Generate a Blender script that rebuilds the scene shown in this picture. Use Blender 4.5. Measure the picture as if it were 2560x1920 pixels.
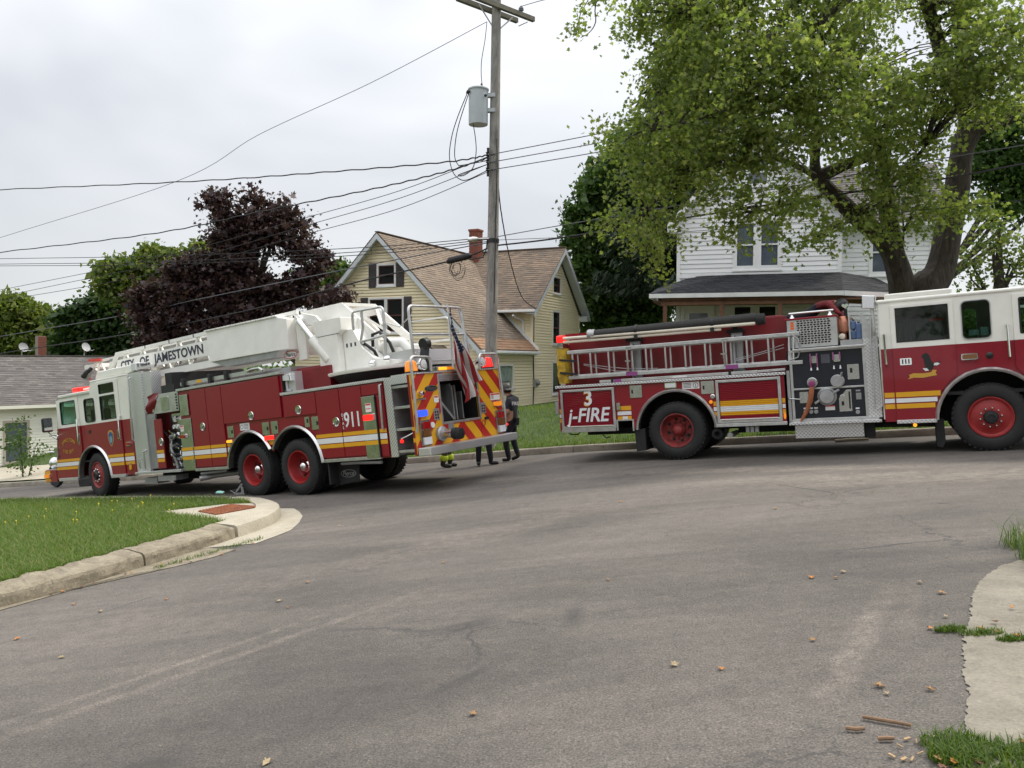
import bpy, bmesh, math, random
import numpy as np
from mathutils import Vector, Matrix, geometry
PI = math.pi
rad = math.radians
scene = bpy.context.scene
for o in list(bpy.data.objects):
    bpy.data.objects.remove(o)
col = scene.collection

# ------------------------------------------------------------------ camera
cam_data = bpy.data.cameras.new('camera')
cam = bpy.data.objects.new('camera', cam_data)
col.objects.link(cam)
pitch, roll = -.0305, .0061
fwd = Vector((0, math.cos(pitch), math.sin(pitch)))
up0 = Vector((0, -math.sin(pitch), math.cos(pitch)))
rt0 = Vector((1, 0, 0))
rt = rt0 * math.cos(roll) + up0 * math.sin(roll)
up = up0 * math.cos(roll) - rt0 * math.sin(roll)
M = Matrix((rt, up, -fwd)).transposed().to_4x4()
M.translation = (0, 0, 1.6)
cam.matrix_world = M
cam_data.sensor_width = 36
cam_data.lens = 28.27
cam_data.clip_end = 3000
cam_data.clip_start = .05
scene.camera = cam

# ------------------------------------------------------------------ world, sun, exposure
SUN_EL, SUN_AZ = rad(54), rad(62)          # azimuth measured from straight ahead (+Y) towards +X
world = bpy.data.worlds.new('World')
scene.world = world
world.use_nodes = True
wn = world.node_tree
wn.nodes.clear()
def wnode(t, **k):
    n = wn.nodes.new(t)
    for a, b in k.items():
        setattr(n, a, b)
    return n
w_out = wnode('ShaderNodeOutputWorld')
w_bg = wnode('ShaderNodeBackground')
w_sky = wnode('ShaderNodeTexSky', sky_type='NISHITA', sun_disc=False)
w_sky.sun_elevation = SUN_EL
w_sky.sun_rotation = SUN_AZ
w_tc = wnode('ShaderNodeTexCoord')
w_sep = wnode('ShaderNodeSeparateXYZ')
wn.links.new(w_tc.outputs['Generated'], w_sep.inputs[0])
# overcast layer: flat low down, zenith boosted to light the ground, with soft cloud banks
w_map = wnode('ShaderNodeMapping')
w_map.inputs['Scale'].default_value = (1.1, 1.1, 2.4)
wn.links.new(w_tc.outputs['Generated'], w_map.inputs[0])
w_noi = wnode('ShaderNodeTexNoise')
w_noi.inputs['Scale'].default_value = 2.3
w_noi.inputs['Detail'].default_value = 3
w_noi.inputs['Roughness'].default_value = .52
w_noi.inputs['Distortion'].default_value = .35
wn.links.new(w_map.outputs[0], w_noi.inputs['Vector'])
w_ramp = wnode('ShaderNodeValToRGB')
w_ramp.color_ramp.elements[0].position = .3
w_ramp.color_ramp.elements[0].color = (3.4, 3.46, 3.62, 1)
w_ramp.color_ramp.elements[1].position = .68
w_ramp.color_ramp.elements[1].color = (4.75, 4.78, 4.84, 1)
wn.links.new(w_noi.outputs['Fac'], w_ramp.inputs[0])
w_grad = wnode('ShaderNodeMapRange')
w_grad.inputs['From Min'].default_value = 0
w_grad.inputs['From Max'].default_value = 1
w_grad.inputs['To Min'].default_value = 1.0
w_grad.inputs['To Max'].default_value = 3.7
w_sq = wnode('ShaderNodeMath', operation='MULTIPLY')
wn.links.new(w_sep.outputs['Z'], w_sq.inputs[0])
wn.links.new(w_sep.outputs['Z'], w_sq.inputs[1])
wn.links.new(w_sq.outputs[0], w_grad.inputs['Value'])
w_mul = wnode('ShaderNodeVectorMath', operation='SCALE')
wn.links.new(w_ramp.outputs[0], w_mul.inputs[0])
wn.links.new(w_grad.outputs[0], w_mul.inputs['Scale'])
w_mix = wnode('ShaderNodeMixRGB')
w_mix.inputs[0].default_value = .88
wn.links.new(w_sky.outputs[0], w_mix.inputs[1])
wn.links.new(w_mul.outputs[0], w_mix.inputs[2])
wn.links.new(w_mix.outputs[0], w_bg.inputs['Color'])
w_bg.inputs['Strength'].default_value = .1
wn.links.new(w_bg.outputs[0], w_out.inputs['Surface'])

sun_d = bpy.data.lights.new('sun', 'SUN')
sun_d.energy = 1.5
sun_d.angle = rad(10)
sun_d.color = (1, .93, .80)
sun = bpy.data.objects.new('sun', sun_d)
col.objects.link(sun)
sdir = Vector((math.sin(SUN_AZ) * math.cos(SUN_EL), math.cos(SUN_AZ) * math.cos(SUN_EL), math.sin(SUN_EL)))
sun.rotation_euler = (-sdir).to_track_quat('-Z', 'Y').to_euler()
sun.location = sdir * 60

vs = scene.view_settings
vs.view_transform = 'Standard'
vs.look = 'None'
vs.gamma = 1
vs.use_curve_mapping = False
vs.exposure = .86
scene.cycles.max_bounces = 6
scene.cycles.transparent_max_bounces = 12
scene.cycles.sample_clamp_indirect = 6

# ------------------------------------------------------------------ helpers
rng = random.Random(7)
def V(*a):
    return Vector(a)

def z0(x):
    x = max(-70., min(70., x))
    if x <= -3: return -.0012 + .1057 * x
    if x >= 3: return .0792 + .0798 * x
    t = (x + 3) / 6
    return ((2*t**3 - 3*t*t + 1) * -.3183 + (t**3 - 2*t*t + t) * .6342
            + (-2*t**3 + 3*t*t) * .3186 + (t**3 - t*t) * .4788)
def G(x, y):                      # road surface: the whole hillside falls to the left and gently away
    return z0(x) - .0369 * max(-40., min(80., y))
KERB = [(-90, 60), (-50, 42), (-30, 33), (-16.5, 26.6), (-8, 22.2), (.75, 18.46), (4.5, 16.95), (8.7, 15.55), (20, 11.9), (40, 5.6), (90, -10)]
def kerb_y(x):
    for (x0, y0), (x1, y1) in zip(KERB, KERB[1:]):
        if x <= x1:
            return y0 + (y1 - y0) * (x - x0) / (x1 - x0)
    return KERB[-1][1]
def sstep(a, b, t):
    t = max(0., min(1., (t - a) / (b - a)))
    return t * t * (3 - 2 * t)
def T(x, y):                      # lawn beyond the far kerb: a verge and then a bank up to the houses
    d = (y - kerb_y(x)) * .93
    return G(x, y) + .12 + .75 * sstep(1.2, 6.5, d) + (.45 * sstep(3, 9, d) * sstep(3, 7, x))

def tag(o, label=None, cat=None, group=None, kind=None):
    if label: o['label'] = label
    if cat: o['category'] = cat
    if group: o['group'] = group
    if kind: o['kind'] = kind
    return o
def empty(name, loc=(0, 0, 0), rz=0, label=None, cat=None, group=None):
    o = bpy.data.objects.new(name, None)
    col.objects.link(o)
    o.location = loc
    o.rotation_euler = (0, 0, rz)
    o.empty_display_size = .1
    return tag(o, label, cat, group)

class MB:
    """collects simple shapes and links them as one mesh object"""
    def __init__(s):
        s.v, s.f, s.m = [], [], []
    def add(s, vs, fs, mi=0):
        n = len(s.v)
        s.v += [tuple(p) for p in vs]
        s.f += [tuple(i + n for i in f) for f in fs]
        s.m += [mi] * len(fs)
        return s
    def box(s, a, b, mi=0):
        (x0, y0, z0_), (x1, y1, z1) = a, b
        vs = [(x0, y0, z0_), (x1, y0, z0_), (x1, y1, z0_), (x0, y1, z0_), (x0, y0, z1), (x1, y0, z1), (x1, y1, z1), (x0, y1, z1)]
        return s.add(vs, [(0, 3, 2, 1), (4, 5, 6, 7), (0, 1, 5, 4), (1, 2, 6, 5), (2, 3, 7, 6), (3, 0, 4, 7)], mi)
    def bar(s, p, q, w, h, up=(0, 0, 1), mi=0):
        p, q = Vector(p), Vector(q)
        d = (q - p).normalized()
        u = Vector(up)
        x = d.cross(u)
        if x.length < 1e-4: x = d.cross(Vector((1, 0, 0)))
        x.normalize()
        u = x.cross(d)
        vs = [c + x * a * w / 2 + u * b * h / 2 for c in (p, q) for a, b in ((-1, -1), (1, -1), (1, 1), (-1, 1))]
        return s.add(vs, [(0, 1, 2, 3), (7, 6, 5, 4), (0, 4, 5, 1), (1, 5, 6, 2), (2, 6, 7, 3), (3, 7, 4, 0)], mi)
    def tube(s, pts, r, n=8, mi=0, cap=True):
        pts = [Vector(p) for p in pts]
        rs = r if isinstance(r, (list, tuple)) else [r] * len(pts)
        vs, prev = [], None
        for i, p in enumerate(pts):
            a = pts[max(i - 1, 0)]
            b = pts[min(i + 1, len(pts) - 1)]
            d = (b - a).normalized()
            if prev is None:
                x = d.cross(Vector((0, 0, 1)))
                if x.length < 1e-3: x = d.cross(Vector((1, 0, 0)))
            else:
                x = prev - d * prev.dot(d)
                if x.length < 1e-5: x = d.orthogonal()
            x.normalize()
            prev = x
            y = d.cross(x)
            for k in range(n):
                t = 2 * PI * k / n
                vs.append(p + (x * math.cos(t) + y * math.sin(t)) * rs[i])
        fs = []
        for i in range(len(pts) - 1):
            for k in range(n):
                k2 = (k + 1) % n
                fs.append((i*n + k, i*n + k2, (i+1)*n + k2, (i+1)*n + k))
        if cap:
            fs.append(tuple(range(n))[::-1])
            fs.append(tuple((len(pts)-1)*n + k for k in range(n)))
        return s.add(vs, fs, mi)
    def lathe(s, prof, o, d, n=24, mi=0, ref=None, cap=True):
        """prof: list of (radius, distance along d)"""
        o, d = Vector(o), Vector(d).normalized()
        x = d.orthogonal().normalized() if ref is None else Vector(ref)
        y = d.cross(x)
        vs, fs = [], []
        for r, t in prof:
            for k in range(n):
                a = 2 * PI * k / n
                vs.append(o + d * t + (x * math.cos(a) + y * math.sin(a)) * r)
        for i in range(len(prof) - 1):
            for k in range(n):
                k2 = (k + 1) % n
                fs.append((i*n + k, i*n + k2, (i+1)*n + k2, (i+1)*n + k))
        if cap and prof[0][0] > 1e-6: fs.append(tuple(range(n))[::-1])
        if cap and prof[-1][0] > 1e-6: fs.append(tuple((len(prof)-1)*n + k for k in range(n)))
        return s.add(vs, fs, mi)
    def plate(s, outer, holes, t, O, U, W, N, mi=0, side_mi=None):
        """flat plate of thickness t with holes; front face in the plane O,U,W, thickness goes against N"""
        O, U, W, N = Vector(O), Vector(U), Vector(W), Vector(N)
        loops = [list(outer)] + [list(h) for h in holes]
        if len(loops) == 1 and len(outer) == 4:
            tris = [(0, 1, 2, 3)]
        else:
            tris = geometry.tessellate_polygon([[Vector((a, b, 0)) for a, b in l] for l in loops])
        flat = [p for l in loops for p in l]
        n = len(flat)
        f = [O + U * a + W * b for a, b in flat]
        vs = f + [p - N * t for p in f]
        fs = [tuple(q) for q in tris] + [tuple(i + n for i in q)[::-1] for q in tris]
        s.add(vs, fs, mi)
        base = len(s.v) - 2 * n
        k = 0
        sm = mi if side_mi is None else side_mi
        for l in loops:
            m = len(l)
            for i in range(m):
                a, b = base + k + i, base + k + (i + 1) % m
                s.f.append((a, b, b + n, a + n))
                s.m.append(sm)
            k += m
        return s
    def build(s, name, mats, parent=None, smooth=False, bevel=0, kind=None, fix=True, seg=2):
        me = bpy.data.meshes.new(name)
        me.from_pydata(s.v, [], s.f)
        for m in (mats if isinstance(mats, (list, tuple)) else [mats]):
            me.materials.append(m)
        me.polygons.foreach_set('material_index', s.m)
        if fix:
            bm = bmesh.new()
            bm.from_mesh(me)
            bmesh.ops.recalc_face_normals(bm, faces=bm.faces)
            bm.to_mesh(me)
            bm.free()
        if smooth:
            me.polygons.foreach_set('use_smooth', [True] * len(me.polygons))
            try: me.set_sharp_from_angle(angle=rad(40))
            except Exception: pass
        me.update()
        o = bpy.data.objects.new(name, me)
        col.objects.link(o)
        if parent: o.parent = parent
        if bevel:
            b = o.modifiers.new('bevel', 'BEVEL')
            b.width = bevel
            b.segments = seg
            b.limit_method = 'ANGLE'
            b.angle_limit = rad(35)
        if kind: o['kind'] = kind
        return o
def link_copy(o, parent=None, **k):
    c = o.copy()
    col.objects.link(c)
    c.parent = parent
    for a, b in k.items():
        setattr(c, a, b)
    return c
def copy_tree(o, parent=None):
    c = link_copy(o, parent)
    for ch in o.children:
        copy_tree(ch, c)
    return c

def rrect(x0, x1, y0, y1, r=.03, n=4):
    pts = []
    for cx, cy, a0 in ((x1 - r, y1 - r, 0), (x0 + r, y1 - r, 90), (x0 + r, y0 + r, 180), (x1 - r, y0 + r, 270)):
        for k in range(n + 1):
            a = rad(a0 + 90 * k / n)
            pts.append((cx + r * math.cos(a), cy + r * math.sin(a)))
    return pts
def rect(x0, x1, y0, y1):
    return [(x0, y0), (x1, y0), (x1, y1), (x0, y1)]
def oval(cx, cy, rx, ry, n=20):
    return [(cx + rx * math.cos(2*PI*k/n), cy + ry * math.sin(2*PI*k/n)) for k in range(n)]
def clip(poly, a, b, c):
    """keep the part of a convex polygon where a*x+b*y<=c"""
    out = []
    for i in range(len(poly)):
        p, q = poly[i], poly[(i + 1) % len(poly)]
        dp, dq = a*p[0] + b*p[1] - c, a*q[0] + b*q[1] - c
        if dp <= 0: out.append(p)
        if dp * dq < 0:
            t = dp / (dp - dq)
            out.append((p[0] + (q[0]-p[0])*t, p[1] + (q[1]-p[1])*t))
    return out
def cliprect(poly, x0, x1, y0, y1):
    for a, b, c in ((-1, 0, -x0), (1, 0, x1), (0, -1, -y0), (0, 1, y1)):
        if len(poly) < 3: return []
        poly = clip(poly, a, b, c)
    return poly if len(poly) >= 3 else []

_txt = {}
def text_mesh(body, size, depth=.002, spacing=1, shear=0, bold=0):
    cu = bpy.data.curves.new('t', 'FONT')
    cu.body = body
    cu.size = size
    cu.extrude = depth
    cu.offset = bold
    cu.space_character = spacing
    cu.shear = shear
    cu.align_x = 'CENTER'
    cu.align_y = 'CENTER'
    cu.resolution_u = 3
    o = bpy.data.objects.new('t', cu)
    col.objects.link(o)
    dg = bpy.context.evaluated_depsgraph_get()
    me = bpy.data.meshes.new_from_object(o.evaluated_get(dg))
    bpy.data.objects.remove(o)
    bpy.data.curves.remove(cu)
    return me
def text(name, body, size, mat, parent, O, U, W, N, sx=1, width=None, **k):
    """lettering lying on a surface: O centre, U reading direction, W up, N outwards"""
    me = text_mesh(body, size, **k)
    if width:
        xs_ = [v.co.x for v in me.vertices]
        sx = width / (max(xs_) - min(xs_))
    me.materials.clear()
    me.materials.append(mat)
    o = bpy.data.objects.new(name, me)
    col.objects.link(o)
    if parent: o.parent = parent
    m = Matrix((Vector(U) * sx, Vector(W), Vector(N))).transposed().to_4x4()
    m.translation = Vector(O)
    o.matrix_local = m
    return o

# ------------------------------------------------------------------ materials
def mat(name, c, rough=.5, metal=0, noise=0, nscale=6, bump=0, bscale=60, coat=0, spec=.5, emit=None, estr=0, trans=0, stretch=None, dirt=None, alpha=None):
    m = bpy.data.materials.new(name)
    m.use_nodes = True
    nt = m.node_tree
    b = nt.nodes['Principled BSDF']
    b.inputs['Base Color'].default_value = (*c, 1)
    b.inputs['Roughness'].default_value = rough
    b.inputs['Metallic'].default_value = metal
    b.inputs['Specular IOR Level'].default_value = spec
    b.inputs['Coat Weight'].default_value = coat
    b.inputs['Coat Roughness'].default_value = .04
    if trans: b.inputs['Transmission Weight'].default_value = trans
    if emit:
        b.inputs['Emission Color'].default_value = (*emit, 1)
        b.inputs['Emission Strength'].default_value = estr
    tc = nt.nodes.new('ShaderNodeTexCoord')
    vec = tc.outputs['Object']
    if stretch:
        mp = nt.nodes.new('ShaderNodeMapping')
        mp.inputs['Scale'].default_value = stretch
        nt.links.new(vec, mp.inputs[0])
        vec = mp.outputs[0]
    if noise:
        n = nt.nodes.new('ShaderNodeTexNoise')
        n.inputs['Scale'].default_value = nscale
        n.inputs['Detail'].default_value = 6
        n.inputs['Roughness'].default_value = .62
        nt.links.new(vec, n.inputs['Vector'])
        r = nt.nodes.new('ShaderNodeValToRGB')
        r.color_ramp.elements[0].position = .32
        r.color_ramp.elements[1].position = .68
        d = dirt or tuple(x * (1 - noise) for x in c)
        r.color_ramp.elements[0].color = (*d, 1)
        r.color_ramp.elements[1].color = (*[min(1, x * (1 + noise * .5)) for x in c], 1)
        nt.links.new(n.outputs['Fac'], r.inputs[0])
        nt.links.new(r.outputs[0], b.inputs['Base Color'])
        rr = nt.nodes.new('ShaderNodeMapRange')
        rr.inputs['To Min'].default_value = max(.02, rough - .12)
        rr.inputs['To Max'].default_value = min(1, rough + .15)
        nt.links.new(n.outputs['Fac'], rr.inputs['Value'])
        nt.links.new(rr.outputs[0], b.inputs['Roughness'])
    if bump:
        n2 = nt.nodes.new('ShaderNodeTexNoise')
        n2.inputs['Scale'].default_value = bscale
        n2.inputs['Detail'].default_value = 4
        nt.links.new(vec, n2.inputs['Vector'])
        bp = nt.nodes.new('ShaderNodeBump')
        bp.inputs['Strength'].default_value = bump
        bp.inputs['Distance'].default_value = .02
        nt.links.new(n2.outputs['Fac'], bp.inputs['Height'])
        nt.links.new(bp.outputs[0], b.inputs['Normal'])
    return m
def mix_rgb(nt, fac, a, b, blend='MIX'):
    n = nt.nodes.new('ShaderNodeMixRGB')
    n.blend_type = blend
    for i, x in enumerate((fac, a, b)):
        if hasattr(x, 'links'): nt.links.new(x, n.inputs[i])
        elif i == 0: n.inputs[0].default_value = x
        else: n.inputs[i].default_value = (*x, 1)
    return n.outputs[0]
def ramp(nt, src, stops):
    r = nt.nodes.new('ShaderNodeValToRGB')
    el = r.color_ramp.elements
    while len(el) < len(stops): el.new(.5)
    for e, (p, c) in zip(el, stops):
        e.position = p
        e.color = (*c, 1) if len(c) == 3 else c
    nt.links.new(src, r.inputs[0])
    return r.outputs[0]
def noise_n(nt, vec, scale, detail=5, rough=.6, dist=0):
    n = nt.nodes.new('ShaderNodeTexNoise')
    n.inputs['Scale'].default_value = scale
    n.inputs['Detail'].default_value = detail
    n.inputs['Roughness'].default_value = rough
    n.inputs['Distortion'].default_value = dist
    nt.links.new(vec, n.inputs['Vector'])
    return n.outputs['Fac']
def map_n(nt, vec, scale=(1, 1, 1), rot=(0, 0, 0), loc=(0, 0, 0)):
    n = nt.nodes.new('ShaderNodeMapping')
    n.inputs['Scale'].default_value = scale
    n.inputs['Rotation'].default_value = rot
    n.inputs['Location'].default_value = loc
    nt.links.new(vec, n.inputs[0])
    return n.outputs[0]
def bump_n(nt, h, strength=.5, dist=.01, normal=None):
    n = nt.nodes.new('ShaderNodeBump')
    n.inputs['Strength'].default_value = strength
    n.inputs['Distance'].default_value = dist
    nt.links.new(h, n.inputs['Height'])
    if normal: nt.links.new(normal, n.inputs['Normal'])
    return n.outputs[0]
def new_nodes(name, rough=.8):
    m = bpy.data.materials.new(name)
    m.use_nodes = True
    nt = m.node_tree
    b = nt.nodes['Principled BSDF']
    b.inputs['Roughness'].default_value = rough
    tc = nt.nodes.new('ShaderNodeTexCoord')
    return m, nt, b, tc.outputs['Object']

def diamond_mat(name, c=(.62, .62, .62)):
    m, nt, b, vec = new_nodes(name, .32)
    b.inputs['Metallic'].default_value = 1
    ck = []
    for d in ((1, 1, 1), (1, -1, -1), (1, -1, 1)):
        dt = nt.nodes.new('ShaderNodeVectorMath')
        dt.operation = 'DOT_PRODUCT'
        nt.links.new(vec, dt.inputs[0])
        dt.inputs[1].default_value = d
        k = nt.nodes.new('ShaderNodeMath')
        k.operation = 'MULTIPLY'
        k.inputs[1].default_value = 105
        nt.links.new(dt.outputs['Value'], k.inputs[0])
        w = nt.nodes.new('ShaderNodeMath')
        w.operation = 'SINE'
        nt.links.new(k.outputs[0], w.inputs[0])
        ck.append(w.outputs[0])
    mx0 = nt.nodes.new('ShaderNodeMath')
    mx0.operation = 'MAXIMUM'
    nt.links.new(ck[0], mx0.inputs[0])
    nt.links.new(ck[1], mx0.inputs[1])
    mx = nt.nodes.new('ShaderNodeMath')
    mx.operation = 'MAXIMUM'
    nt.links.new(mx0.outputs[0], mx.inputs[0])
    nt.links.new(ck[2], mx.inputs[1])
    h = ramp(nt, mx.outputs[0], [(.6, (0, 0, 0)), (.9, (1, 1, 1))])
    nt.links.new(bump_n(nt, h, .7, .006), b.inputs['Normal'])
    cc = mix_rgb(nt, noise_n(nt, vec, 7), tuple(x * .7 for x in c), c)
    nt.links.new(mix_rgb(nt, h, cc, tuple(min(1, x * 1.35) for x in c)), b.inputs['Base Color'])
    return m
def glass_mat(name, tint, alpha=.5, rough=.03):
    """thin pane: tinted see-through plus reflection"""
    m = bpy.data.materials.new(name)
    m.use_nodes = True
    nt = m.node_tree
    nt.nodes.clear()
    out = nt.nodes.new('ShaderNodeOutputMaterial')
    tr = nt.nodes.new('ShaderNodeBsdfTransparent')
    tr.inputs[0].default_value = (*tint, 1)
    gl = nt.nodes.new('ShaderNodeBsdfGlossy')
    gl.inputs['Roughness'].default_value = rough
    fr = nt.nodes.new('ShaderNodeFresnel')
    fr.inputs[0].default_value = 1.5
    mx = nt.nodes.new('ShaderNodeMixShader')
    ge = nt.nodes.new('ShaderNodeNewGeometry')
    fa = nt.nodes.new('ShaderNodeMath')
    fa.operation = 'MULTIPLY_ADD'
    nt.links.new(ge.outputs['Backfacing'], fa.inputs[0])
    fa.inputs[1].default_value = -2
    nt.links.new(fr.outputs[0], fa.inputs[2])
    fa.use_clamp = True
    nt.links.new(fa.outputs[0], mx.inputs[0])
    nt.links.new(tr.outputs[0], mx.inputs[1])
    nt.links.new(gl.outputs[0], mx.inputs[2])
    nt.links.new(mx.outputs[0], out.inputs[0])
    return m
M_red = mat('fire_red_paint', (.235, .004, .015), .34, spec=.4, noise=.05, nscale=1.3, coat=.45, bump=.05, bscale=2.2)
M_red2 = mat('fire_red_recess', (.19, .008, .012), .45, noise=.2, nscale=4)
M_white = mat('cab_white_paint', (.83, .82, .75), .3, noise=.05, nscale=3, coat=.35)
M_ladw = mat('ladder_white_paint', (.84, .83, .78), .42, noise=.08, nscale=2.5)
M_yel = mat('reflective_yellow', (.72, .36, .012), .38, noise=.06)
M_wht = mat('reflective_white', (.74, .76, .76), .35, noise=.05)
M_chr = mat('chrome', (.78, .78, .78), .08, 1)
M_alu = mat('aluminium', (.62, .62, .61), .38, 1, noise=.15, nscale=9)
M_alu_d = mat('dull_aluminium', (.42, .42, .42), .5, .8, noise=.2, nscale=6)
M_ss = mat('stainless_steel', (.58, .58, .56), .22, 1, noise=.08, nscale=5)
M_dia = diamond_mat('diamond_plate')
M_blk = mat('black_plastic', (.012, .012, .013), .45)
M_dark = mat('dark_underbody', (.010, .010, .010), .8)
M_rub = mat('tyre_rubber', (.018, .018, .018), .75, noise=.35, nscale=14, bump=.25, bscale=40)
M_rim = mat('red_wheel_rim', (.30, .016, .016), .4, noise=.25, nscale=9)
M_rimd = mat('worn_red_rim', (.33, .03, .028), .55, noise=.6, nscale=11, dirt=(.05, .02, .02))
M_panel = mat('pump_panel_black', (.008, .011, .018), .38, noise=.2)
M_glass = glass_mat('cab_glass', (.62, .68, .65))
M_glass_g = glass_mat('green_cab_glass', (.66, .92, .83))
M_win_dark = mat('dark_window_glass', (.012, .014, .014), .04, spec=.6)
M_lred = mat('red_lamp_lit', (.6, .01, .01), .2, emit=(1, .02, .015), estr=.75)
M_lredoff = mat('red_lamp_lens', (.32, .008, .01), .15, coat=.6)
M_lamb = mat('amber_lamp_lens', (.75, .22, .01), .15, coat=.6, emit=(1, .3, .01), estr=.25)
M_lambl = mat('amber_lamp_lit', (.8, .3, .02), .2, emit=(1, .36, .02), estr=.8)
M_lblue = mat('blue_lamp_lit', (.02, .04, .7), .2, emit=(.02, .06, 1), estr=1.1)
M_lwht = mat('clear_lamp_lens', (.7, .7, .72), .12, coat=.6)
M_gold = mat('gold_leaf_lettering', (.62, .36, .06), .35, .3)
M_navy_t = mat('dark_lettering', (.02, .025, .05), .5)
M_paper = mat('label_white', (.75, .75, .73), .5)
M_label_r = mat('label_red', (.6, .05, .04), .5)
M_seat = mat('cab_interior_dark', (.02, .02, .022), .8)
M_board = mat('tan_board', (.42, .33, .2), .7, noise=.2)

# ================================================================== ground, road, kerbs, lawns
from mathutils import noise as mnoise
def asphalt():
    m, nt, b, vec = new_nodes('asphalt', .85)
    big = noise_n(nt, map_n(nt, vec, (.16, .3, 1), (0, 0, rad(-22))), 1.0, 6, .6, .6)
    streak = noise_n(nt, map_n(nt, vec, (.25, 2.2, 1), (0, 0, rad(-28))), 1.0, 5, .65, .4)
    fine = noise_n(nt, vec, 95, 3, .75)
    mid = noise_n(nt, vec, 9, 6, .7)
    c = ramp(nt, big, [(.30, (.072, .064, .057)), (.5, (.122, .108, .095)), (.72, (.172, .154, .135))])
    c2 = ramp(nt, streak, [(.34, (.76, .76, .77)), (.55, (1, 1, 1)), (.75, (1.2, 1.19, 1.17))])
    c = mix_rgb(nt, .8, c, c2, 'MULTIPLY')
    c = mix_rgb(nt, .55, c, ramp(nt, mid, [(.3, (.7, .7, .7)), (.7, (1.25, 1.25, 1.25))]), 'MULTIPLY')
    c = mix_rgb(nt, 1, c, ramp(nt, fine, [(.30, (.35, .35, .35)), (.5, (.95, .95, .95)), (.62, (1.35, 1.33, 1.3)), (.76, (2.6, 2.55, 2.45))]), 'MULTIPLY')
    # tar spots and damp blotches
    sp = noise_n(nt, map_n(nt, vec, (1, 1, 1), (0, 0, 0), (3, 1, 0)), 2.6, 4, .55)
    c = mix_rgb(nt, ramp(nt, sp, [(.69, (0, 0, 0)), (.74, (.6, .6, .6))]), c, (.028, .027, .027))
    # pale wheel tracks, pale patches and oil stains
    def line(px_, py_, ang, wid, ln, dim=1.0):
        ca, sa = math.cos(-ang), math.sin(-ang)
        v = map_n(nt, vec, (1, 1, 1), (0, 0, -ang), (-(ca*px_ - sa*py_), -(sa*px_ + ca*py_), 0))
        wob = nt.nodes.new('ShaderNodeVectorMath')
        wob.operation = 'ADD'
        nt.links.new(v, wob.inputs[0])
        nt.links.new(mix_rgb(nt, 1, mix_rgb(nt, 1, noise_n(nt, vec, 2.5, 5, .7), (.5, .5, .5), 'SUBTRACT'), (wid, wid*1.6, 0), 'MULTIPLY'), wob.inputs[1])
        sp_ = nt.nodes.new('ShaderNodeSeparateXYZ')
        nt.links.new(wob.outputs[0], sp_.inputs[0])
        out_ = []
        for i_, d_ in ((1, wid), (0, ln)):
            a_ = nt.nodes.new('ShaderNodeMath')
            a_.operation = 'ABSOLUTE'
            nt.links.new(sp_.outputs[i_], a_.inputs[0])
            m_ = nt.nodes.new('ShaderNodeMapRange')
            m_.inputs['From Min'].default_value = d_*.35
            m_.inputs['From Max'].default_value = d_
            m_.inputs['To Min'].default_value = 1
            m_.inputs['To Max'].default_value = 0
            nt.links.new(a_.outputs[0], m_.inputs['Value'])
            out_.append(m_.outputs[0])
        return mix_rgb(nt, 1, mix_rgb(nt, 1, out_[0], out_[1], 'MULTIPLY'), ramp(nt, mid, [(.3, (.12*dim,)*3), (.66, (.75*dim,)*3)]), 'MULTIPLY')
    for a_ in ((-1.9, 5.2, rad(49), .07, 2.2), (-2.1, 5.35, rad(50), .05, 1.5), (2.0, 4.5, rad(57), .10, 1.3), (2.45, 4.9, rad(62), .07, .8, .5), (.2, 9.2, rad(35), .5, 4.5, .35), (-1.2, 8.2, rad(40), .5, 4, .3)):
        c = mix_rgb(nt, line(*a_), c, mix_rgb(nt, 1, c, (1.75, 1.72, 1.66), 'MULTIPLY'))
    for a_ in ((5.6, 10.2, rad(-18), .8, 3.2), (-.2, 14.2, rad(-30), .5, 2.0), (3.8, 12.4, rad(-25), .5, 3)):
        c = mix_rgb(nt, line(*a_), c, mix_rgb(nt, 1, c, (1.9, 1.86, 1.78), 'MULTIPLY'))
    for a_ in ((-.29, 5.45, rad(20), .12, .3), (.43, 5.4, rad(80), .09, .3), (-.26, 4.39, rad(50), .06, .35), (-1.69, 3.7, rad(10), .12, .25)):
        c = mix_rgb(nt, line(*a_), c, (.035, .033, .032))
    # hairline cracks
    vo = nt.nodes.new('ShaderNodeTexVoronoi')
    vo.feature = 'DISTANCE_TO_EDGE'
    vo.inputs['Scale'].default_value = .55
    wv = noise_n(nt, vec, 3, 4, .7)
    add = nt.nodes.new('ShaderNodeVectorMath')
    add.operation = 'ADD'
    nt.links.new(vec, add.inputs[0])
    nt.links.new(mix_rgb(nt, 1, wv, (.5, .5, .5), 'SUBTRACT'), add.inputs[1])
    nt.links.new(add.outputs[0], vo.inputs['Vector'])
    ck = ramp(nt, vo.outputs['Distance'], [(.0, (1, 1, 1)), (.011, (0, 0, 0))])
    msk = ramp(nt, noise_n(nt, vec, .35, 2), [(.5, (0, 0, 0)), (.6, (.8, .8, .8))])
    c = mix_rgb(nt, mix_rgb(nt, 1, ck, msk, 'MULTIPLY'), c, (.03, .03, .03))
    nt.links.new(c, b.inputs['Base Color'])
    nt.links.new(bump_n(nt, fine, .55, .008, bump_n(nt, mid, .25, .02)), b.inputs['Normal'])
    return m
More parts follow.
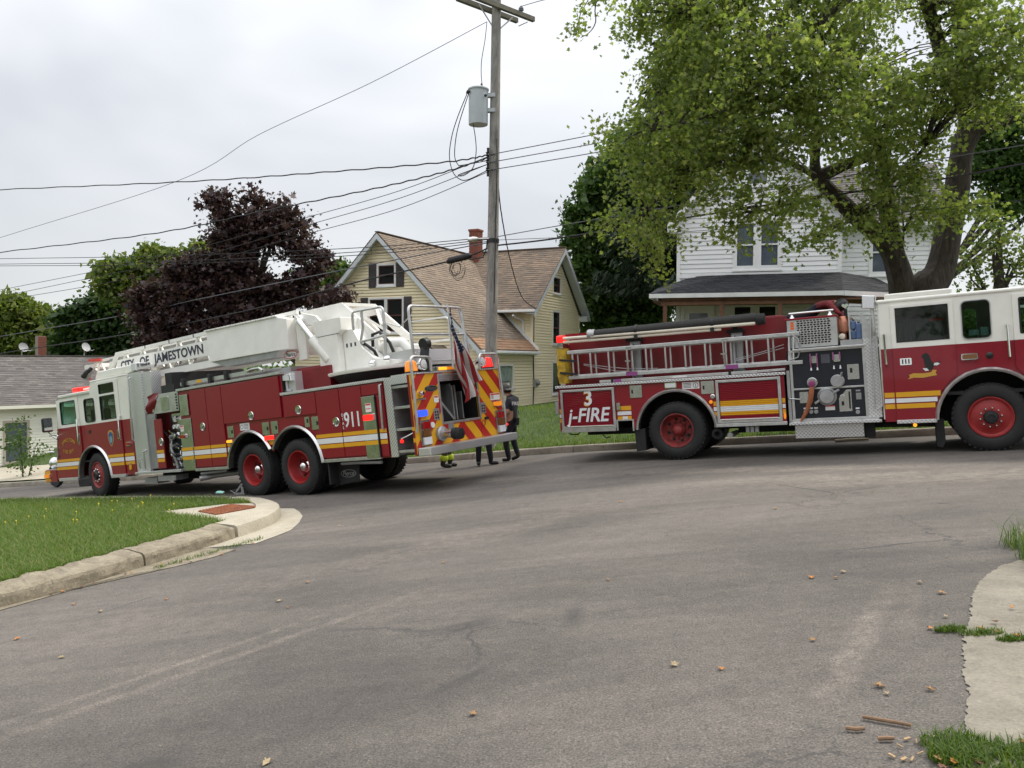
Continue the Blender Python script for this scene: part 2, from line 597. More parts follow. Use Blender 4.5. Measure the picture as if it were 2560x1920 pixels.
def concrete(name, c0, c1, scale=3, spots=(.06, .055, .045)):
    m, nt, b, vec = new_nodes(name, .9)
    n1 = noise_n(nt, vec, scale, 8, .66, .3)
    n2 = noise_n(nt, vec, 55, 4, .7)
    c = ramp(nt, n1, [(.28, c0), (.62, c1)])
    c = mix_rgb(nt, .6, c, ramp(nt, n2, [(.3, (.6, .6, .58)), (.7, (1.25, 1.25, 1.25))]), 'MULTIPLY')
    n3 = noise_n(nt, map_n(nt, vec, (1, 1, 1), (0, 0, 0), (5, 2, 1)), scale * 2.3, 6, .7)
    c = mix_rgb(nt, ramp(nt, n3, [(.60, (0, 0, 0)), (.72, (.7, .7, .7))]), c, spots)
    nt.links.new(c, b.inputs['Base Color'])
    nt.links.new(bump_n(nt, n2, .5, .01, bump_n(nt, n1, .6, .04)), b.inputs['Normal'])
    return m
def grass_ground():
    m, nt, b, vec = new_nodes('turf', .95)
    n1 = noise_n(nt, vec, 1.1, 5, .6)
    n2 = noise_n(nt, vec, 24, 5, .7)
    c = ramp(nt, n1, [(.3, (.03, .055, .010)), (.55, (.055, .095, .016)), (.75, (.085, .12, .028))])
    c = mix_rgb(nt, .7, c, ramp(nt, n2, [(.3, (.45, .45, .45)), (.7, (1.35, 1.35, 1.3))]), 'MULTIPLY')
    nt.links.new(c, b.inputs['Base Color'])
    nt.links.new(bump_n(nt, n2, .9, .05), b.inputs['Normal'])
    return m
def leaf_mat(name, cols, trans=.35, rough=.5):
    """foliage: every leaf (mesh island) takes its own tone; thin leaves let light through"""
    m = bpy.data.materials.new(name)
    m.use_nodes = True
    nt = m.node_tree
    nt.nodes.clear()
    out = nt.nodes.new('ShaderNodeOutputMaterial')
    g = nt.nodes.new('ShaderNodeNewGeometry')
    n = len(cols)
    c = ramp(nt, g.outputs['Random Per Island'], [((i + .5) / n, k) for i, k in enumerate(cols)])
    d = nt.nodes.new('ShaderNodeBsdfPrincipled')
    d.inputs['Roughness'].default_value = rough
    d.inputs['Specular IOR Level'].default_value = .3
    t = nt.nodes.new('ShaderNodeBsdfTranslucent')
    nt.links.new(c, d.inputs['Base Color'])
    nt.links.new(mix_rgb(nt, 1, c, (1.5, 1.6, .8), 'MULTIPLY'), t.inputs[0])
    mx = nt.nodes.new('ShaderNodeMixShader')
    mx.inputs[0].default_value = trans
    nt.links.new(d.outputs[0], mx.inputs[1])
    nt.links.new(t.outputs[0], mx.inputs[2])
    nt.links.new(mx.outputs[0], out.inputs[0])
    return m
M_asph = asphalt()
M_conc_old = concrete('old_concrete', (.15, .125, .088), (.30, .26, .19), 6)
M_conc_new = concrete('pale_concrete', (.33, .295, .225), (.44, .40, .32), 2, (.2, .175, .13))
M_conc_slab = concrete('driveway_concrete', (.16, .143, .112), (.26, .235, .19), 3.5, (.085, .074, .058))
M_conc_far = concrete('far_kerb_concrete', (.16, .14, .11), (.28, .25, .20), 3)
M_turf = grass_ground()
M_blade = leaf_mat('grass_blades', [(.07, .135, .02), (.095, .17, .026), (.125, .195, .032), (.165, .215, .055), (.085, .155, .03), (.23, .23, .10)], .38, .6)
M_weed = leaf_mat('weed_leaves', [(.05, .10, .012), (.09, .15, .02), (.14, .19, .03), (.06, .12, .02)], .35, .6)

def grid_sheet(name, fn, us, vs_, m, smooth=True):
    b = MB()
    n = len(vs_)
    vs2 = [fn(u, v) for u in us for v in vs_]
    fs = [(i*n + j, (i+1)*n + j, (i+1)*n + j + 1, i*n + j + 1) for i in range(len(us)-1) for j in range(n-1)]
    b.add(vs2, fs)
    o = b.build(name, m, smooth=smooth, fix=False)
    tag(o, kind='structure')
    return o
# base terrain to the horizon
xs = [-900, -300, -120, -70, -50, -35, -25] + [x * 2.5 for x in range(-8, 9)] + [25, 35, 50, 70, 120, 300, 900]
ys = [-300, -100, -40, -20, -10, 0, 5, 10, 15, 20, 30, 45, 60, 80, 120, 300, 1200]
grid_sheet('ground', lambda u, v: (u, v, G(u, v) - .12), xs, ys, M_turf)
xr = [x * 1.0 for x in range(-70, 71)]
tr = [i / 50 for i in range(51)]
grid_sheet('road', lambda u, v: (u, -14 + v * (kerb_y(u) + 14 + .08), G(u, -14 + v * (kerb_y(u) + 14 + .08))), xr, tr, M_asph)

def offset_path(P, d):
    out = []
    for i, p in enumerate(P):
        a, b = P[max(i-1, 0)], P[min(i+1, len(P)-1)]
        tx, ty = b[0]-a[0], b[1]-a[1]
        l = math.hypot(tx, ty)
        out.append((p[0] - ty/l*d, p[1] + tx/l*d))
    return out
def resample(P, step):
    out = [P[0]]
    for (x0, y0), (x1, y1) in zip(P, P[1:]):
        l = math.hypot(x1-x0, y1-y0)
        n = max(1, int(round(l/step)))
        out += [(x0+(x1-x0)*k/n, y0+(y1-y0)*k/n) for k in range(1, n+1)]
    return out
def smooth_path(P, it=2):
    for _ in range(it):
        Q = [P[0]]
        for a, b in zip(P, P[1:]):
            Q += [(a[0]*.75+b[0]*.25, a[1]*.75+b[1]*.25), (a[0]*.25+b[0]*.75, a[1]*.25+b[1]*.75)]
        P = Q + [P[-1]]
    return P
def kerb_run(name, P, prof, m, wear, step=.12, hf=G):
    """sweep a worn kerb profile (offset from face, height) along P; left of the path is the lawn side"""
    P = resample(P, step)
    b = MB()
    n = len(prof)
    vs_ = []
    for i, p in enumerate(P):
        a, c = P[max(i-1, 0)], P[min(i+1, len(P)-1)]
        tx, ty = c[0]-a[0], c[1]-a[1]
        l = math.hypot(tx, ty)
        nx, ny = -ty/l, tx/l
        for d, h in prof:
            q = (p[0] + nx*d, p[1] + ny*d)
            w = 0
            if h > .03:
                w = (mnoise.fractal((q[0]*4.1, q[1]*4.1, h*9), .7, 2, 5) + .35*mnoise.noise((q[0]*31, q[1]*31, h*40))) * wear
            vs_.append((q[0] + nx*w*.6, q[1] + ny*w*.6, hf(p[0], p[1]) + h + w * .5))
    fs = [(i*n+j, i*n+j+1, (i+1)*n+j+1, (i+1)*n+j) for i in range(len(P)-1) for j in range(n-1)]
    fs += [tuple(range(n)), tuple((len(P)-1)*n + j for j in range(n))[::-1]]
    b.add(vs_, fs)
    o = b.build(name, m, smooth=wear < .02)
    return tag(o, kind='structure')
# far kerb in lengths with joints
KP = resample(smooth_path([p for p in KERB if -60 < p[0] < 60], 2), .3)
seg, cur = [], 0
L_ = 9
for i in range(0, len(KP) - 1, L_):
    s_ = KP[i:i + L_ + 1]
    if len(s_) < 2 or abs(s_[0][0]) > 34: continue
    kerb_run('kerb', [s_[0]] + s_[1:-1] + [(s_[-1][0] - .012, s_[-1][1] + .005)], [(-.02, -.1), (0, .0), (.01, .10), (.035, .138), (.09, .15), (.17, .15), (.18, .02)], M_conc_far, .018, .3)
# far lawn: verge and bank, in strips parallel to the kerb
ds = [.16, .5, 1, 1.6, 2.3, 3, 4, 5, 6, 7.5, 9, 12, 16, 24, 40, 80, 200]
KQ = resample(smooth_path(KERB, 2), 1.5)
b = MB()
n = len(ds)
vv = []
for x, y in KQ:
    for d in ds:
        X, Y = x + d * .36, y + d * .93
        vv.append((X, Y, T(X, Y) + .02 + .03 * mnoise.noise((X*.6, Y*.6, 0))))
b.add(vv, [(i*n+j, (i+1)*n+j, (i+1)*n+j+1, i*n+j+1) for i in range(len(KQ)-1) for j in range(n-1)])
tag(b.build('lawn', M_turf, smooth=True, fix=False), kind='structure')
# concrete pavement in front of the grey-roofed house on the far left
b = MB()
PW = [(-60, 46.9), (-30, 33.6), (-22, 29.9), (-16.6, 27.0), (-11, 24.2)]
PWf = [(-62, 51), (-33, 38.4), (-24.4, 34.3), (-18.4, 31.2), (-12.6, 28.2)]
vv, ff = [], []
for (a0, b0), (a1, b1) in zip(PW, PWf):
    vv += [(a0, b0, T(a0, b0) + .06), (a1, b1, T(a1, b1) + .06)]
ff = [(2*i, 2*i+2, 2*i+3, 2*i+1) for i in range(len(PW)-1)]
b.add(vv, ff)
tag(b.build('pavement', M_conc_new, fix=False), kind='structure')

# left corner lawn with its kerb
K1 = smooth_path([(-14, -8), (-9.2, 1.2), (-6.3, 5.6), (-4.85, 7.57), (-4.42, 8.3), (-4.06, 9.3), (-3.62, 10.4), (-3.42, 11.2), (-3.42, 11.8), (-3.58, 12.5), (-3.9, 13.2), (-4.5, 14.15), (-6, 15.35), (-10.4, 18.45), (-16, 22.0), (-30, 29.3), (-60, 45)], 2)
K1 = resample(K1, .03)
def part_of(P, x0=None, y0=None, y1=None):
    return [p for p in P if y0 <= p[1] <= y1]
OLD = [(-.02, -.1), (0, 0), (.008, .05), (.016, .10), (.03, .13), (.06, .147), (.14, .155), (.24, .165), (.34, .172), (.38, .1)]
NEW = [(-.02, -.1), (0, 0), (.012, .11), (.03, .15), (.06, .16), (.18, .165), (.37, .168), (.38, .05)]
kerb_run('kerb', part_of(K1, None, -8, 9.05), OLD, M_conc_old, .03, .035)
kerb_run('kerb', part_of(K1, None, 9.065, 10.5), OLD, M_conc_old, .026, .035)
kerb_run('kerb', part_of(K1, None, 10.52, 14.4), NEW, M_conc_new, .004, .12)
kerb_run('kerb', [p for p in K1 if p[1] > 14.5 and p[0] > -40], NEW, M_conc_far, .015, .3)
lawn_edge = offset_path(K1[::8] + [K1[-1]], .36)
LE = lawn_edge + [(-70, 45), (-70, -8)]
b = MB()
b.plate(LE, [], .25, (0, 0, 0), (1, 0, 0), (0, 1, 0), (0, 0, 1))
b.v = [(x, y, G(x, y) + (.165 if z > -.1 else -.1)) for x, y, z in b.v]
tag(b.build('lawn', M_turf), kind='structure')
# gutter apron of pale concrete round the corner, older strip along the kerb
GUT = [(-4.78, 7.46), (-4.49, 8.04), (-4.15, 8.66), (-3.76, 8.80), (-3.64, 8.93), (-3.44, 9.19), (-3.3, 9.58), (-3.15, 9.91), (-3.04, 10.35), (-2.95, 10.71), (-2.98, 11.33), (-3.1, 12.0), (-3.31, 12.61), (-3.55, 13.05), (-3.8, 13.25)]
def strip(name, A, B, dz, m, n=40):
    def at(P, t):
        i = min(int(t * (len(P) - 1)), len(P) - 2)
        f = t * (len(P) - 1) - i
        return (P[i][0] + (P[i+1][0]-P[i][0])*f, P[i][1] + (P[i+1][1]-P[i][1])*f)
    b = MB()
    vv = []
    for k in range(n + 1):
        for P in (A, B):
            p = at(P, k / n)
            vv.append((p[0], p[1], G(*p) + dz))
    b.add(vv, [(2*k, 2*k+1, 2*k+3, 2*k+2) for k in range(n)])
    return tag(b.build(name, m, fix=False), kind='structure')
inner_old = offset_path([p for p in K1 if 4.4 <= p[1] <= 9.95], .03)
outer_old = [(-6.95, 4.3), (-5.95, 5.75), (-5.25, 6.75)] + GUT[:7]
strip('gutter', outer_old, inner_old, .006, M_conc_old)
strip('gutter', [(p[0] + .03 * rng.uniform(-1, 1), p[1] + .03 * rng.uniform(-1, 1)) for p in GUT[7:]], offset_path([p for p in K1 if 9.9 <= p[1] <= 13.45], .03), .007, M_conc_new)
# ramp pad
pad = [(-5.75, 13.02), (-4.73, 13.2), (-4.12, 12.9), (-3.72, 12.35), (-3.6, 11.8), (-3.62, 11.2), (-3.8, 10.75), (-4.3, 11.45), (-5.0, 12.2)]
b = MB()
b.plate(pad, [], .1, (0, 0, 0), (1, 0, 0), (0, 1, 0), (0, 0, 1))
b.v = [(x, y, G(x, y) + (.174 if z > -.05 else .05)) for x, y, z in b.v]
tag(b.build('pavement', M_conc_new), kind='structure')
# rust-red tactile plate with raised domes
M_rust = mat('rusted_cast_iron', (.26, .085, .035), .85, noise=.45, nscale=9, bump=.5, bscale=70)
tp = empty('tactile_paving_plate', (-4.43, 12.38, 0), 0, 'rust red tactile paving plate with raised domes set in the corner ramp', 'tactile plate')
c4 = [(-4.88, 12.47), (-4.35, 11.80), (-3.86, 12.27), (-4.55, 12.97)]
padz = lambda x, y: G(x, y) + .174
b = MB()
lo = [(x + 4.43, y - 12.38, padz(x, y) - .01) for x, y in c4]
hi = [(x + 4.43, y - 12.38, padz(x, y) + .016) for x, y in c4]
b.add(lo + hi, [(4, 5, 6, 7), (0, 1, 5, 4), (1, 2, 6, 5), (2, 3, 7, 6), (3, 0, 4, 7)])
b.build('plate', M_rust, tp)
b = MB()
for i in range(15):
    for j in range(11):
        u, w = (i + .5) / 15, (j + .5) / 11
        x = (c4[0][0]*(1-u)+c4[1][0]*u)*(1-w) + (c4[3][0]*(1-u)+c4[2][0]*u)*w
        y = (c4[0][1]*(1-u)+c4[1][1]*u)*(1-w) + (c4[3][1]*(1-u)+c4[2][1]*u)*w
        b.lathe([(.017, 0), (.013, .008), (.006, .011)], (x + 4.43, y - 12.38, padz(x, y) + .015), (0, 0, 1), 6)
b.build('dome', M_rust, tp, kind='stuff', fix=False)
# right-hand concrete slab with a ragged edge against the asphalt
SL = [(1.2, -2), (1.55, 1.5), (1.72, 2.7), (1.83, 3.2), (2.07, 3.58), (2.14, 3.76), (2.31, 4.05), (2.42, 4.27), (2.62, 4.55), (2.81, 4.87), (2.99, 5.15), (3.21, 5.42), (3.5, 5.7), (3.66, 5.78), (4.4, 6.1), (5.6, 6.5), (9, 7.2)]
rag = []
for p in resample(SL, .02):
    rag.append((p[0] + .016 * mnoise.fractal((p[0]*11, p[1]*11, 2), .6, 2, 6) + rng.uniform(-.006, .006), p[1] + .016 * mnoise.fractal((p[0]*11, p[1]*11, 7), .6, 2, 6) + rng.uniform(-.006, .006)))
b = MB()
nb = len(rag)
vv = []
for p in rag:
    for k in range(6):
        x = p[0] + (10 - p[0]) * k / 5
        vv.append((x, p[1] - .25 * k / 5, G(x, p[1]) + .006))
b.add(vv, [(i*6+j, i*6+j+1, (i+1)*6+j+1, (i+1)*6+j) for i in range(nb-1) for j in range(5)])
tag(b.build('pavement', M_conc_slab, fix=False), kind='structure')

# ------------------------------------------------------------------ grass blades
def blades(name, pts, hmin, hmax, wid, m, seed=1, lean=.5, parent=None):
    """one mesh of curved two-piece blades; pts is an (n,3) array"""
    r = np.random.default_rng(seed)
    n = len(pts)
    h = r.uniform(hmin, hmax, n) * (.55 + .45 * r.random(n))
    a = r.uniform(0, 2*np.pi, n)
    ln = r.uniform(.1, lean, n) * h
    dx, dy = np.cos(a), np.sin(a)
    w = wid * r.uniform(.6, 1.3, n)
    P = np.asarray(pts)
    sx, sy = -dy * w, dx * w
    v = np.zeros((n, 5, 3))
    v[:, 0] = P + np.stack([sx, sy, 0*sx], 1)
    v[:, 1] = P - np.stack([sx, sy, 0*sx], 1)
    mid = P + np.stack([dx*ln*.35, dy*ln*.35, h*.6], 1)
    v[:, 2] = mid - np.stack([sx*.8, sy*.8, 0*sx], 1)
    v[:, 3] = mid + np.stack([sx*.8, sy*.8, 0*sx], 1)
    v[:, 4] = P + np.stack([dx*ln*1.3, dy*ln*1.3, h], 1)
    me = bpy.data.meshes.new(name)
    me.vertices.add(n*5)
    me.vertices.foreach_set('co', v.reshape(-1))
    base = np.arange(n)[:, None]*5
    q = (base + np.array([0, 1, 2, 3])).reshape(-1)
    t = (base + np.array([3, 2, 4])).reshape(-1)
    me.loops.add(n*7)
    me.loops.foreach_set('vertex_index', np.concatenate([q, t]).astype(np.int32))
    me.polygons.add(n*2)
    st = np.concatenate([np.arange(n)*4, n*4 + np.arange(n)*3]).astype(np.int32)
    me.polygons.foreach_set('loop_start', st)
    me.update(calc_edges=True)
    me.materials.append(m)
    o = bpy.data.objects.new(name, me)
    col.objects.link(o)
    if parent: o.parent = parent
    o['kind'] = 'stuff'
    return o
def inside(x, y, P):
    c = False
    j = len(P) - 1
    for i in range(len(P)):
        if (P[i][1] > y) != (P[j][1] > y) and x < (P[j][0]-P[i][0])*(y-P[i][1])/(P[j][1]-P[i][1]) + P[i][0]:
            c = not c
        j = i
    return c
r1 = random.Random(3)
pts = []
while len(pts) < 78000:
    y = 6.0 + 15 * r1.random() ** 1.25
    x = -y * .66 - .6 + r1.random() * (y * .66 + .6 - 3.2)
    if not inside(x, y, LE): continue
    if inside(x, y, pad) : continue
    if mnoise.noise((x*.9, y*.9, 3)) > .25 + .5*r1.random(): continue
    pts.append((x, y, G(x, y) + .155))
o = blades('grass', np.array(pts), .035, .13, .005, M_blade, 1, 1.2)
tag(o, 'mown green grass covering the lawn behind the corner kerb', 'grass')
pts = []
while len(pts) < 42000:
    x = r1.uniform(-20, 12)
    d = .2 + 9 * r1.random() ** 1.5
    y = kerb_y(x) + d
    if -30 < x < -9.5 and y < kerb_y(x) + 5.2: continue
    pts.append((x, y, T(x, y) + .0))
o = blades('grass', np.array(pts), .07, .2, .008, M_blade, 2, .9)
tag(o, 'longer grass on the verge and bank beyond the far kerb', 'grass')
# yellow dandelions in the corner lawn
M_dand = mat('dandelion_yellow', (.78, .62, .03), .7)
b = MB()
k = 0
while k < 24:
    y = r1.uniform(12.2, 16.5); x = r1.uniform(-9, -4)
    if not inside(x, y, LE) or inside(x, y, pad): continue
    z = G(x, y) + .155
    h = r1.uniform(.08, .14)
    b.lathe([(.004, h - .01), (.012, h), (.010, h + .008), (.002, h + .012)], (x, y, z), (0, 0, 1), 6)
    b.tube([(x, y, z), (x + .005, y, z + h)], .0025, 3, cap=False)
    k += 1
tag(b.build('dandelions', M_dand, fix=False, kind='stuff'), 'small yellow dandelions scattered through the corner lawn', 'flowers')
# weeds growing in the cracks on the right and along the corner gutter
def weed_patch(spots, n, hmin, hmax, label, seed):
    r = random.Random(seed)
    pp = []
    for _ in range(n):
        x0, y0, rx, ry = r.choice(spots)
        a, q = r.uniform(0, 2*PI), r.random() ** .6
        x, y = x0 + rx*q*math.cos(a), y0 + ry*q*math.sin(a)
        pp.append((x, y, G(x, y) + .004))
    o = blades('weeds', np.array(pp), hmin, hmax, .0028, M_weed, seed, 1.3)
    return tag(o, label, 'weeds')
weed_patch([(1.75, 3.12, .13, .10), (1.9, 3.02, .16, .08), (1.83, 2.9, .2, .12), (1.68, 3.02, .08, .08)], 2300, .015, .06, 'low green weeds at the foot of the slab edge beside broken sticks', 11)
weed_patch([(2.44, 4.42, .09, .04), (2.56, 4.33, .12, .05), (2.66, 4.2, .1, .04)], 900, .012, .045, 'thin weeds in the crack across the concrete slab', 12)
weed_patch([(3.78, 5.75, .1, .2), (3.95, 6.2, .12, .2), (3.72, 5.6, .08, .1)], 420, .10, .3, 'tall weeds at the back corner of the concrete slab', 13)
weed_patch([(-3.9 + .085*i, 8.88 + .16*i, .07, .12) for i in range(9)], 520, .012, .07, 'dry weeds growing along the gutter below the corner kerb', 14)

# ================================================================== vehicle kit
class TF:
    """truck frame: s forward from the rear axle, w inward from the side facing the street corner, h up"""
    def __init__(t, root, sg):
        t.root, t.sg = root, sg
        t.N = Vector((0, -sg, 0))
        t.U = Vector((sg, 0, 0))                 # reading direction on the near side
    def P(t, s, w, h):
        return Vector((s, t.sg * w, h))
    def box(t, b, s0, s1, w0, w1, h0, h1, mi=0):
        y0, y1 = sorted((t.sg*w0, t.sg*w1))
        return b.box((min(s0, s1), y0, min(h0, h1)), (max(s0, s1), y1, max(h0, h1)), mi)
    def side(t, b, poly, holes, w, th, mi=0, far=False, side_mi=None):
        n = -t.N if far else t.N
        return b.plate(poly, holes, th, (0, t.sg*w, 0), (1, 0, 0), (0, 0, 1), n, mi, side_mi)
    def rear(t, b, poly, holes, s, th, mi=0):
        return b.plate(poly, holes, th, (s, 0, 0), (0, t.sg, 0), (0, 0, 1), (-1, 0, 0), mi)
    def part(t, name, m, fn, parent=None, **k):
        b = MB()
        fn(b)
        return b.build(name, m, parent or t.root, **k)
    def pbox(t, name, m, s0, s1, w0, w1, h0, h1, parent=None, **k):
        return t.box(MB(), s0, s1, w0, w1, h0, h1).build(name, m, parent or t.root, **k)
    def txt(t, name, body, size, m, s, w, h, parent=None, **k):
        return text(name, body, size, m, parent or t.root, t.P(s, w, h), t.U, (0, 0, 1), t.N, **k)
    def rtxt(t, name, body, size, m, w, h, s, **k):
        return text(name, body, size, m, t.root, t.P(s, w, h), (0, t.sg, 0), (0, 0, 1), (-1, 0, 0), **k)
def truck_root(name, x, y, th, a, c, pit, label, cat):
    bb = -.0369
    n = Vector((-a, -bb, 1)).normalized()
    d = Vector((math.cos(th), math.sin(th), 0))
    d.z = a*d.x + bb*d.y
    d.normalize()
    l = n.cross(d)
    d2 = d*math.cos(pit) - n*math.sin(pit)
    n2 = d*math.sin(pit) + n*math.cos(pit)
    o = empty(name, label=label, cat=cat)
    m = Matrix((d2, l, n2)).transposed().to_4x4()
    m.translation = (x, y, a*x + bb*y + c + 1.6)
    o.matrix_world = m
    return o
TYRE = [(.29, -.05), (.315, -.004), (.36, .014), (.42, .016), (.475, .002), (.512, -.024), (.528, -.05), (.528, -.085), (.514, -.09), (.514, -.1), (.528, -.105), (.528, -.137), (.514, -.142), (.514, -.152), (.528, -.157), (.528, -.19), (.514, -.195), (.514, -.205), (.528, -.21), (.528, -.24), (.512, -.265), (.475, -.285), (.36, -.29), (.315, -.28), (.29, -.25)]
RIMS = {'dish': [(.318, -.012), (.312, .004), (.298, .004), (.288, -.012), (.272, -.06), (.258, -.17), (.225, -.21), (.13, -.22), (.128, -.225), (0, -.225)],
        'flat': [(.318, -.012), (.312, .006), (.298, .006), (.288, -.006), (.262, -.022), (.2, -.012), (.165, .004), (.1, .006), (0, .006)]}
def wheel(t, s, w, h, kind, rim_m, far=False, dual=False, nuts=10, hubm=None, k=1.0, steer=0):
    out = Vector((0, -t.sg, 0)) * (-1 if far else 1)
    if steer: out = Matrix.Rotation(steer, 3, 'Z') @ out
    c = t.P(s, w, h)
    K = lambda pr: [(r*k, q*k) for r, q in pr]
    b = MB().lathe(K(TYRE), c, out, 44, cap=False)
    # shoulder lugs
    x = out.orthogonal().normalized()
    y = out.cross(x)
    for i in range(40):
        a = 2*PI*i/40
        rdir = x*math.cos(a) + y*math.sin(a)
        for q in (-.03, -.262):
            p = c + rdir*.517*k + out*q*k
            b.bar(p - out*.02, p + out*.02, .035, .022, rdir)
    if dual: b.lathe(K(TYRE), c - out*.33*k, out, 40, cap=False)
    ty = b.build('wheel', M_rub, t.root, smooth=True)
    rm = MB().lathe(K(RIMS[kind]), c, out, 36, cap=False)
    if kind == 'dish':
        for i in range(8):
            a = 2*PI*(i+.3)/8
            p = c + (x*math.cos(a) + y*math.sin(a))*.205*k - out*.208*k
            rm.lathe([(.03, -.004), (.03, .002), (0, .002)], p, out, 10, 1)
    ro = rm.build('rim', [rim_m, M_dark], ty, smooth=True)
    if kind == 'dish':
        MB().lathe(K([(.12, -.22), (.115, -.17), (.092, -.15), (.092, -.11), (.075, -.08), (.04, -.06), (0, -.055)]), c, out, 24).build('hub', hubm or M_chr, ty, smooth=True)
        rn, tn, nm = .16, -.212, rim_m
    else:
        MB().lathe(K([(.105, .004), (.1, .05), (.085, .07), (.05, .075), (.048, .06), (0, .06)]), c, out, 24).build('hub', hubm or M_blk, ty, smooth=True)
        rn, tn, nm = .145, .004, M_chr
    first = None
    for i in range(nuts):
        a = 2*PI*i/nuts
        p = (x*math.cos(a) + y*math.sin(a))*rn*k
        if first is None:
            first = MB().lathe([(.02, 0), (.019, .025), (.012, .036), (0, .038)], c + out*tn*k + p, out, 8).build('lug_nut', nm, ty, smooth=True)
            p0 = p
        else:
            link_copy(first, ty, location=p - p0)
    return ty
def arc_pts(cx, cy, r, a0, a1, n=18, ry=None):
    ry = ry or r
    return [(cx + r*math.cos(rad(a0 + (a1-a0)*i/n)), cy + ry*math.sin(rad(a0 + (a1-a0)*i/n))) for i in range(n+1)]
def arch_trim(t, cx, cy, r, a0, a1, w, m=None, ry=None, name='arch_trim', wid=.055):
    b = MB()
    o_ = arc_pts(cx, cy, r + wid*.5, a0, a1, 22, (ry or r) + wid*.5)
    i_ = arc_pts(cx, cy, r - wid*.5, a0, a1, 22, (ry or r) - wid*.5)
    n = len(o_)
    vv = []
    for p, q in zip(o_, i_):
        mid = ((p[0]+q[0])/2, (p[1]+q[1])/2)
        vv += [t.P(p[0], w + .01, p[1]), t.P(mid[0], w - .035, mid[1]), t.P(q[0], w - .02, q[1]), t.P(q[0], w + .1, q[1])]
    b.add(vv, [(4*i+j, 4*i+j+1, 4*i+j+5, 4*i+j+4) for i in range(n-1) for j in range(3)])
    return b.build(name, m or M_alu, t.root, smooth=True)
def notch_arch(cx, cy, r, base, n=14, ry=None):
    """points of an arch cut into a bottom edge at height base, from +s to -s"""
    ry = ry or r
    a = math.degrees(math.asin(max(-1, min(1, (base-cy)/ry))))
    return arc_pts(cx, cy, r, a, 180-a, n, ry)
STR = [(1.035, 1.10), (.925, 1.02), (.84, .91)]        # yellow, white, yellow bands
def stripes(t, s0, s1, w, hs, clipf=None, far=False):
    for (h0, h1), m in zip(hs, (M_yel, M_wht, M_yel)):
        a0, a1 = s0, s1
        if clipf: a0, a1 = clipf(s0, s1, (h0+h1)/2)
        poly = rect(a0, a1, h0, h1)
        t.part('stripe', m, lambda b: t.side(b, poly, [], w, .004, far=far))
def handle_oval(t, s, h, w=0):
    b = MB()
    b.lathe([(.085, 0), (.08, .008), (.06, .004), (.03, -.004), (0, -.004)], t.P(s, w, h), t.N, 20)
    o = b.build('door_handle', M_chr, t.root, smooth=True)
    MB().bar(t.P(s-.03, w-.02, h+.03), t.P(s+.03, w-.02, h-.05), .03, .015, t.N).build('latch_ring', M_ss, o)
    return o
def lamp(t, name, s0, s1, h0, h1, w, lens, parent=None, bez=M_chr, d=.05):
    o = t.part(name, bez, lambda b: t.side(b, rrect(s0, s1, h0, h1, .02), [], w-.02, .03), parent)
    t.part('lens', lens, lambda b: t.side(b, rrect(s0+.015, s1-.015, h0+.015, h1-.015, .02), [], w-d, d-.015), o, bevel=.012)
    return o
def rlamp(t, name, w0, w1, h0, h1, s, lens, bez=M_chr, d=.05):
    o = t.part(name, bez, lambda b: t.rear(b, rrect(w0, w1, h0, h1, .02), [], s-.02, .03))
    t.part('lens', lens, lambda b: t.rear(b, rrect(w0+.015, w1-.015, h0+.015, h1-.015, .02), [], s-d, d-.015), o, bevel=.012)
    return o
def tubes(t, name, m, paths, r, parent=None, n=8):
    if name in ('tail_rail', 'under_rail', 'guy_cord', 'dangling_cable', 'rack_arm', 'wiring_conduit', 'hydraulic_hose') and len(paths) > 1:
        return [tubes(t, name, m, [p], r, parent, n) for p in paths]
    b = MB()
    for p in paths:
        b.tube([t.P(*q) for q in p], r, n)
    return b.build(name, m, parent or t.root, smooth=True)
def bend(p, q, r_, c, n=5):
    """rounded corner points between directions p->c->q"""
    p, c, q = Vector(p), Vector(c), Vector(q)
    a = c + (p-c).normalized()*r_
    d = c + (q-c).normalized()*r_
    return [tuple((a*(1-k/n)**2 + c*2*(k/n)*(1-k/n) + d*(k/n)**2)) for k in range(n+1)]

# ================================================================== ladder truck
lt = truck_root('ladder_truck', -3.9404, 14.9641, 2.5265, .1057, -1.6012, .017,
                'red and white aerial ladder fire truck lettered CITY OF JAMESTOWN, with chevron striped rear', 'fire truck')
t = TF(lt, -1)
FW = (7.36, .645)                                      # front wheel centre
# --- chassis
def chassis(b):
    for w in (.82, 1.58): t.box(b, -2.9, 9.2, w, w+.1, .62, .88)
    t.box(b, -2.3, 3.4, .78, 1.72, .56, .86)
    t.box(b, 3.4, 5.4, .55, 1.95, .38, .62)
    t.box(b, -.75, 2.1, .72, 1.78, .5, 1.34)
    t.box(b, 6.6, 8.1, .65, 1.85, .55, 1.4)
    b.tube([t.P(-.2, 1.25, .52), t.P(5.5, 1.25, .6)], .07, 8)
    for s, h in ((0, .53), (1.36, .53), FW): b.tube([t.P(s, .2, h), t.P(s, 2.3, h)], .11, 10)
    for s in (0, 1.36): b.lathe([(0, -.22), (.2, -.16), (.26, 0), (.2, .16), (0, .22)], t.P(s, 1.25, .53), (0, 1, 0), 14)
t.part('chassis', M_dark, chassis)
# --- wheels
for s in (0, 1.36):
    wheel(t, s, .03, .53, 'dish', M_rim, dual=True)
    wheel(t, s, 2.47, .53, 'dish', M_rim, far=True, dual=True, nuts=0)
wheel(t, FW[0], .06, FW[1], 'flat', M_rimd, steer=rad(-4), k=1.02)
wheel(t, FW[0], 2.44, FW[1], 'flat', M_rimd, far=True, nuts=0, steer=rad(-4), k=1.02)
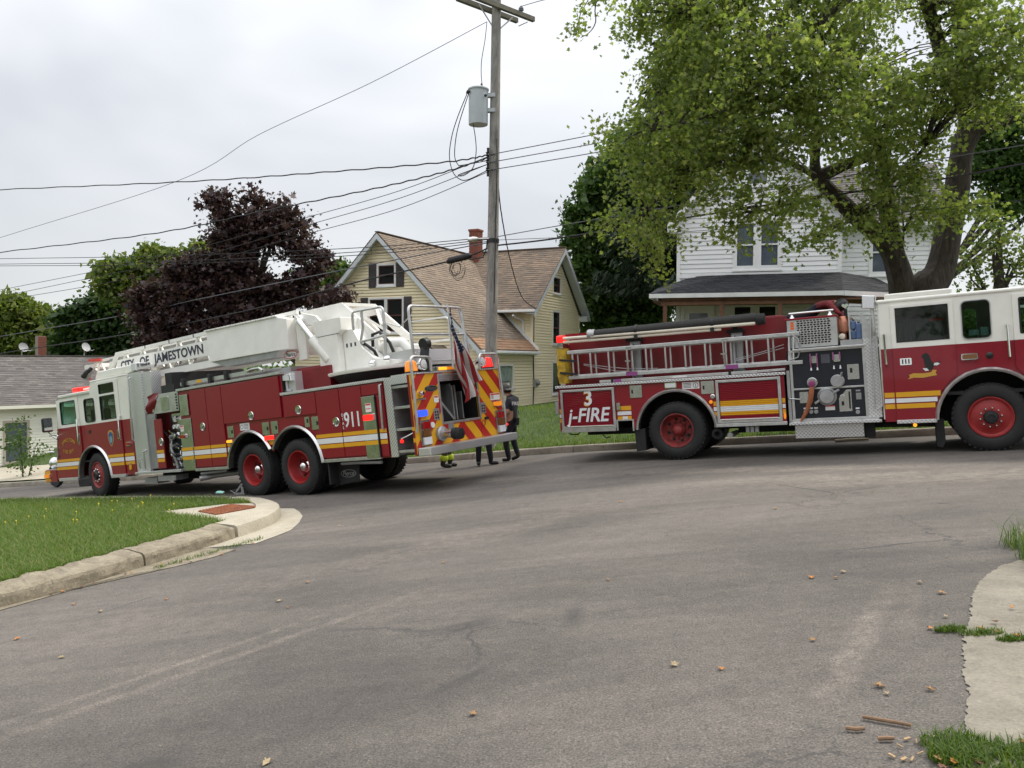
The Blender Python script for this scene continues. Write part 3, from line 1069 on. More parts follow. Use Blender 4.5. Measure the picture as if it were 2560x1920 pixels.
# --- body core with two wheel arches
RA = .735
lowpoly = [(3.62, .6), (3.62, 2.3), (.22, 2.3), (.22, 1.90), (-2.42, 1.90), (-2.42, .6)]
cut = notch_arch(0, .53, RA, .6, 16, .77)[::-1]
cut2 = notch_arch(1.36, .53, RA, .6, 16, .77)[::-1]
mid = .68
low = lowpoly + [p for p in cut if p[0] < mid] + [p for p in cut2 if p[0] > mid]
t.part('body', [M_red, M_dark], lambda b: t.side(b, low, [], .03, 2.44, 0, side_mi=1))
t.part('body_top', M_red, lambda b: (t.box(b, .24, 3.6, .05, 2.45, 2.295, 2.315), t.box(b, -2.42, .2, .05, 2.45, 1.895, 1.92)))
for cx, a0, a1 in ((0, 30, 175), (1.36, 5, 150)):
    arch_trim(t, cx, .53, RA, a0, a1, -.01, ry=.77)
# --- locker doors
def door(s0, s1, h0, h1, m=M_red, name='locker_door'):
    return t.part(name, m, lambda b: t.side(b, rect(s0+.008, s1-.008, h0+.008, h1-.008), [], -.005, .03), bevel=.006)
for a in ((2.63, 3.20, .66, 2.29), (2.10, 2.63, .66, 2.29), (.28, 2.10, 1.49, 2.29), (-.70, .22, 1.48, 1.89), (-1.32, -.70, .66, 1.89), (-1.88, -1.32, .66, 1.89), (-2.41, -1.88, 1.69, 1.89), (-2.41, -2.22, .62, 1.68)):
    door(*a)
for s, h in ((1.20, 1.60), (2.82, 1.50), (-.21, 1.60), (-1.19, 1.30), (4.40, 1.28)):
    handle_oval(t, s, h, -.012)
# shiny overlay panels ahead of the tandem and by the tail
t.part('steel_panel', M_ss, lambda b: t.side(b, rect(3.22, 3.64, .61, 1.71), [], -.01, .035), bevel=.004)
t.part('steel_panel', M_ss, lambda b: t.side(b, rect(3.27, 3.57, 1.78, 2.22), [], -.01, .03), bevel=.004)
sp = t.part('steel_panel', M_ss, lambda b: t.side(b, rect(-2.2, -1.88, .61, 1.68), [], -.02, .045), bevel=.004)
t.part('panel_edge', M_blk, lambda b: t.side(b, rect(-2.225, -2.2, .62, 1.66), [], -.03, .04), sp)
t.part('trim_strip', M_alu, lambda b: t.box(b, .2, 3.65, -.015, .06, 2.31, 2.36), bevel=.004)
t.part('trim_strip', M_dia, lambda b: t.box(b, -2.45, .26, -.02, .12, 1.905, 1.955), bevel=.004)
t.pbox('lower_trim', M_alu, 2.08, 3.24, -.01, .05, .585, .64, bevel=.004)
t.pbox('lower_trim', M_alu, -2.2, -.68, -.01, .05, .585, .64, bevel=.004)
# stripes on the body
for s0, s1 in ((2.64, 3.21), (2.11, 2.62), (-1.31, -.62), (-1.87, -1.33)):
    stripes(t, s0, s1, -.008, STR)
for s0, s1 in ((3.225, 3.635), (-2.195, -1.885)):
    stripes(t, s0, s1, -.0245, STR)
stripes(t, -2.4, -2.235, -.008, STR)
stripes(t, 1.99, 2.10, .022, STR)
for m, h0, h1 in ((M_yel, .98, 1.1),):
    t.part('stripe', m, lambda b: t.side(b, [(.60, 1.0), (.76, 1.0), (.80, 1.08), (.56, 1.08)], [], .024, .004))
# small service flaps, labels and lamps above the wheels
for a in ((1.84, 2.04, 1.21, 1.44), (.72, .93, 1.2, 1.44), (.46, .66, 1.2, 1.44), (-.45, -.32, 1.26, 1.45), (-.71, -.51, 1.2, 1.44)):
    f = t.part('service_flap', M_ss, lambda b: t.side(b, rrect(*a, .012), [], .016, .012), bevel=.003)
    t.part('flap_latch', M_blk, lambda b: t.side(b, rrect(a[0]+.03, a[0]+.07, a[2]+.08, a[2]+.15, .008), [], .01, .006), f)
lb = t.part('warning_label', M_paper, lambda b: t.side(b, rect(1.33, 1.63, 1.33, 1.47), [], .026, .003))
t.part('print', M_navy_t, lambda b: [t.side(b, rect(1.36, 1.50, h, h+.008), [], .0245, .001) for h in (1.36, 1.385, 1.41, 1.435)] + [t.side(b, oval(1.57, 1.4, .045, .045), [oval(1.57, 1.4, .037, .037)], .0245, .001)], lb)
lamp(t, 'marker_lamp', 1.9, 2.07, 1.1, 1.18, .025, M_lambl)
lamp(t, 'marker_lamp', .58, .86, 1.08, 1.19, .02, M_lred)
lamp(t, 'marker_lamp', -2.16, -1.92, 1.25, 1.38, -.025, M_lred)
lamp(t, 'marker_lamp', 3.43, 3.62, 1.29, 1.39, -.015, M_lredoff)
for s0, s1, h0, h1, w in ((-2.11, -1.97, 1.41, 1.56, -.0225), (3.5, 3.62, 1.45, 1.58, -.0125)):
    o = t.part('warning_label', M_paper, lambda b: t.side(b, rect(s0, s1, h0, h1), [], w, .002))
    t.part('print', M_label_r, lambda b: [t.side(b, rect(s0+.008, s1-.008, h, h+d), [], w-.0015, .001) for h, d in ((h1-.035, .028), (h0+.05, .012))], o)
# DIAL 911
t.txt('lettering', '911', .37, M_wht, -1.61, -.009, 1.30, sx=.78, bold=.006)
for i, ch in enumerate('DIAL'):
    t.txt('lettering', ch, .075, M_wht, -1.365, -.009, 1.405 - i*.075)
# --- diamond plate column, pump bay, steps behind the cab
t.part('diamond_plate_panel', M_dia, lambda b: (t.box(b, 4.98, 5.52, .02, .1, .62, 2.9), t.box(b, 4.66, 4.98, .05, .3, 1.95, 2.87)))
t.part('louvre_panel', M_alu_d, lambda b: [t.box(b, 4.64, 4.97, .06, .09, .7, 1.92)] + [t.box(b, 4.65, 4.96, .045, .07, .74+.06*i, .77+.06*i) for i in range(19)])
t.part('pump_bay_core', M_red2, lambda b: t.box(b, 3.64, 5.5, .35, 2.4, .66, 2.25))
t.part('slim_panel', M_red, lambda b: t.side(b, rect(4.34, 4.63, .7, 1.78), [], .0, .03), bevel=.005)
stripes(t, 4.345, 4.625, -.003, STR)
t.part('pump_panel', M_panel, lambda b: t.box(b, 3.66, 4.34, .22, .36, .64, 1.86))
gg = t.part('gauge_panel', M_ss, lambda b: t.side(b, rect(3.7, 4.24, 1.48, 1.86), [], .2, .02))
for s, h, r_ in [(4.1, 1.74, .075), (3.88, 1.74, .075)] + [(4.16 - .125*i, 1.57, .05) for i in range(4)]:
    o = t.part('gauge', M_chr, lambda b: b.lathe([(r_, 0), (r_, .03), (r_*.85, .034), (r_*.82, .02), (0, .02)], t.P(s, .2, h), t.N, 18), gg, smooth=True)
    t.part('dial', M_paper, lambda b: b.lathe([(r_*.8, .0), (r_*.8, .022), (0, .022)], t.P(s, .2, h), t.N, 16), o)
rv = random.Random(5)
for i, (s, h) in enumerate([(4.2, 1.36), (4.0, 1.38), (3.82, 1.32), (4.12, 1.16), (3.9, 1.1), (4.2, .96), (3.98, .88), (3.78, .92), (4.14, .76), (3.86, .74)]):
    r_ = rv.uniform(.04, .075)
    o = t.part('valve', M_chr if i % 3 else M_alu_d, lambda b: b.lathe([(r_*.7, 0), (r_*.7, .05), (r_, .055), (r_, .09), (r_*.5, .1), (r_*.5, .17), (0, .175)], t.P(s, .24, h), t.N, 14), smooth=True)
    t.part('valve_lever', M_chr if i % 2 else M_blk, lambda b: b.tube([t.P(s, .1, h), t.P(s + rv.uniform(-.05, .05), .04, h + .05), t.P(s + rv.uniform(-.1, .1), .0, h + .13)], .014, 6), o, smooth=True)
tubes(t, 'pump_pipe', M_alu_d, [[(4.25, .15, 1.4), (4.22, .1, 1.1), (4.1, .12, .8), (4.12, .15, .68)], [(3.75, .15, 1.35), (3.72, .1, 1.05), (3.8, .12, .7)]], .035)
t.part('crosslay_tray', M_alu, lambda b: (t.side(b, [(4.64, 1.9), (3.66, 1.9), (3.64, 2.32), (4.36, 2.32)], [], .02, .03), t.box(b, 3.66, 4.36, .03, .6, 2.2, 2.3)), bevel=.004)
t.part('tray_slots', M_dark, lambda b: [t.side(b, rect(3.68, 3.74, 1.94+.06*i, 1.975+.06*i), [], .016, .003) for i in range(6)])
t.part('tray_latch', M_ss, lambda b: t.side(b, rrect(4.0, 4.28, 1.95, 2.24, .02), [], .005, .02), bevel=.004)
# slack red cover over the hose bed
def tarp(b):
    A = [(4.80, 2.30), (4.60, 2.36), (4.42, 2.35)]
    B = [(4.86, 1.92), (4.72, 1.94), (4.52, 2.06)]
    vv = []
    for i in range(9):
        f = i / 8
        for k in range(3):
            x = A[k][0]*(1-f) + B[k][0]*f
            h = A[k][1]*(1-f) + B[k][1]*f
            vv.append(t.P(x, .0 + .04*math.sin(f*7 + k) + .02*k, h))
    b.add(vv, [(3*i+k, 3*i+k+1, 3*i+k+4, 3*i+k+3) for i in range(8) for k in range(2)])
t.part('hose_bed_cover', M_red2, tarp, smooth=True)
t.part('running_board', M_dia, lambda b: t.box(b, 3.7, 5.5, -.06, .4, .6, .655), bevel=.005)
t.part('under_step', M_alu_d, lambda b: (t.box(b, 4.0, 4.7, 0, .3, .42, .53), t.box(b, 4.9, 5.4, .1, .4, .36, .5)))
tubes(t, 'grab_rail', M_alu, [[(5.38, .0, 2.8), (5.4, -.05, 2.76), (5.47, -.05, 1.4), (5.47, .0, 1.36)]], .018)
tubes(t, 'step_bracket', M_ss, [[(5.28, .02, .7), (5.28, -.05, .75), (5.28, -.05, .92), (5.28, .02, .95)], [(5.08, .02, .68), (5.05, -.06, .72), (5.05, -.06, 1.1), (5.1, .02, 1.14)], [(5.1, -.05, 1.1), (4.94, -.05, 1.12)]], .016)
# --- cab
CF = lambda h: 9.33 - .23*(h - .65)                    # raked front face
DIV = 1.88
W1, W2 = rrect(7.99, 8.76, 1.95, 2.53, .05), rrect(7.13, 7.60, 1.93, 2.50, .07)
W3, W4 = rrect(6.15, 6.83, 1.93, 2.50, .03), rrect(6.15, 6.83, 2.55, 2.78, .03)
arch = notch_arch(FW[0], .60, .76, .62, 16, .75)
def cab_side(far):
    w = 2.47 if far else .03
    wi = 2.45 if far else .05
    up_ = [(5.57, DIV), (CF(DIV), DIV), (CF(2.62), 2.62), (CF(2.62)-.06, 2.67), (7.30, 2.67), (7.22, 2.88), (5.57, 2.88)]
    lo_ = [(5.57, .6), (5.57, DIV), (CF(DIV), DIV), (CF(.6), .6)] + arch
    t.part('cab_side', [M_white, M_red], lambda b: (t.side(b, up_, [W1, W2, W3, W4], w, .05, 0, far), t.side(b, lo_, [], w, .05, 1, far)))
cab_side(False)
cab_side(True)
def shrink(P, k=.96):
    cx, cy = sum(p[0] for p in P)/len(P), sum(p[1] for p in P)/len(P)
    return [(cx+(p[0]-cx)*k, cy+(p[1]-cy)*k) for p in P]
# doors proud of the cab side, each two-tone, with a gap round it
def cab_door(s0, s1, top, win, bot):
    u = [(s0, DIV), (s1, DIV), (s1, top), (s0, top)]
    l = [p for p in bot]
    o = t.part('cab_door', [M_white, M_red], lambda b: (t.side(b, u, win, .005, .022, 0), t.side(b, l, [], .005, .022, 1)), bevel=.004)
    return o
d1 = cab_door(7.87, 8.93, 2.58, [W1], [(7.87, DIV), (7.87, 1.28), (8.02, 1.03), (8.12, .64), (9.06, .64), (8.99, DIV)])
d2 = cab_door(6.0, 6.96, 2.84, [W3, W4], [(6.0, DIV), (6.0, .64), (6.6, .64), (6.66, .95), (6.8, 1.17), (6.96, 1.29), (6.96, DIV)])
for P, m, w, nm in ((W1, M_glass_g, .03, 'window'), (W2, M_glass, .04, 'window'), (W3, M_glass, .03, 'window'), (W4, M_glass, .03, 'window')):
    p = t.part(nm, m, lambda b: t.side(b, P, [], w, .004), {id(W1): d1, id(W3): d2, id(W4): d2}.get(id(P)))
    t.part('window_seal', M_blk, lambda b: t.side(b, P, [shrink(P, .94)], w-.028, .03), p)
for P, m in ((W1, M_glass_g), (W2, M_glass), (W3, M_glass), (W4, M_glass)):
    t.part('window', m, lambda b: t.side(b, P, [], 2.46, .004, far=True))
t.part('roof', M_white, lambda b: (t.box(b, 5.57, 7.24, .02, 2.48, 2.865, 2.91), t.box(b, 7.28, CF(2.62)-.02, .02, 2.48, 2.66, 2.70), b.plate([(.03, 0), (2.47, 0), (2.47, .24), (.03, .24)], [], .04, t.P(7.29, 0, 2.67), (0, -1, 0), (-.3, 0, .95), (1, 0, .3))), bevel=.02, seg=3)
t.part('drip_rail', M_alu, lambda b: (t.box(b, 7.3, 8.86, -.005, .02, 2.625, 2.645),))
# front face and windscreen
nf = Vector((1, 0, .23)).normalized()
uf = Vector((-.23, 0, 1))
def front(b):
    O = t.P(CF(.65), 0, .65)
    b.plate(rect(.03, 2.47, -.05, 1.2), [], .05, O, (0, -1, 0), uf, nf, 1)
    b.plate(rect(.03, 2.47, 1.2, 2.0), [rrect(.16, 1.2, 1.28, 1.9, .06), rrect(1.3, 2.34, 1.28, 1.9, .06)], .05, O, (0, -1, 0), uf, nf, 0)
t.part('cab_front', [M_white, M_red], front)
for a in ((.16, 1.2), (1.3, 2.34)):
    t.part('windscreen', M_glass, lambda b: b.plate(rrect(*a, 1.28, 1.9, .06), [], .004, t.P(CF(.65), 0, .65) - nf*.02, (0, -1, 0), uf, nf))
t.part('grille', M_chr, lambda b: [b.plate(rect(.7, 1.8, .2+.08*i, .25+.08*i), [], .03, t.P(CF(.65), 0, .65) + nf*.03, (0, -1, 0), uf, nf) for i in range(9)])
for w0 in (.12, 1.9):
    o = t.part('headlight', M_chr, lambda b: b.plate(rrect(w0, w0+.48, .5, .76, .03), [], .07, t.P(CF(.65), 0, .65) + nf*.07, (0, -1, 0), uf, nf), bevel=.01)
    t.part('lens', M_lwht, lambda b: [b.lathe([(.09, 0), (.08, .02), (0, .03)], t.P(CF(.65), 0, .65) + nf*.07 + Vector((0, -(w0+.13+.22*i), 0)) + uf*.63, nf, 14) for i in range(2)], o, smooth=True)
t.part('corner_lamp', M_ss, lambda b: t.side(b, rrect(9.02, 9.2, 1.17, 1.41, .02), [], -.03, .06), bevel=.01)
# rear cab wall, floor, seats
t.part('cab_rear', M_white, lambda b: t.box(b, 5.55, 5.6, .06, 2.44, .62, 2.86))
t.part('cab_floor', M_seat, lambda b: (t.box(b, 5.6, 9.2, .08, 2.42, .98, 1.02), t.box(b, 6.8, 8.0, .9, 1.6, 1.0, 1.75)))
for s, w in ((8.1, .3), (8.1, 1.7), (6.2, .3), (6.2, 1.1), (6.2, 1.8)):
    t.part('seat', M_seat, lambda b: (t.box(b, s-.25, s+.25, w, w+.48, 1.3, 1.45), t.box(b, s-.32, s-.2, w, w+.48, 1.4, 2.25 if s > 7 else 2.1)), bevel=.04)
b = MB()
c0 = t.P(8.62, .6, 1.98)
ax = Vector((.75, 0, -.5)).normalized()
x_ = ax.orthogonal().normalized(); y_ = ax.cross(x_)
b.tube([c0 + (x_*math.cos(2*PI*i/20) + y_*math.sin(2*PI*i/20))*.22 for i in range(21)], .016, 6, cap=False)
b.bar(c0 - x_*.21, c0 + x_*.21, .03, .02)
b.tube([c0, c0 + Vector((.4, 0, -.35))], .03, 6)
b.build('steering_wheel', M_seat, lt, smooth=True)
t.part('dashboard', M_seat, lambda b: t.box(b, 8.72, CF(1.7)-.06, .1, 2.4, 1.4, 1.93), bevel=.04)
# cab trim: stripes, arch, handles, lettering, badge
def cabclip(s0, s1, h):
    return s0, s1
stripes(t, 5.60, 5.995, .024, STR)
for (h0, h1), m in zip(STR, (M_yel, M_wht, M_yel)):
    hm = (h0+h1)/2
    r_ = .81
    dx = math.sqrt(max(0, r_*r_ - (hm-.6)**2))
    t.part('stripe', m, lambda b: t.side(b, rect(6.01, FW[0]-dx, h0, h1), [], -.001, .004))
    t.part('stripe', m, lambda b: t.side(b, rect(FW[0]+dx, 9.03, h0, h1), [], -.001, .004))
    t.part('stripe', m, lambda b: t.side(b, rect(9.07, CF(hm)-.01, h0, h1), [], .026, .004))
arch_trim(t, FW[0], .60, .76, 2, 178, 0, ry=.75)
t.part('cab_step', M_dia, lambda b: (t.box(b, 5.97, 6.6, -.03, .3, .56, .635), t.box(b, 8.16, 9.1, -.03, .3, .56, .635)), bevel=.006)
for s, h0, h1 in ((7.90, 1.42, 2.06), (6.0, 1.42, 1.98)):
    tubes(t, 'grab_rail', M_chr, [[(s-.02, .01, h1), (s-.02, -.06, h1-.02), (s-.01, -.06, h0+.05), (s-.01, -.02, h0)]], .017)
for s, h, p in ((7.98, 1.58, d1), (6.12, 1.56, d2)):
    o = t.part('door_handle', M_chr, lambda b: t.side(b, rrect(s-.06, s+.06, h-.11, h+.11, .02), [], -.002, .012), p, bevel=.003)
    t.part('latch', M_blk, lambda b: t.side(b, rrect(s-.04, s+.04, h-.08, h+.08, .02), [], -.005, .006), o)
lamp(t, 'marker_lamp', 5.68, 5.86, 1.27, 1.36, .02, M_lredoff)
t.part('socket', M_blk, lambda b: t.side(b, rect(7.42, 7.52, 1.66, 1.74), [], .02, .02))
lk = t.part('padlock', M_yel, lambda b: t.side(b, rrect(5.74, 5.82, .72, .83, .015), [], .0, .025))
tubes(t, 'shackle', M_ss, [[(5.76, -.0, .82), (5.76, -.0, .88), (5.80, -.0, .88), (5.80, -.0, .82)]], .007, lk)
tubes(t, 'door_hinge', M_ss, [[(9.02, -.02, 1.62), (9.08, -.05, 1.68), (9.16, -.12, 1.74)]], .02)
# badge
bd = t.part('door_badge', M_gold, lambda b: t.side(b, [(6.48+.125, 1.6), (6.48+.08, 1.66), (6.48, 1.68), (6.48-.08, 1.66), (6.48-.125, 1.6), (6.48-.12, 1.45), (6.48-.07, 1.35), (6.48, 1.29), (6.48+.07, 1.35), (6.48+.12, 1.45)], [], .0, .004))
M_bblue = mat('badge_blue', (.03, .09, .22), .4)
M_bpale = mat('badge_pale', (.2, .35, .42), .4, noise=.4, nscale=30)
t.part('badge_field', M_bblue, lambda b: t.side(b, [(6.48+.1, 1.59), (6.48, 1.65), (6.48-.1, 1.59), (6.48-.095, 1.46), (6.48-.055, 1.37), (6.48, 1.32), (6.48+.055, 1.37), (6.48+.095, 1.46)], [], -.002, .002), bd)
t.part('badge_scene', M_bpale, lambda b: t.side(b, oval(6.48, 1.46, .06, .08), [], -.004, .002), bd)
# arched gold lettering on the driver's door
def arc_text(word, s, h, R_, span, size, sgn):
    n = len(word)
    for i, ch in enumerate(word):
        a = (i - (n-1)/2) / (n-1) * span
        ss = s - R_*math.sin(a)
        hh = h + sgn*R_*(math.cos(a)-1)
        me_rot = -a*sgn
        U = Vector((-math.cos(me_rot), 0, math.sin(me_rot)))
        Wd = Vector((math.sin(me_rot), 0, math.cos(me_rot)))
        text('lettering', ch, size, M_gold, d1, t.P(ss, .001, hh), U, Wd, t.N, sx=.9)
arc_text('JAMESTOWN', 8.50, 1.57, .62, 1.0, .13, 1)
arc_text('FIRE DEPT.', 8.50, 1.27, 1.2, .46, .12, -1)
# mirror
mr = t.part('mirror', M_blk, lambda b: t.box(b, 9.0, 9.12, -.32, -.08, 1.82, 2.18), bevel=.04, seg=3)
t.part('mirror_glass', M_chr, lambda b: t.box(b, 8.994, 9.0, -.30, -.10, 1.85, 2.15), mr)
tubes(t, 'mirror_arm', M_chr, [[(9.06, -.2, 1.84), (9.05, -.12, 1.74), (8.98, .0, 1.7)]], .018, mr)
# bumper, siren
bu = t.part('front_bumper', M_red, lambda b: t.side(b, [(9.3, .55), (9.3, .86), (9.9, .86), (9.93, .82), (9.93, .6), (9.88, .55)], [], .02, 2.46), bevel=.02)
t.part('bumper_band', M_yel, lambda b: (t.side(b, rect(9.62, 9.9, .57, .64), [], .012, .01), t.side(b, rect(9.62, 9.9, .76, .84), [], .012, .01)), bu)
lamp(t, 'turn_signal', 9.62, 9.86, .65, .77, .01, M_lamb, bu)
t.part('bumper_deck', M_dia, lambda b: t.box(b, 9.3, 9.9, .05, 2.45, .862, .875), bu)
t.part('siren', M_chr, lambda b: b.lathe([(0, -.02), (.09, 0), (.15, .06), (.16, .12), (.15, .16), (.12, .18), (.12, .34), (.15, .38), (.16, .44), (.13, .48), (0, .49)], t.P(9.42, .28, 1.02), (1, .0, 0), 24), smooth=True)
# roof: light bar, air box, floodlight
lbar = t.part('light_bar', M_ss, lambda b: t.box(b, 8.22, 8.5, .25, 2.25, 2.7, 2.735))
for i, m in enumerate((M_lred, M_lwht, M_lredoff, M_lwht, M_lredoff)):
    t.part('lens', m, lambda b: t.box(b, 8.2, 8.52, .22+.41*i, .62+.41*i, 2.735, 2.85), lbar, bevel=.03)
t.part('light_bar_shade', M_white, lambda b: t.box(b, 7.75, 8.12, .3, 2.2, 2.76, 2.80), lbar, bevel=.01)
t.part('roof_box', M_white, lambda b: (b.plate([(5.42, 2.93), (7.05, 2.93), (7.05, 3.07), (6.98, 3.11), (5.42, 3.11)], [], .9, t.P(0, .12, 0), (1, 0, 0), (0, 0, 1), t.N),), bevel=.03, seg=3)
o = t.part('floodlight', M_chr, lambda b: t.box(b, 5.2, 5.42, .06, .42, 2.93, 3.12), bevel=.02)
t.part('lens', M_lwht, lambda b: t.side(b, rrect(5.22, 5.40, 2.95, 3.10, .02), [], .05, .012), o)
# --- aerial ladder
LW = (.66, 1.84)
def beam_side(b, w, s0, s1, top, bot, th=.05, n=9, rail=.07):
    t.box(b, s0, s1, w-th/2, w+th/2, top-rail, top)
    t.box(b, s0, s1, w-th/2, w+th/2, bot, bot+rail*2)
    for i in range(n):
        a = s0 + (s1-s0)*i/n
        c = s0 + (s1-s0)*(i+.5)/n
        e = s0 + (s1-s0)*(i+1)/n
        b.bar(t.P(a, w, bot+rail*1.5), t.P(c, w, top-rail*.5), .035, .035)
        b.bar(t.P(c, w, top-rail*.5), t.P(e, w, bot+rail*1.5), .035, .035)
t.part('ladder_base_section', M_ladw, lambda b: ([beam_side(b, w, .3, 7.0, 3.56, 2.77, .07, 9, .075) for w in LW], [b.bar(t.P(7.0, w, 3.53), t.P(7.42, w, 3.12), .06, .09) for w in LW], [b.bar(t.P(7.42, w, 3.14), t.P(7.0, w, 2.84), .06, .09) for w in LW]))
t.part('ladder_mid_section', M_alu_d, lambda b: [beam_side(b, w, .6, 7.6, 3.46, 2.86, .05, 12, .06) for w in (.8, 1.7)])
t.part('ladder_fly_section', M_ladw, lambda b: [beam_side(b, w, .8, 8.6, 3.53, 2.98, .05, 14, .06) for w in (.92, 1.58)])
rb = None
for i in range(24):
    s = .9 + i*.33
    if rb is None:
        rb = MB().tube([t.P(s, .82, 2.98), t.P(s, 1.68, 2.98)], .018, 6).build('rung', M_alu_d, lt)
    else:
        link_copy(rb, lt, location=(.33*i, 0, 0))
sg_ = t.part('name_board', M_ladw, lambda b: t.side(b, rect(2.9, 6.95, 3.03, 3.36), [], .60, .02))
t.txt('lettering', 'CITY', .29, M_navy_t, 6.5, .595, 3.19, sg_, width=.6, bold=.006)
t.txt('lettering', 'OF', .29, M_navy_t, 5.755, .595, 3.19, sg_, width=.39, bold=.006)
t.txt('lettering', 'JAMESTOWN', .29, M_navy_t, 4.36, .595, 3.19, sg_, width=1.94, bold=.006)
for s in (3.75, 4.7, 5.7):
    t.part('rail_mark', M_navy_t, lambda b: t.side(b, rect(s, s+.025, 3.49, 3.57), [], .618, .004))
# tip with monitor nozzle and lamps
t.part('ladder_tip', M_ladw, lambda b: (t.box(b, 8.5, 9.1, .9, 1.6, 3.36, 3.46), b.bar(t.P(8.6, .92, 3.4), t.P(9.15, .98, 3.46), .05, .05), b.bar(t.P(8.6, 1.58, 3.4), t.P(9.15, 1.5, 3.46), .05, .05)))
t.part('tip_guard', M_label_r, lambda b: (b.bar(t.P(8.2, .86, 3.52), t.P(8.75, .86, 3.56), .05, .07), b.bar(t.P(9.05, .95, 3.08), t.P(9.05, .95, 3.3), .08, .06)))
t.part('nozzle', M_blk, lambda b: b.lathe([(.05, 0), (.05, .15), (.07, .16), (.08, .26), (.06, .3), (.075, .42), (0, .42)], t.P(8.7, .85, 3.34), (.9, 0, -.35), 14), smooth=True)
tubes(t, 'tip_hose', M_alu_d, [[(8.5, .9, 3.3), (8.8, .86, 3.2), (9.05, .9, 3.1)]], .04)
# side box (ground ladder locker) on the base section
t.part('side_locker', M_ladw, lambda b: b.plate([(2.88, 2.84), (2.91, 3.5), (.62, 3.47), (.30, 3.39), (.32, 2.79), (.66, 2.81)], [], .25, t.P(0, .36, 0), (1, 0, 0), (0, 0, 1), t.N), bevel=.012)
t.part('locker_lid', M_ladw, lambda b: t.side(b, [(2.94, 3.495), (2.94, 3.525), (.58, 3.495), (.58, 3.465)], [], .33, .3), bevel=.006)
t.part('locker_floor', M_alu_d, lambda b: b.plate([(2.86, 2.84), (.68, 2.81), (.8, 2.69), (2.4, 2.69)], [], .3, t.P(0, .4, 0), (1, 0, 0), (0, 0, 1), t.N))
for i in range(14):
    s = .68 + i*.166
    if i == 0: rv0 = MB().lathe([(.009, 0), (.008, .006), (0, .007)], t.P(s, .33, 3.485), t.N, 6).build('rivet', M_ss, lt)
    else: link_copy(rv0, lt, location=(.166*i, 0, .0022*i))
# brand oval by the pivot
ov = t.part('brand_oval', M_label_r, lambda b: t.side(b, oval(.46, 2.70, .2, .08, 24), [oval(.46, 2.70, .185, .065, 24)], .5, .006))
t.part('oval_face', M_ladw, lambda b: t.side(b, oval(.46, 2.70, .185, .065, 24), [], .502, .004), ov)
t.txt('lettering', 'Pierce', .12, M_navy_t, .46, .497, 2.70, ov, shear=.3)
# --- turntable
for w in (.56, 1.88):
    t.part('pivot_arm', M_ladw, lambda b: t.side(b, [(.28, 2.56), (.28, 3.4), (.06, 3.46), (-.3, 3.36), (-.62, 3.05), (-.62, 2.95), (-.45, 2.95), (-.15, 3.2), (.02, 3.2), (.05, 2.56)], [], w, .06), bevel=.008)
    t.part('heel_frame', M_ladw, lambda b: t.side(b, [(.4, 3.54), (-.78, 3.54), (-1.62, 2.82), (-1.62, 2.58), (-1.42, 2.58), (-.95, 3.02), (-.45, 2.72), (.0, 2.62), (.4, 2.7)] if w < 1 else [(.4, 3.54), (-.78, 3.54), (-1.62, 2.82), (-1.62, 2.62), (-.8, 3.32), (.4, 3.32)], [], .82 if w < 1 else 1.68, .05), bevel=.006)
    cy = t.part('hydraulic_cylinder', M_ladw, lambda b: b.lathe([(0, 0), (.1, .01), (.115, .03), (.115, .62), (.095, .64), (0, .64)], t.P(-.72, w-.1, 2.44), t.P(.02, w-.1, 3.26)-t.P(-.72, w-.1, 2.44), 20), smooth=True)
    t.part('piston_rod', M_chr, lambda b: b.tube([t.P(-.3, w-.1, 2.9), t.P(.06, w-.1, 3.31)], .06, 14), cy, smooth=True)
    t.part('pivot_pin', M_ladw, lambda b: b.lathe([(.1, 0), (.1, .1), (.06, .11), (.06, .14), (0, .14)], t.P(.1, w-.0, 3.33), t.N, 18), smooth=True)
t.part('heel_crossbar', M_ladw, lambda b: [t.box(b, s-.04, s+.04, .84, 1.68, h-.03, h+.03) for s, h in ((-.8, 3.5), (-1.58, 2.74))] + [b.bar(t.P(-.85, .86, 3.46), t.P(-1.5, 1.3, 2.86), .05, .05), b.bar(t.P(-.85, 1.66, 3.46), t.P(-1.3, 1.3, 3.05), .05, .05), b.bar(t.P(-1.55, .86, 2.68), t.P(-1.5, 1.66, 2.68), .04, .03)])
t.part('console', M_ladw, lambda b: (t.side(b, [(-.5, 2.18), (-.5, 2.92), (-.42, 3.02), (-.42, 3.22), (-1.16, 3.2), (-1.16, 2.96), (-1.02, 2.9), (-1.02, 2.18)], [], .38, .5), t.side(b, [(-1.03, 2.2), (-1.03, 2.98), (-1.3, 2.96), (-1.5, 2.6), (-1.78, 2.36), (-2.35, 2.26), (-2.35, 2.2)], [], .52, .3)), bevel=.012)
t.part('console_seam', M_navy_t, lambda b: (t.side(b, rect(-1.1, -.5, 2.905, 2.915), [], .377, .004), [t.side(b, rect(-1.14-.11*i, -1.10-.11*i, 2.64, 2.71), [], .517, .004) for i in range(3)]))
t.part('lift_pipe', M_ladw, lambda b: b.tube([t.P(-1.5, .9, 2.5), t.P(-1.8, .9, 2.62), t.P(-2.1, .95, 2.6), t.P(-2.25, 1.0, 2.4), t.P(-2.28, 1.0, 2.2)], .09, 12), smooth=True)
t.part('pedestal', M_ladw, lambda b: t.box(b, -1.9, -.9, .85, 1.65, 2.2, 2.6), bevel=.03)
tubes(t, 'hydraulic_hose', M_blk, [[(-1.6, .7, 2.6), (-1.7, .62, 2.8), (-1.9, .6, 2.82), (-2.1, .62, 2.6), (-2.15, .7, 2.3)], [(-1.3, .7, 2.55), (-1.5, .6, 2.66), (-1.7, .62, 2.5), (-1.75, .7, 2.25)]], .03)
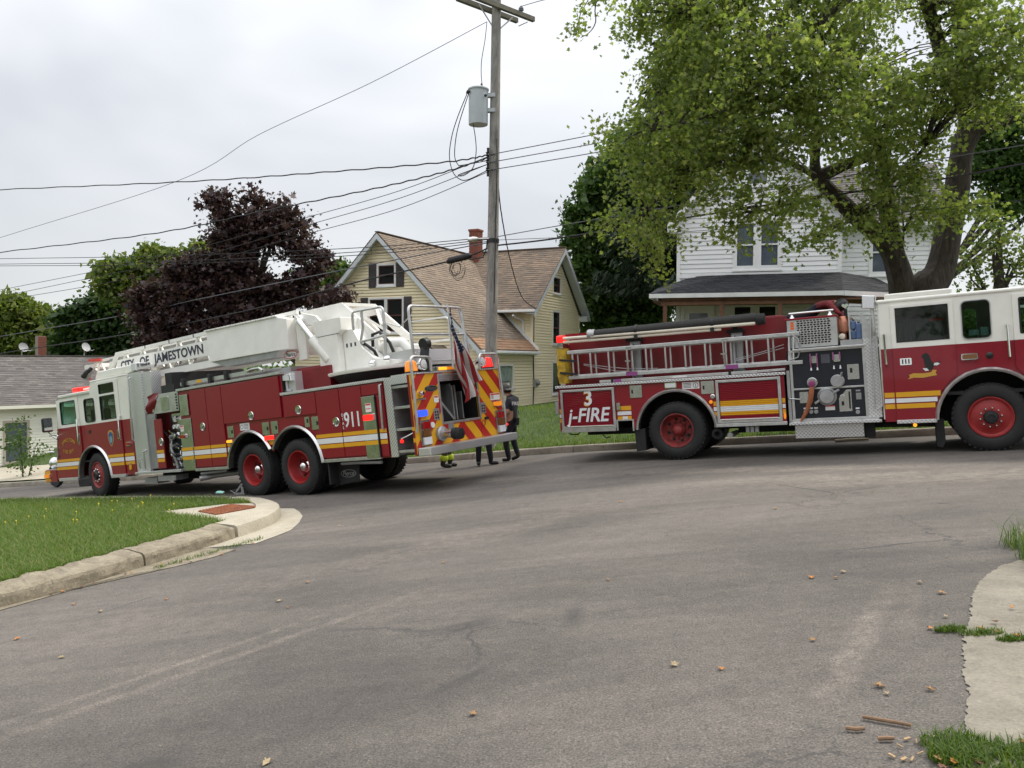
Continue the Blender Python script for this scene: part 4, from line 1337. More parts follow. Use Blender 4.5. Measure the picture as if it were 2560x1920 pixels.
tt = t.part('turntable', M_ladw, lambda b: b.lathe([(0, 0), (1.18, 0), (1.2, .03), (1.2, .06), (0, .06)], t.P(-1.5, 1.25, 2.13), (0, 0, 1), 48), smooth=True)
t.part('turntable_ring', M_dark, lambda b: b.lathe([(0, -.2), (.95, -.2), (1.12, -.02), (1.12, 0), (0, 0)], t.P(-1.5, 1.25, 2.13), (0, 0, 1), 40), tt)
t.part('deck_plate', M_dia, lambda b: (t.box(b, -2.62, -1.95, .62, 1.1, 2.2, 2.42), t.box(b, -2.72, -2.6, .5, 2.0, 2.19, 2.4)))
t.part('raised_locker', M_red2, lambda b: (t.box(b, -.82, .22, .3, 2.2, 1.92, 2.36), t.box(b, -.8, .88, .45, 2.05, 2.31, 2.40)), bevel=.01)
t.part('diamond_box', M_dia, lambda b: t.side(b, [(.76, 1.96), (.76, 2.35), (-.06, 2.33), (-.06, 1.96)], [], .12, .5))
fl = t.part('floodlight', M_chr, lambda b: t.side(b, [(.36, 2.3), (.36, 2.17), (.0, 2.15), (.02, 2.3)], [], .06, .12), bevel=.015)
t.part('lens', M_lwht, lambda b: t.side(b, [(.33, 2.28), (.33, 2.19), (.04, 2.17), (.05, 2.28)], [], .055, .01), fl)
tubes(t, 'floodlight_stem', M_alu, [[(.17, .1, 2.18), (.17, .1, 1.97)], [(.27, .1, 1.985), (.05, .1, 1.985)]], .025, fl)
# ground ladders on the body roof
def roofladder(b):
    for w in (.12, .5):
        t.box(b, .85, 3.66, w, w+.05, 2.42, 2.5)
    for i in range(9): t.box(b, 1.0+.3*i, 1.04+.3*i, .16, .52, 2.44, 2.48)
rl = t.part('roof_ladder', M_alu, roofladder)
tubes(t, 'ladder_hook', M_ss, [[(1.3, .1, 2.48), (1.1, .06, 2.5), (.9, .06, 2.5), (.85, .1, 2.45)]], .03, rl)
t.part('ladder_tag', M_yel, lambda b: t.box(b, 2.9, 3.05, .112, .12, 2.43, 2.49), rl)
for s in (2.0, 2.55, 3.5):
    t.part('clamp', M_blk, lambda b: t.box(b, s-.04, s+.04, .06, .16, 2.36, 2.56), rl, bevel=.01)
t.part('roof_tray', M_alu_d, lambda b: t.box(b, .25, 3.6, .3, 2.2, 2.32, 2.45))
t.part('ladder_cradle', M_blk, lambda b: (t.box(b, 4.25, 4.5, .3, 2.2, 2.3, 2.78), t.box(b, 3.9, 4.4, .12, .4, 2.3, 2.5)))
# rails on the turntable
R1 = .55
tubes(t, 'turntable_rail', M_alu, [
    [(-1.25, R1, 2.18), (-1.22, R1, 2.7), (-1.3, R1, 2.95)] + bend((-1.3, R1, 2.95), (-2.1, R1, 3.24), .1, (-1.31, R1, 3.27)) + bend((-1.31, R1, 3.27), (-2.05, R1, 2.2), .1, (-2.1, R1, 3.25)) + [(-2.03, R1, 2.18)],
    [(-1.48, R1, 2.18), (-1.46, R1, 2.72), (-1.55, R1, 2.95), (-1.55, R1, 3.26)],
    [(-1.22, R1, 2.55), (-1.46, R1, 2.58)], [(-1.46, R1, 2.7), (-2.06, R1, 2.74)]], .026)
RS = -2.74
tubes(t, 'turntable_rail', M_alu, [
    [(RS, .5, 2.16), (RS, .5, 2.6)] + bend((RS, .5, 2.6), (RS, 2.0, 3.17), .1, (RS, .5, 3.16)) + bend((RS, .5, 3.17), (RS, 2.0, 2.2), .1, (RS, 1.95, 3.16)) + [(RS, 2.0, 2.16)],
    [(RS, .5, 2.66), (RS, 1.95, 2.66)], [(RS, 1.9, 3.1), (RS, 2.08, 2.3)], [(RS, 1.95, 2.2), (RS, 1.95, 3.1)]], .026)
tubes(t, 'turntable_rail', M_alu, [
    [(-2.3, 2.1, 2.2), (-2.3, 2.1, 2.8)] + bend((-2.3, 2.1, 2.8), (-1.2, 2.1, 3.1), .1, (-2.3, 2.1, 3.06)) + [(-1.3, 2.1, 3.1), (-1.25, 2.1, 2.2)], [(-2.3, 2.1, 2.62), (-1.27, 2.1, 2.66)]], .02)
tubes(t, 'safety_chain', M_ss, [[(RS, .56, 3.0), (-2.4, .6, 2.84), (-2.1, .58, 2.96)]], .01)
# step pod at the rear
t.part('pedestal_lamp', M_chr, lambda b: (b.lathe([(.07, 0), (.06, .05), (.03, .08), (0, .085)], t.P(-2.15, .46, 2.3), t.N, 14), b.lathe([(.07, 0), (.06, .05), (.03, .08), (0, .085)], t.P(-1.75, .5, 2.27), t.N, 14)), smooth=True)
t.part('monitor', M_blk, lambda b: (b.tube([t.P(-2.95, .55, 2.0), t.P(-2.95, .55, 2.3), t.P(-2.95, .6, 2.45)], .08, 10), b.lathe([(.1, 0), (.11, .1), (.06, .16), (0, .16)], t.P(-2.98, .5, 2.46), (0, -1, .1), 12)), smooth=True)
# --- tail: recessed steps on the side
t.part('step_recess', M_alu_d, lambda b: (t.box(b, -3.0, -2.46, .55, .58, .62, 1.94), t.box(b, -2.6, -2.45, .02, .56, .62, 1.94), t.box(b, -3.0, -2.5, .3, .56, .62, .7)))
t.part('diamond_plate_panel', M_dia, lambda b: (t.side(b, rect(-2.6, -2.44, .6, 1.93), [], .005, .015), t.side(b, rect(-3.0, -2.44, 1.82, 1.95), [], .006, .2)))
for h in (.66, 1.03, 1.40, 1.75):
    t.part('step_shelf', M_alu, lambda b: t.box(b, -3.0, -2.6, .03, .56, h, h+.045), bevel=.004)
tubes(t, 'grab_rail', M_alu, [[(-2.38, .02, 1.86), (-2.38, -.05, 1.84), (-2.36, -.05, 1.1), (-2.36, .02, 1.08)]], .02)
tubes(t, 'step_lever', M_ss, [[(-2.98, .1, 1.0), (-2.85, -.02, .93), (-2.75, -.04, .9)]], .014)
t.part('lever_lamp', M_lred, lambda b: b.lathe([(.035, 0), (.03, .03), (0, .035)], t.P(-2.76, -.03, .86), t.N, 10), smooth=True)
t.part('tail_edge', M_red, lambda b: t.side(b, rect(-3.04, -2.98, .6, 1.95), [], .0, .5), bevel=.005)
for (h0, h1), m in zip(STR, (M_yel, M_wht, M_yel)):
    if m is M_yel: t.part('stripe', m, lambda b: t.side(b, rect(-3.035, -2.985, h0-.02, h1-.02), [], -.004, .004))
# --- tail face with chevrons
SR = -3.05
OP = (.72, 1.78, 1.08, 1.90)
t.part('tail_panel', M_yel, lambda b: t.rear(b, rect(.0, 2.48, .62, 1.95), [rect(*OP)], SR, .04))
regs = [(.0, OP[0], .62, 1.95), (OP[1], 2.48, .62, 1.95), (OP[0], OP[1], .62, OP[2]), (OP[0], OP[1], OP[3], 1.95)]
M_chev = mat('chevron_red', (.42, .018, .014), .35, noise=.1)
sl = 1.09
for k in range(-3, 9):
    x0 = .62 - .46*5 + .46*k + .46*2
    for mirror in (False, True):
        band = [(x0 + (.4-1.93)/sl, .4), (x0 + .215 + (.4-1.93)/sl, .4), (x0 + .215 + (2.1-1.93)/sl, 2.1), (x0 + (2.1-1.93)/sl, 2.1)]
        band = clip(band, 1, 0, 1.24)
        if len(band) < 3: continue
        if mirror: band = [(2.48 - x, y) for x, y in band][::-1]
        pieces = [p for p in (cliprect(band, *r_) for r_ in regs) if p]
        if pieces:
            for p in pieces: t.part('chevron', M_chev, lambda b: t.rear(b, p, [], SR - .003, .003))
t.part('lower_door_frame', M_chev, lambda b: t.rear(b, [(.98, .68), (1.78, .68), (1.78, 1.045), (.98, 1.045)], [[(.99, .69), (1.77, .69), (1.77, 1.035), (.99, 1.035)]], SR - .006, .004))
# opening
t.part('bay_liner', M_dark, lambda b: (t.box(b, SR+.05, -1.2, OP[0]-.02, OP[0], OP[2], OP[3]), t.box(b, SR+.05, -1.2, OP[1], OP[1]+.02, OP[2], OP[3]), t.box(b, SR+.05, -1.2, OP[0], OP[1], OP[2]-.02, OP[2]), t.box(b, SR+.05, -1.2, OP[0], OP[1], OP[3], OP[3]+.02), t.box(b, -1.25, -1.2, OP[0], OP[1], OP[2], OP[3])))
t.part('bay_frame', M_alu, lambda b: t.rear(b, rect(OP[0]-.03, OP[1]+.03, OP[2]-.03, OP[3]+.03), [rect(OP[0]+.012, OP[1]-.012, OP[2]+.012, OP[3]-.012)], SR - .012, .03), bevel=.004)
t.part('roll_door', M_alu, lambda b: [t.box(b, SR+.0, SR+.03, OP[0], OP[1], 1.80+.03*i, 1.826+.03*i) for i in range(3)])
t.part('stored_ladder', M_alu_d, lambda b: (t.box(b, -2.95, -1.3, 1.12, 1.15, 1.1, 1.75), t.box(b, -2.95, -1.3, 1.24, 1.27, 1.1, 1.72), t.box(b, -2.9, -1.3, 1.48, 1.5, 1.1, 1.6), b.bar(t.P(-2.98, .78, 1.45), t.P(-2.98, 1.1, 1.12), .03, .05), b.bar(t.P(-2.98, 1.12, 1.1), t.P(-2.98, 1.12, 1.7), .03, .03)))
# tail fittings
pv = t.part('brand_oval', M_ss, lambda b: t.rear(b, oval(.5, 1.69, .17, .055, 24), [], SR-.008, .008))
t.part('oval_face', M_blk, lambda b: t.rear(b, oval(.5, 1.69, .16, .047, 24), [], SR-.011, .004), pv)
t.rtxt('lettering', 'Pierce', .1, M_ss, .5, 1.69, SR-.014, shear=.3)
rlamp(t, 'blue_lamp', .07, .31, 1.22, 1.35, SR, M_lblue)
rlamp(t, 'amber_lamp', 2.2, 2.44, 1.24, 1.35, SR, M_lamb)
for w0 in (.09, 2.22):
    cl = t.part('tail_light', M_ss, lambda b: t.rear(b, rrect(w0, w0+.26, .74, 1.17, .015), [], SR-.03, .03), bevel=.004)
    for i, m in enumerate((M_lredoff, mat('amber_lens_dark', (.16, .06, .01), .2, coat=.5), M_lwht)):
        t.part('lens', m, lambda b: t.rear(b, rrect(w0+.06, w0+.24, 1.02-.13*i, 1.14-.13*i, .015), [], SR-.055, .03), cl, bevel=.008)
for w0, h0 in ((.5, 1.14), (1.82, 1.15)):
    oc = t.part('socket_panel', M_alu_d, lambda b: t.rear(b, rect(w0, w0+.14, h0, h0+.2), [], SR-.008, .01))
    t.part('sockets', M_blk, lambda b: [b.lathe([(.02, 0), (.02, .004), (0, .004)], t.P(SR-.008, w0+.04+.06*(i % 2), h0+.04+.05*(i//2)), (-1, 0, 0), 8) for i in range(6)], oc)
t.part('pressure_gauge', M_paper, lambda b: b.lathe([(.05, 0), (.05, .02), (0, .02)], t.P(SR, .43, 1.07), (-1, 0, 0), 16), smooth=True)
o = t.part('intake', M_alu_d, lambda b: b.lathe([(.13, 0), (.13, .05), (.1, .07), (.09, .12)], t.P(SR, .62, .90), (-1, 0, 0), 24), smooth=True)
t.part('intake_pipe', M_ss, lambda b: b.lathe([(.075, 0), (.075, .14), (.085, .15), (.085, .2), (.07, .21)], t.P(SR-.1, .62, .90), (-1, 0, -.06), 20), o, smooth=True)
t.part('intake_cap', M_blk, lambda b: b.lathe([(.1, 0), (.105, .05), (.09, .06), (.1, .1), (.095, .16), (.05, .17), (0, .17)], t.P(SR-.3, .62, .885), (-1, 0, -.06), 20), o, smooth=True)
t.part('cover_plate', M_alu_d, lambda b: t.rear(b, rrect(.84, .99, .90, 1.07, .01), [], SR-.01, .012), bevel=.003)
t.part('latch_lamp', M_chr, lambda b: (b.lathe([(.045, 0), (.05, .04), (.03, .09), (0, .09)], t.P(SR, .2, 1.62), (-1, 0, 0), 14), b.bar(t.P(SR-.03, .08, 1.52), t.P(SR-.03, .3, 1.53), .02, .03)), smooth=True)
for w0, w1, h0, h1 in ((.54, .66, 1.44, 1.56), (2.14, 2.44, 1.37, 1.50)):
    o = t.part('warning_label', M_paper, lambda b: t.rear(b, rect(w0, w1, h0, h1), [], SR-.008, .004))
    t.part('print', M_label_r, lambda b: t.rear(b, rect(w0+.01, w1-.01, h1-.035, h1-.008), [], SR-.0095, .002), o)
    if w1 - w0 > .2: t.part('print', M_navy_t, lambda b: (t.rear(b, oval(w0+.06, h0+.06, .04, .04), [oval(w0+.06, h0+.06, .032, .032)], SR-.0095, .002), t.rear(b, rect(w0+.05, w0+.07, h0+.04, h0+.08), [], SR-.0095, .002)), o)
t.part('door_pull', M_blk, lambda b: t.rear(b, rrect(1.9, 2.0, 1.03, 1.08, .01), [], SR-.03, .03), bevel=.006)
tubes(t, 'pull_ring', M_chev, [[(SR-.02, 1.84+.05*math.cos(a), .98+.05*math.sin(a)) for a in [2*PI*i/12 for i in range(13)]]], .008)
bp = t.part('rear_bumper', M_dia, lambda b: t.box(b, SR-.28, SR-.01, .0, 2.5, .585, .72), bevel=.012)
t.part('tail_top', M_dia, lambda b: t.box(b, SR-.02, -2.6, .02, 2.46, 1.95, 1.975))
# beacons and lamps on top of the tail
def beacon(w, m, name):
    o = t.part(name, m, lambda b: b.lathe([(.11, 0), (.11, .02), (.1, .12), (.085, .17), (.05, .19), (0, .19)], t.P(SR+.1, w, 2.0), (0, 0, 1), 20), smooth=True)
    t.part('beacon_base', M_blk, lambda b: b.lathe([(.12, 0), (.12, .03), (0, .03)], t.P(SR+.1, w, 1.972), (0, 0, 1), 18), o)
beacon(.17, M_lamb, 'amber_beacon')
beacon(2.3, M_lred, 'red_beacon')
for w in (.44, 2.1):
    o = t.part('spotlight', M_chr, lambda b: b.lathe([(0, -.14), (.06, -.13), (.1, -.06), (.11, 0), (.1, .01)], t.P(SR+.05, w, 2.12), (-1, 0, .1), 20), smooth=True)
    t.part('lens', M_lwht, lambda b: b.lathe([(.1, 0), (.06, .015), (0, .02)], t.P(SR+.05, w, 2.12), (-1, 0, .1), 18), o, smooth=True)
    tubes(t, 'lamp_stem', M_blk, [[(SR+.1, w, 1.97), (SR+.1, w, 2.06)]], .02, o)
ab = t.part('amber_bar', M_ss, lambda b: t.box(b, SR+.0, SR+.12, .72, 1.2, 1.975, 2.06), bevel=.01)
t.part('lens', M_lambl, lambda b: (t.box(b, SR-.012, SR+.1, .76, .98, 1.99, 2.045),), ab, bevel=.01)
t.part('lens', M_lamb, lambda b: (t.box(b, SR-.012, SR+.1, 1.0, 1.18, 1.99, 2.045),), ab, bevel=.01)
tubes(t, 'tail_rail', M_alu, [
    [(SR-.03, .0, .98), (SR-.06, .0, 1.2), (SR-.06, .0, 2.1)] + bend((SR-.06, 0, 2.1), (SR-.06, .5, 2.24), .1, (SR-.06, 0, 2.24)) + bend((SR-.06, 0, 2.24), (SR-.06, .5, 1.98), .08, (SR-.06, .5, 2.22)) + [(SR-.05, .5, 1.98)],
    [(SR-.03, 1.88, 1.97), (SR-.05, 1.88, 2.1)] + bend((SR-.05, 1.88, 2.1), (SR-.05, 2.45, 2.24), .1, (SR-.05, 1.88, 2.24)) + bend((SR-.05, 1.9, 2.24), (SR-.05, 2.5, 1.3), .12, (SR-.05, 2.45, 2.24)) + [(SR-.05, 2.49, 1.25), (SR-.03, 2.49, .8)]], .024)
# mud flap with the maker's oval, exhaust side
mf = t.part('mud_flap', M_rub, lambda b: t.box(b, -.78, -.74, .08, .7, .17, .62))
t.part('mud_flap_side', M_rub, lambda b: t.side(b, [(-.72, .6), (-1.36, .58), (-1.3, .2), (-.8, .14)], [], .28, .02))
t.part('brand_oval', M_alu_d, lambda b: t.side(b, oval(-1.05, .34, .2, .07, 24), [oval(-1.05, .34, .19, .062, 24)], .272, .006))
t.txt('lettering', 'Pierce', .12, M_alu_d, -1.05, .27, .34, shear=.3)
tubes(t, 'under_rail', M_alu_d, [[(-1.1, .1, .54), (-1.5, .1, .54), (-2.1, .1, .52)], [(2.3, .1, .55), (3.2, .1, .52)]], .03)
t.part('exhaust', M_alu_d, lambda b: b.tube([t.P(2.2, .4, .48), t.P(3.0, .3, .45), t.P(3.2, .05, .42)], .06, 10), smooth=True)

# --- flag drooping from the rear rail (a thing of its own)
fg = empty('flag', label='stars and stripes flag hanging limp from a staff over the chevron striped tail', cat='flag')
fg.matrix_world = lt.matrix_world.copy()
FS = -3.22
MB().tube([t.P(FS+.06, 1.06, 3.14), t.P(FS+.06, 1.02, 2.0)], .014, 8).build('staff', M_alu, fg, smooth=True)
def flag_pt(a, u):
    """a: 0 top stripe .. 1 bottom stripe along the hoist, u along the fly"""
    top = [(1.06, 3.08), (1.16, 2.62), (1.36, 2.30), (1.58, 2.0), (1.72, 1.74)]
    bot = [(1.03, 2.36), (1.05, 2.1), (1.10, 1.85), (1.12, 1.6), (1.14, 1.35)]
    def cur(P):
        x = u * (len(P)-1)
        i = min(int(x), len(P)-2)
        f = x - i
        return (P[i][0]*(1-f)+P[i+1][0]*f, P[i][1]*(1-f)+P[i+1][1]*f)
    p, q = cur(top), cur(bot)
    amp = .02 + .07*min(1, u*1.6)
    ss = FS + amp*math.sin(a*15 + u*3.5) + .02*math.sin(u*9 + a*4)
    sag = .05*math.sin(a*13 + 1.0 + u*2)*u
    return t.P(ss, p[0]*(1-a)+q[0]*a + sag, p[1]*(1-a)+q[1]*a + .06*math.sin(a*9)*u)
M_fred = mat('flag_red', (.30, .02, .025), .85, noise=.15, nscale=12)
M_fwht = mat('flag_white', (.52, .50, .47), .85, noise=.12, nscale=12)
M_fblu = mat('flag_blue', (.015, .02, .065), .85)
NU, NS = 22, 13
cloth = MB()
cols_ = NS*2 + 1
for i in range(NU+1):
    for j in range(cols_):
        cloth.v.append(tuple(flag_pt(j/(cols_-1), i/NU)))
for i in range(NU):
    for j in range(cols_-1):
        st = j // 2
        cloth.f.append((i*cols_+j, (i+1)*cols_+j, (i+1)*cols_+j+1, i*cols_+j+1))
        cloth.m.append(2 if (i < NU*.4 and st < 7) else (0 if st % 2 == 0 else 1))
fc = cloth.build('cloth', [M_fred, M_fwht, M_fblu], fg, smooth=True, fix=False)
b = MB()
for i in range(9):
    for j in range(5):
        a, u = (.03 + .5*(j+.5+.0*(i % 2))/5), .4*(i+.5)/9
        p = flag_pt(a, u) + Vector((-.012, 0, 0))
        pts_ = []
        for k in range(10):
            r_ = .02 if k % 2 == 0 else .008
            an = PI/2 + k*PI/5
            pts_.append(p + Vector((0, -r_*math.cos(an), r_*math.sin(an))))
        b.add(pts_ + [p], [(k, (k+1) % 10, 10) for k in range(10)])
b.build('stars', M_fwht, fc, kind='stuff', fix=False)

# ================================================================== pumper engine
en = truck_root('fire_engine', 3.038, 14.6122, -.4474, .0798, -1.5208, .009,
                'red pumper fire engine lettered 3 j-FIRE with side ladder and black pump panel', 'fire engine')
t = TF(en, 1)
def chassis(b):
    for w in (.82, 1.58): t.box(b, -2.1, 6.9, w, w+.1, .55, .8)
    t.box(b, -.72, .7, .72, 1.78, .5, 1.3)
    t.box(b, 4.3, 5.7, .65, 1.85, .5, 1.3)
    t.box(b, -1.9, -.85, .5, 2.0, .48, .6)
    t.box(b, 1.0, 2.0, .6, 1.2, .42, .6)
    b.tube([t.P(-.2, 1.25, .52), t.P(3.5, 1.25, .55)], .07, 8)
    b.tube([t.P(3.3, .35, .5), t.P(4.3, .4, .48)], .05, 8)
    for s, h in ((0, .54), (4.965, .575)): b.tube([t.P(s, .2, h), t.P(s, 2.3, h)], .11, 10)
    b.lathe([(0, -.22), (.2, -.16), (.26, 0), (.2, .16), (0, .22)], t.P(0, 1.25, .53), (0, 1, 0), 14)
t.part('chassis', M_dark, chassis)
M_rimr = mat('dusty_red_rim', (.30, .03, .03), .6, noise=.55, nscale=7, dirt=(.06, .025, .022))
wheel(t, 0, .03, .54, 'dish', M_rimr, dual=True, hubm=M_rimr, nuts=10)
wheel(t, 0, 2.47, .54, 'dish', M_rimr, far=True, dual=True, nuts=0)
wheel(t, 4.965, .05, .575, 'flat', M_rim, k=1.02)
wheel(t, 4.965, 2.45, .575, 'flat', M_rim, far=True, nuts=0, k=1.02)
ARR = .755
low = [(1.93, .6), (1.93, 1.44), (-2.28, 1.44), (-2.28, .6), (-1.11, .6), (-1.11, .765), (-.82, .765), (-.82, .6)] + [p for p in notch_arch(0, .53, .74, .6, 18, .75)[::-1]]
t.part('body', [M_red, M_dark], lambda b: t.side(b, low, [], .02, 2.46, 0, side_mi=1))
arch_trim(t, 0, .53, .74, 4, 176, 0, ry=.75, wid=.06)
t.part('notch_trim', M_alu, lambda b: t.side(b, [(-1.13, .58), (-1.13, .785), (-.79, .785), (-.79, .56), (-.82, .56), (-.82, .76), (-1.10, .76), (-1.10, .58)], [], .012, .03))
t.part('trim_strip', M_dia, lambda b: t.box(b, -2.32, 1.96, -.03, .12, 1.435, 1.485), bevel=.006)
t.part('body_deck', M_alu_d, lambda b: t.box(b, -2.28, 1.95, .12, 2.46, 1.44, 1.47))
t.part('lower_trim', M_alu, lambda b: t.box(b, -2.24, -1.14, -.02, .06, .575, .635), bevel=.005)
t.part('lower_trim', M_alu, lambda b: t.box(b, .70, 1.94, -.02, .06, .575, .635), bevel=.005)
t.part('tail_corner', M_alu_d, lambda b: t.box(b, -2.36, -2.29, .02, .2, .95, 1.18))
# roll-up shutters in bright frames
def shutter(s0, s1, h0, h1, bands):
    fr = t.part('shutter_frame', M_alu, lambda b: t.side(b, rect(s0, s1, h0, h1), [rect(s0+.05, s1-.05, h0+.07, h1-.045)], -.02, .05), bevel=.006)
    a = MB()
    n = 20
    hh = (h1-.045 - h0-.07) / n
    for i in range(n):
        z = h0+.07 + i*hh
        mi = 0
        for k, (b0, b1) in enumerate(bands):
            if b0 - .01 <= z + hh/2 <= b1 + .01: mi = 1 if k != 1 else 2
        vv = [t.P(s0+.05, .012, z), t.P(s1-.05, .012, z), t.P(s1-.05, .002, z+hh*.2), t.P(s0+.05, .002, z+hh*.2), t.P(s1-.05, .0, z+hh*.8), t.P(s0+.05, .0, z+hh*.8), t.P(s1-.05, .012, z+hh*.98), t.P(s0+.05, .012, z+hh*.98)]
        a.add(vv, [(0, 1, 2, 3), (3, 2, 4, 5), (5, 4, 6, 7)], mi)
    a.build('slats', [M_red, M_yel, M_wht], fr, kind='stuff')
    t.part('lift_bar', M_chr, lambda b: t.box(b, s0+.06, s1-.06, -.035, .0, h0+.05, h0+.075), fr, bevel=.006)
    t.part('inner_edge', M_blk, lambda b: t.side(b, rect(s0+.045, s1-.045, h0+.06, h1-.04), [rect(s0+.058, s1-.058, h0+.075, h1-.055)], -.004, .01), fr)
    return fr
BD = [(.955, 1.035), (.865, .935), (.77, .845)]
f1 = shutter(-2.23, -1.13, .62, 1.40, [])
f2 = shutter(.76, 1.87, .64, 1.41, BD)
t.txt('lettering', '3', .40, M_wht, -1.66, -.006, 1.21, f1, sx=.95, bold=.008)
t.txt('lettering', '3', .40, M_yel, -1.675, -.0045, 1.195, f1, sx=.95, bold=.008, depth=.001)
t.txt('lettering', 'j-FIRE', .37, M_wht, -1.69, -.006, .885, f1, sx=.94, shear=.22, bold=.007)
stripes(t, -1.10, -.83, .017, [(.955, 1.035), (.865, .935), (.775, .845)])
stripes(t, -2.275, -2.24, .017, BD)
stripes(t, .70, .755, .017, BD)
stripes(t, 1.875, 1.925, .017, BD)
t.part('shutter_latch', M_ss, lambda b: t.side(b, rrect(-1.1, -1.03, .97, 1.1, .015), [], -.02, .04), bevel=.008)
for a in ((-.83, -.60, 1.18, 1.41), (.50, .73, 1.18, 1.41)):
    f = t.part('service_flap', M_ss, lambda b: t.side(b, rrect(*a, .008), [], .008, .012), bevel=.003)
    t.part('flap_latch', M_blk, lambda b: t.side(b, rrect(a[0]+.03, a[0]+.06, a[2]+.08, a[2]+.15, .006), [], .002, .006), f)
lb = t.part('warning_label', M_paper, lambda b: t.side(b, rect(.16, .47, 1.285, 1.41), [], .018, .004))
t.part('print', M_navy_t, lambda b: [t.side(b, rect(.18, .32, h, h+.008), [], .0135, .001) for h in (1.31, 1.335, 1.36, 1.385)] + [t.side(b, oval(.405, 1.348, .048, .048), [oval(.405, 1.348, .04, .04)], .0135, .001), t.side(b, rect(.4, .41, 1.32, 1.37), [], .0135, .001)], lb)
lamp(t, 'marker_lamp', -.16, .06, 1.32, 1.42, .015, M_lwht, d=.035)
t.part('warning_label', M_paper, lambda b: t.side(b, rect(-1.0, -.9, .785, .84), [], .009, .003))
t.part('socket', M_ss, lambda b: b.lathe([(.045, 0), (.045, .02), (.03, .03), (.028, .01), (0, .01)], t.P(.70, .015, 1.125), t.N, 16), smooth=True)
t.part('reflector', M_lamb, lambda b: b.lathe([(.035, 0), (.03, .015), (0, .02)], t.P(.66, .0, 1.03), t.N, 14), smooth=True)
t.part('reflector', M_lamb, lambda b: t.side(b, oval(1.905, .73, .022, .06, 14), [], .014, .01))
# mud flap, pipes below
t.part('mud_flap', M_rub, lambda b: t.side(b, [(-.80, .57), (-.6, .6), (-.6, .19), (-.78, .17)], [], .05, .5))
tubes(t, 'exhaust_pipe', M_alu_d, [[(.95, .7, .42), (.95, .2, .42), (.95, .06, .42)]], .05)
t.part('tow_eye', M_dark, lambda b: b.lathe([(.1, 0), (.1, .04), (.05, .05), (.04, .0)], t.P(.72, .12, .45), t.N, 16))
t.part('drain_valves', M_alu_d, lambda b: [t.box(b, 1.22+.08*i, 1.28+.08*i, .1, .2, .46, .56) for i in range(3)])
tubes(t, 'dangling_cable', M_blk, [[(-2.15, .1, .6), (-2.1, .1, .53), (-1.95, .1, .53), (-1.9, .1, .58)], [(-1.45, .1, .5), (-1.38, .1, .44), (-1.3, .1, .46)]], .012)
# --- recessed upper side, hose bed
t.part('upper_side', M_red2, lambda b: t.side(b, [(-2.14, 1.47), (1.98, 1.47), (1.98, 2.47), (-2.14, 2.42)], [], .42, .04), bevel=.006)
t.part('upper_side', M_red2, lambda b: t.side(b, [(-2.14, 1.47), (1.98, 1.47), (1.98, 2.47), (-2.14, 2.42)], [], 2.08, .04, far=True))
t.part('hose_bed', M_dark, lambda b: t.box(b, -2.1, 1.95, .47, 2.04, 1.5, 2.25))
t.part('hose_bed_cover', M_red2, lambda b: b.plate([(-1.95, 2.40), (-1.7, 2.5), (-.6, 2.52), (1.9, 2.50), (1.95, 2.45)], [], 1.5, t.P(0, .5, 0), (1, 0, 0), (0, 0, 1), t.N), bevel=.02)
t.part('tail_wall', M_red, lambda b: t.box(b, -2.28, -2.14, .42, 2.08, .62, 2.3))
t.part('top_rail', M_red, lambda b: t.box(b, -2.2, -1.55, .38, .46, 2.43, 2.50))
# rack uprights and ladders
for s in (-.80, 1.09):
    rk = t.part('ladder_rack', M_alu_d, lambda b: (t.box(b, s-.06, s+.14, .3, .40, 1.5, 2.26), t.box(b, s-.03, s+.02, .2, .3, 1.55, 2.2)), bevel=.01)
    t.part('rack_head', M_dark, lambda b: (t.box(b, s-.12, s+.17, .22, .42, 2.24, 2.31), t.box(b, s-.02, s+.08, .22, .4, 2.31, 2.40)), rk, bevel=.01)
def side_ladder(w, s0, s1, h0, h1, name, n, ps):
    L0 = t.part(name, M_alu, lambda b: t.box(b, s0, s1, w, w+.055, h1-.065, h1), bevel=.006)
    t.part('rail', M_alu, lambda b: t.box(b, s0, s1+.03, w, w+.055, h0, h0+.065), L0, bevel=.006)
    first = None
    for i in range(n):
        s = ps + i*.365
        if first is None:
            first = t.part('rung', M_alu, lambda b: b.tube([t.P(s, w+.028, h0+.06), t.P(s, w+.028, h1-.06)], .02, 8), L0, smooth=True)
        else: link_copy(first, L0, location=(.365*i, 0, 0))
    return L0
la = side_ladder(.04, -2.05, 2.22, 1.60, 2.155, 'side_ladder', 11, -1.95)
lb2 = side_ladder(.14, -2.0, 2.05, 1.62, 2.14, 'side_ladder', 11, -1.88)
for s in (-.77, 1.07):
    t.part('purple_tape', mat('purple_tape', (.26, .06, .22), .6), lambda b: t.box(b, s-.12, s+.10, .034, .098, 1.597, 1.668), la)
for s in (-.81, .96):
    t.part('clamp', M_ss, lambda b: (t.box(b, s-.05, s+.05, .02, .05, 2.08, 2.14), b.tube([t.P(s-.02, .0, 2.1), t.P(s-.02, .0, 1.8), t.P(s-.02, .03, 1.66)], .014, 6), t.box(b, s-.07, s+.03, -.01, .01, 1.86, 1.885)), la)
tubes(t, 'guy_cord', M_alu_d, [[(-1.75, .12, 1.88), (-1.2, .12, 1.78), (-.8, .12, 1.72), (-.3, .12, 1.70)], [(-1.75, .12, 1.86), (-1.1, .12, 1.70), (-.8, .12, 1.68)], [(1.1, .12, 1.76), (1.6, .12, 1.86), (1.95, .12, 1.96)], [(1.1, .12, 1.73), (1.95, .12, 1.90)]], .006, la)
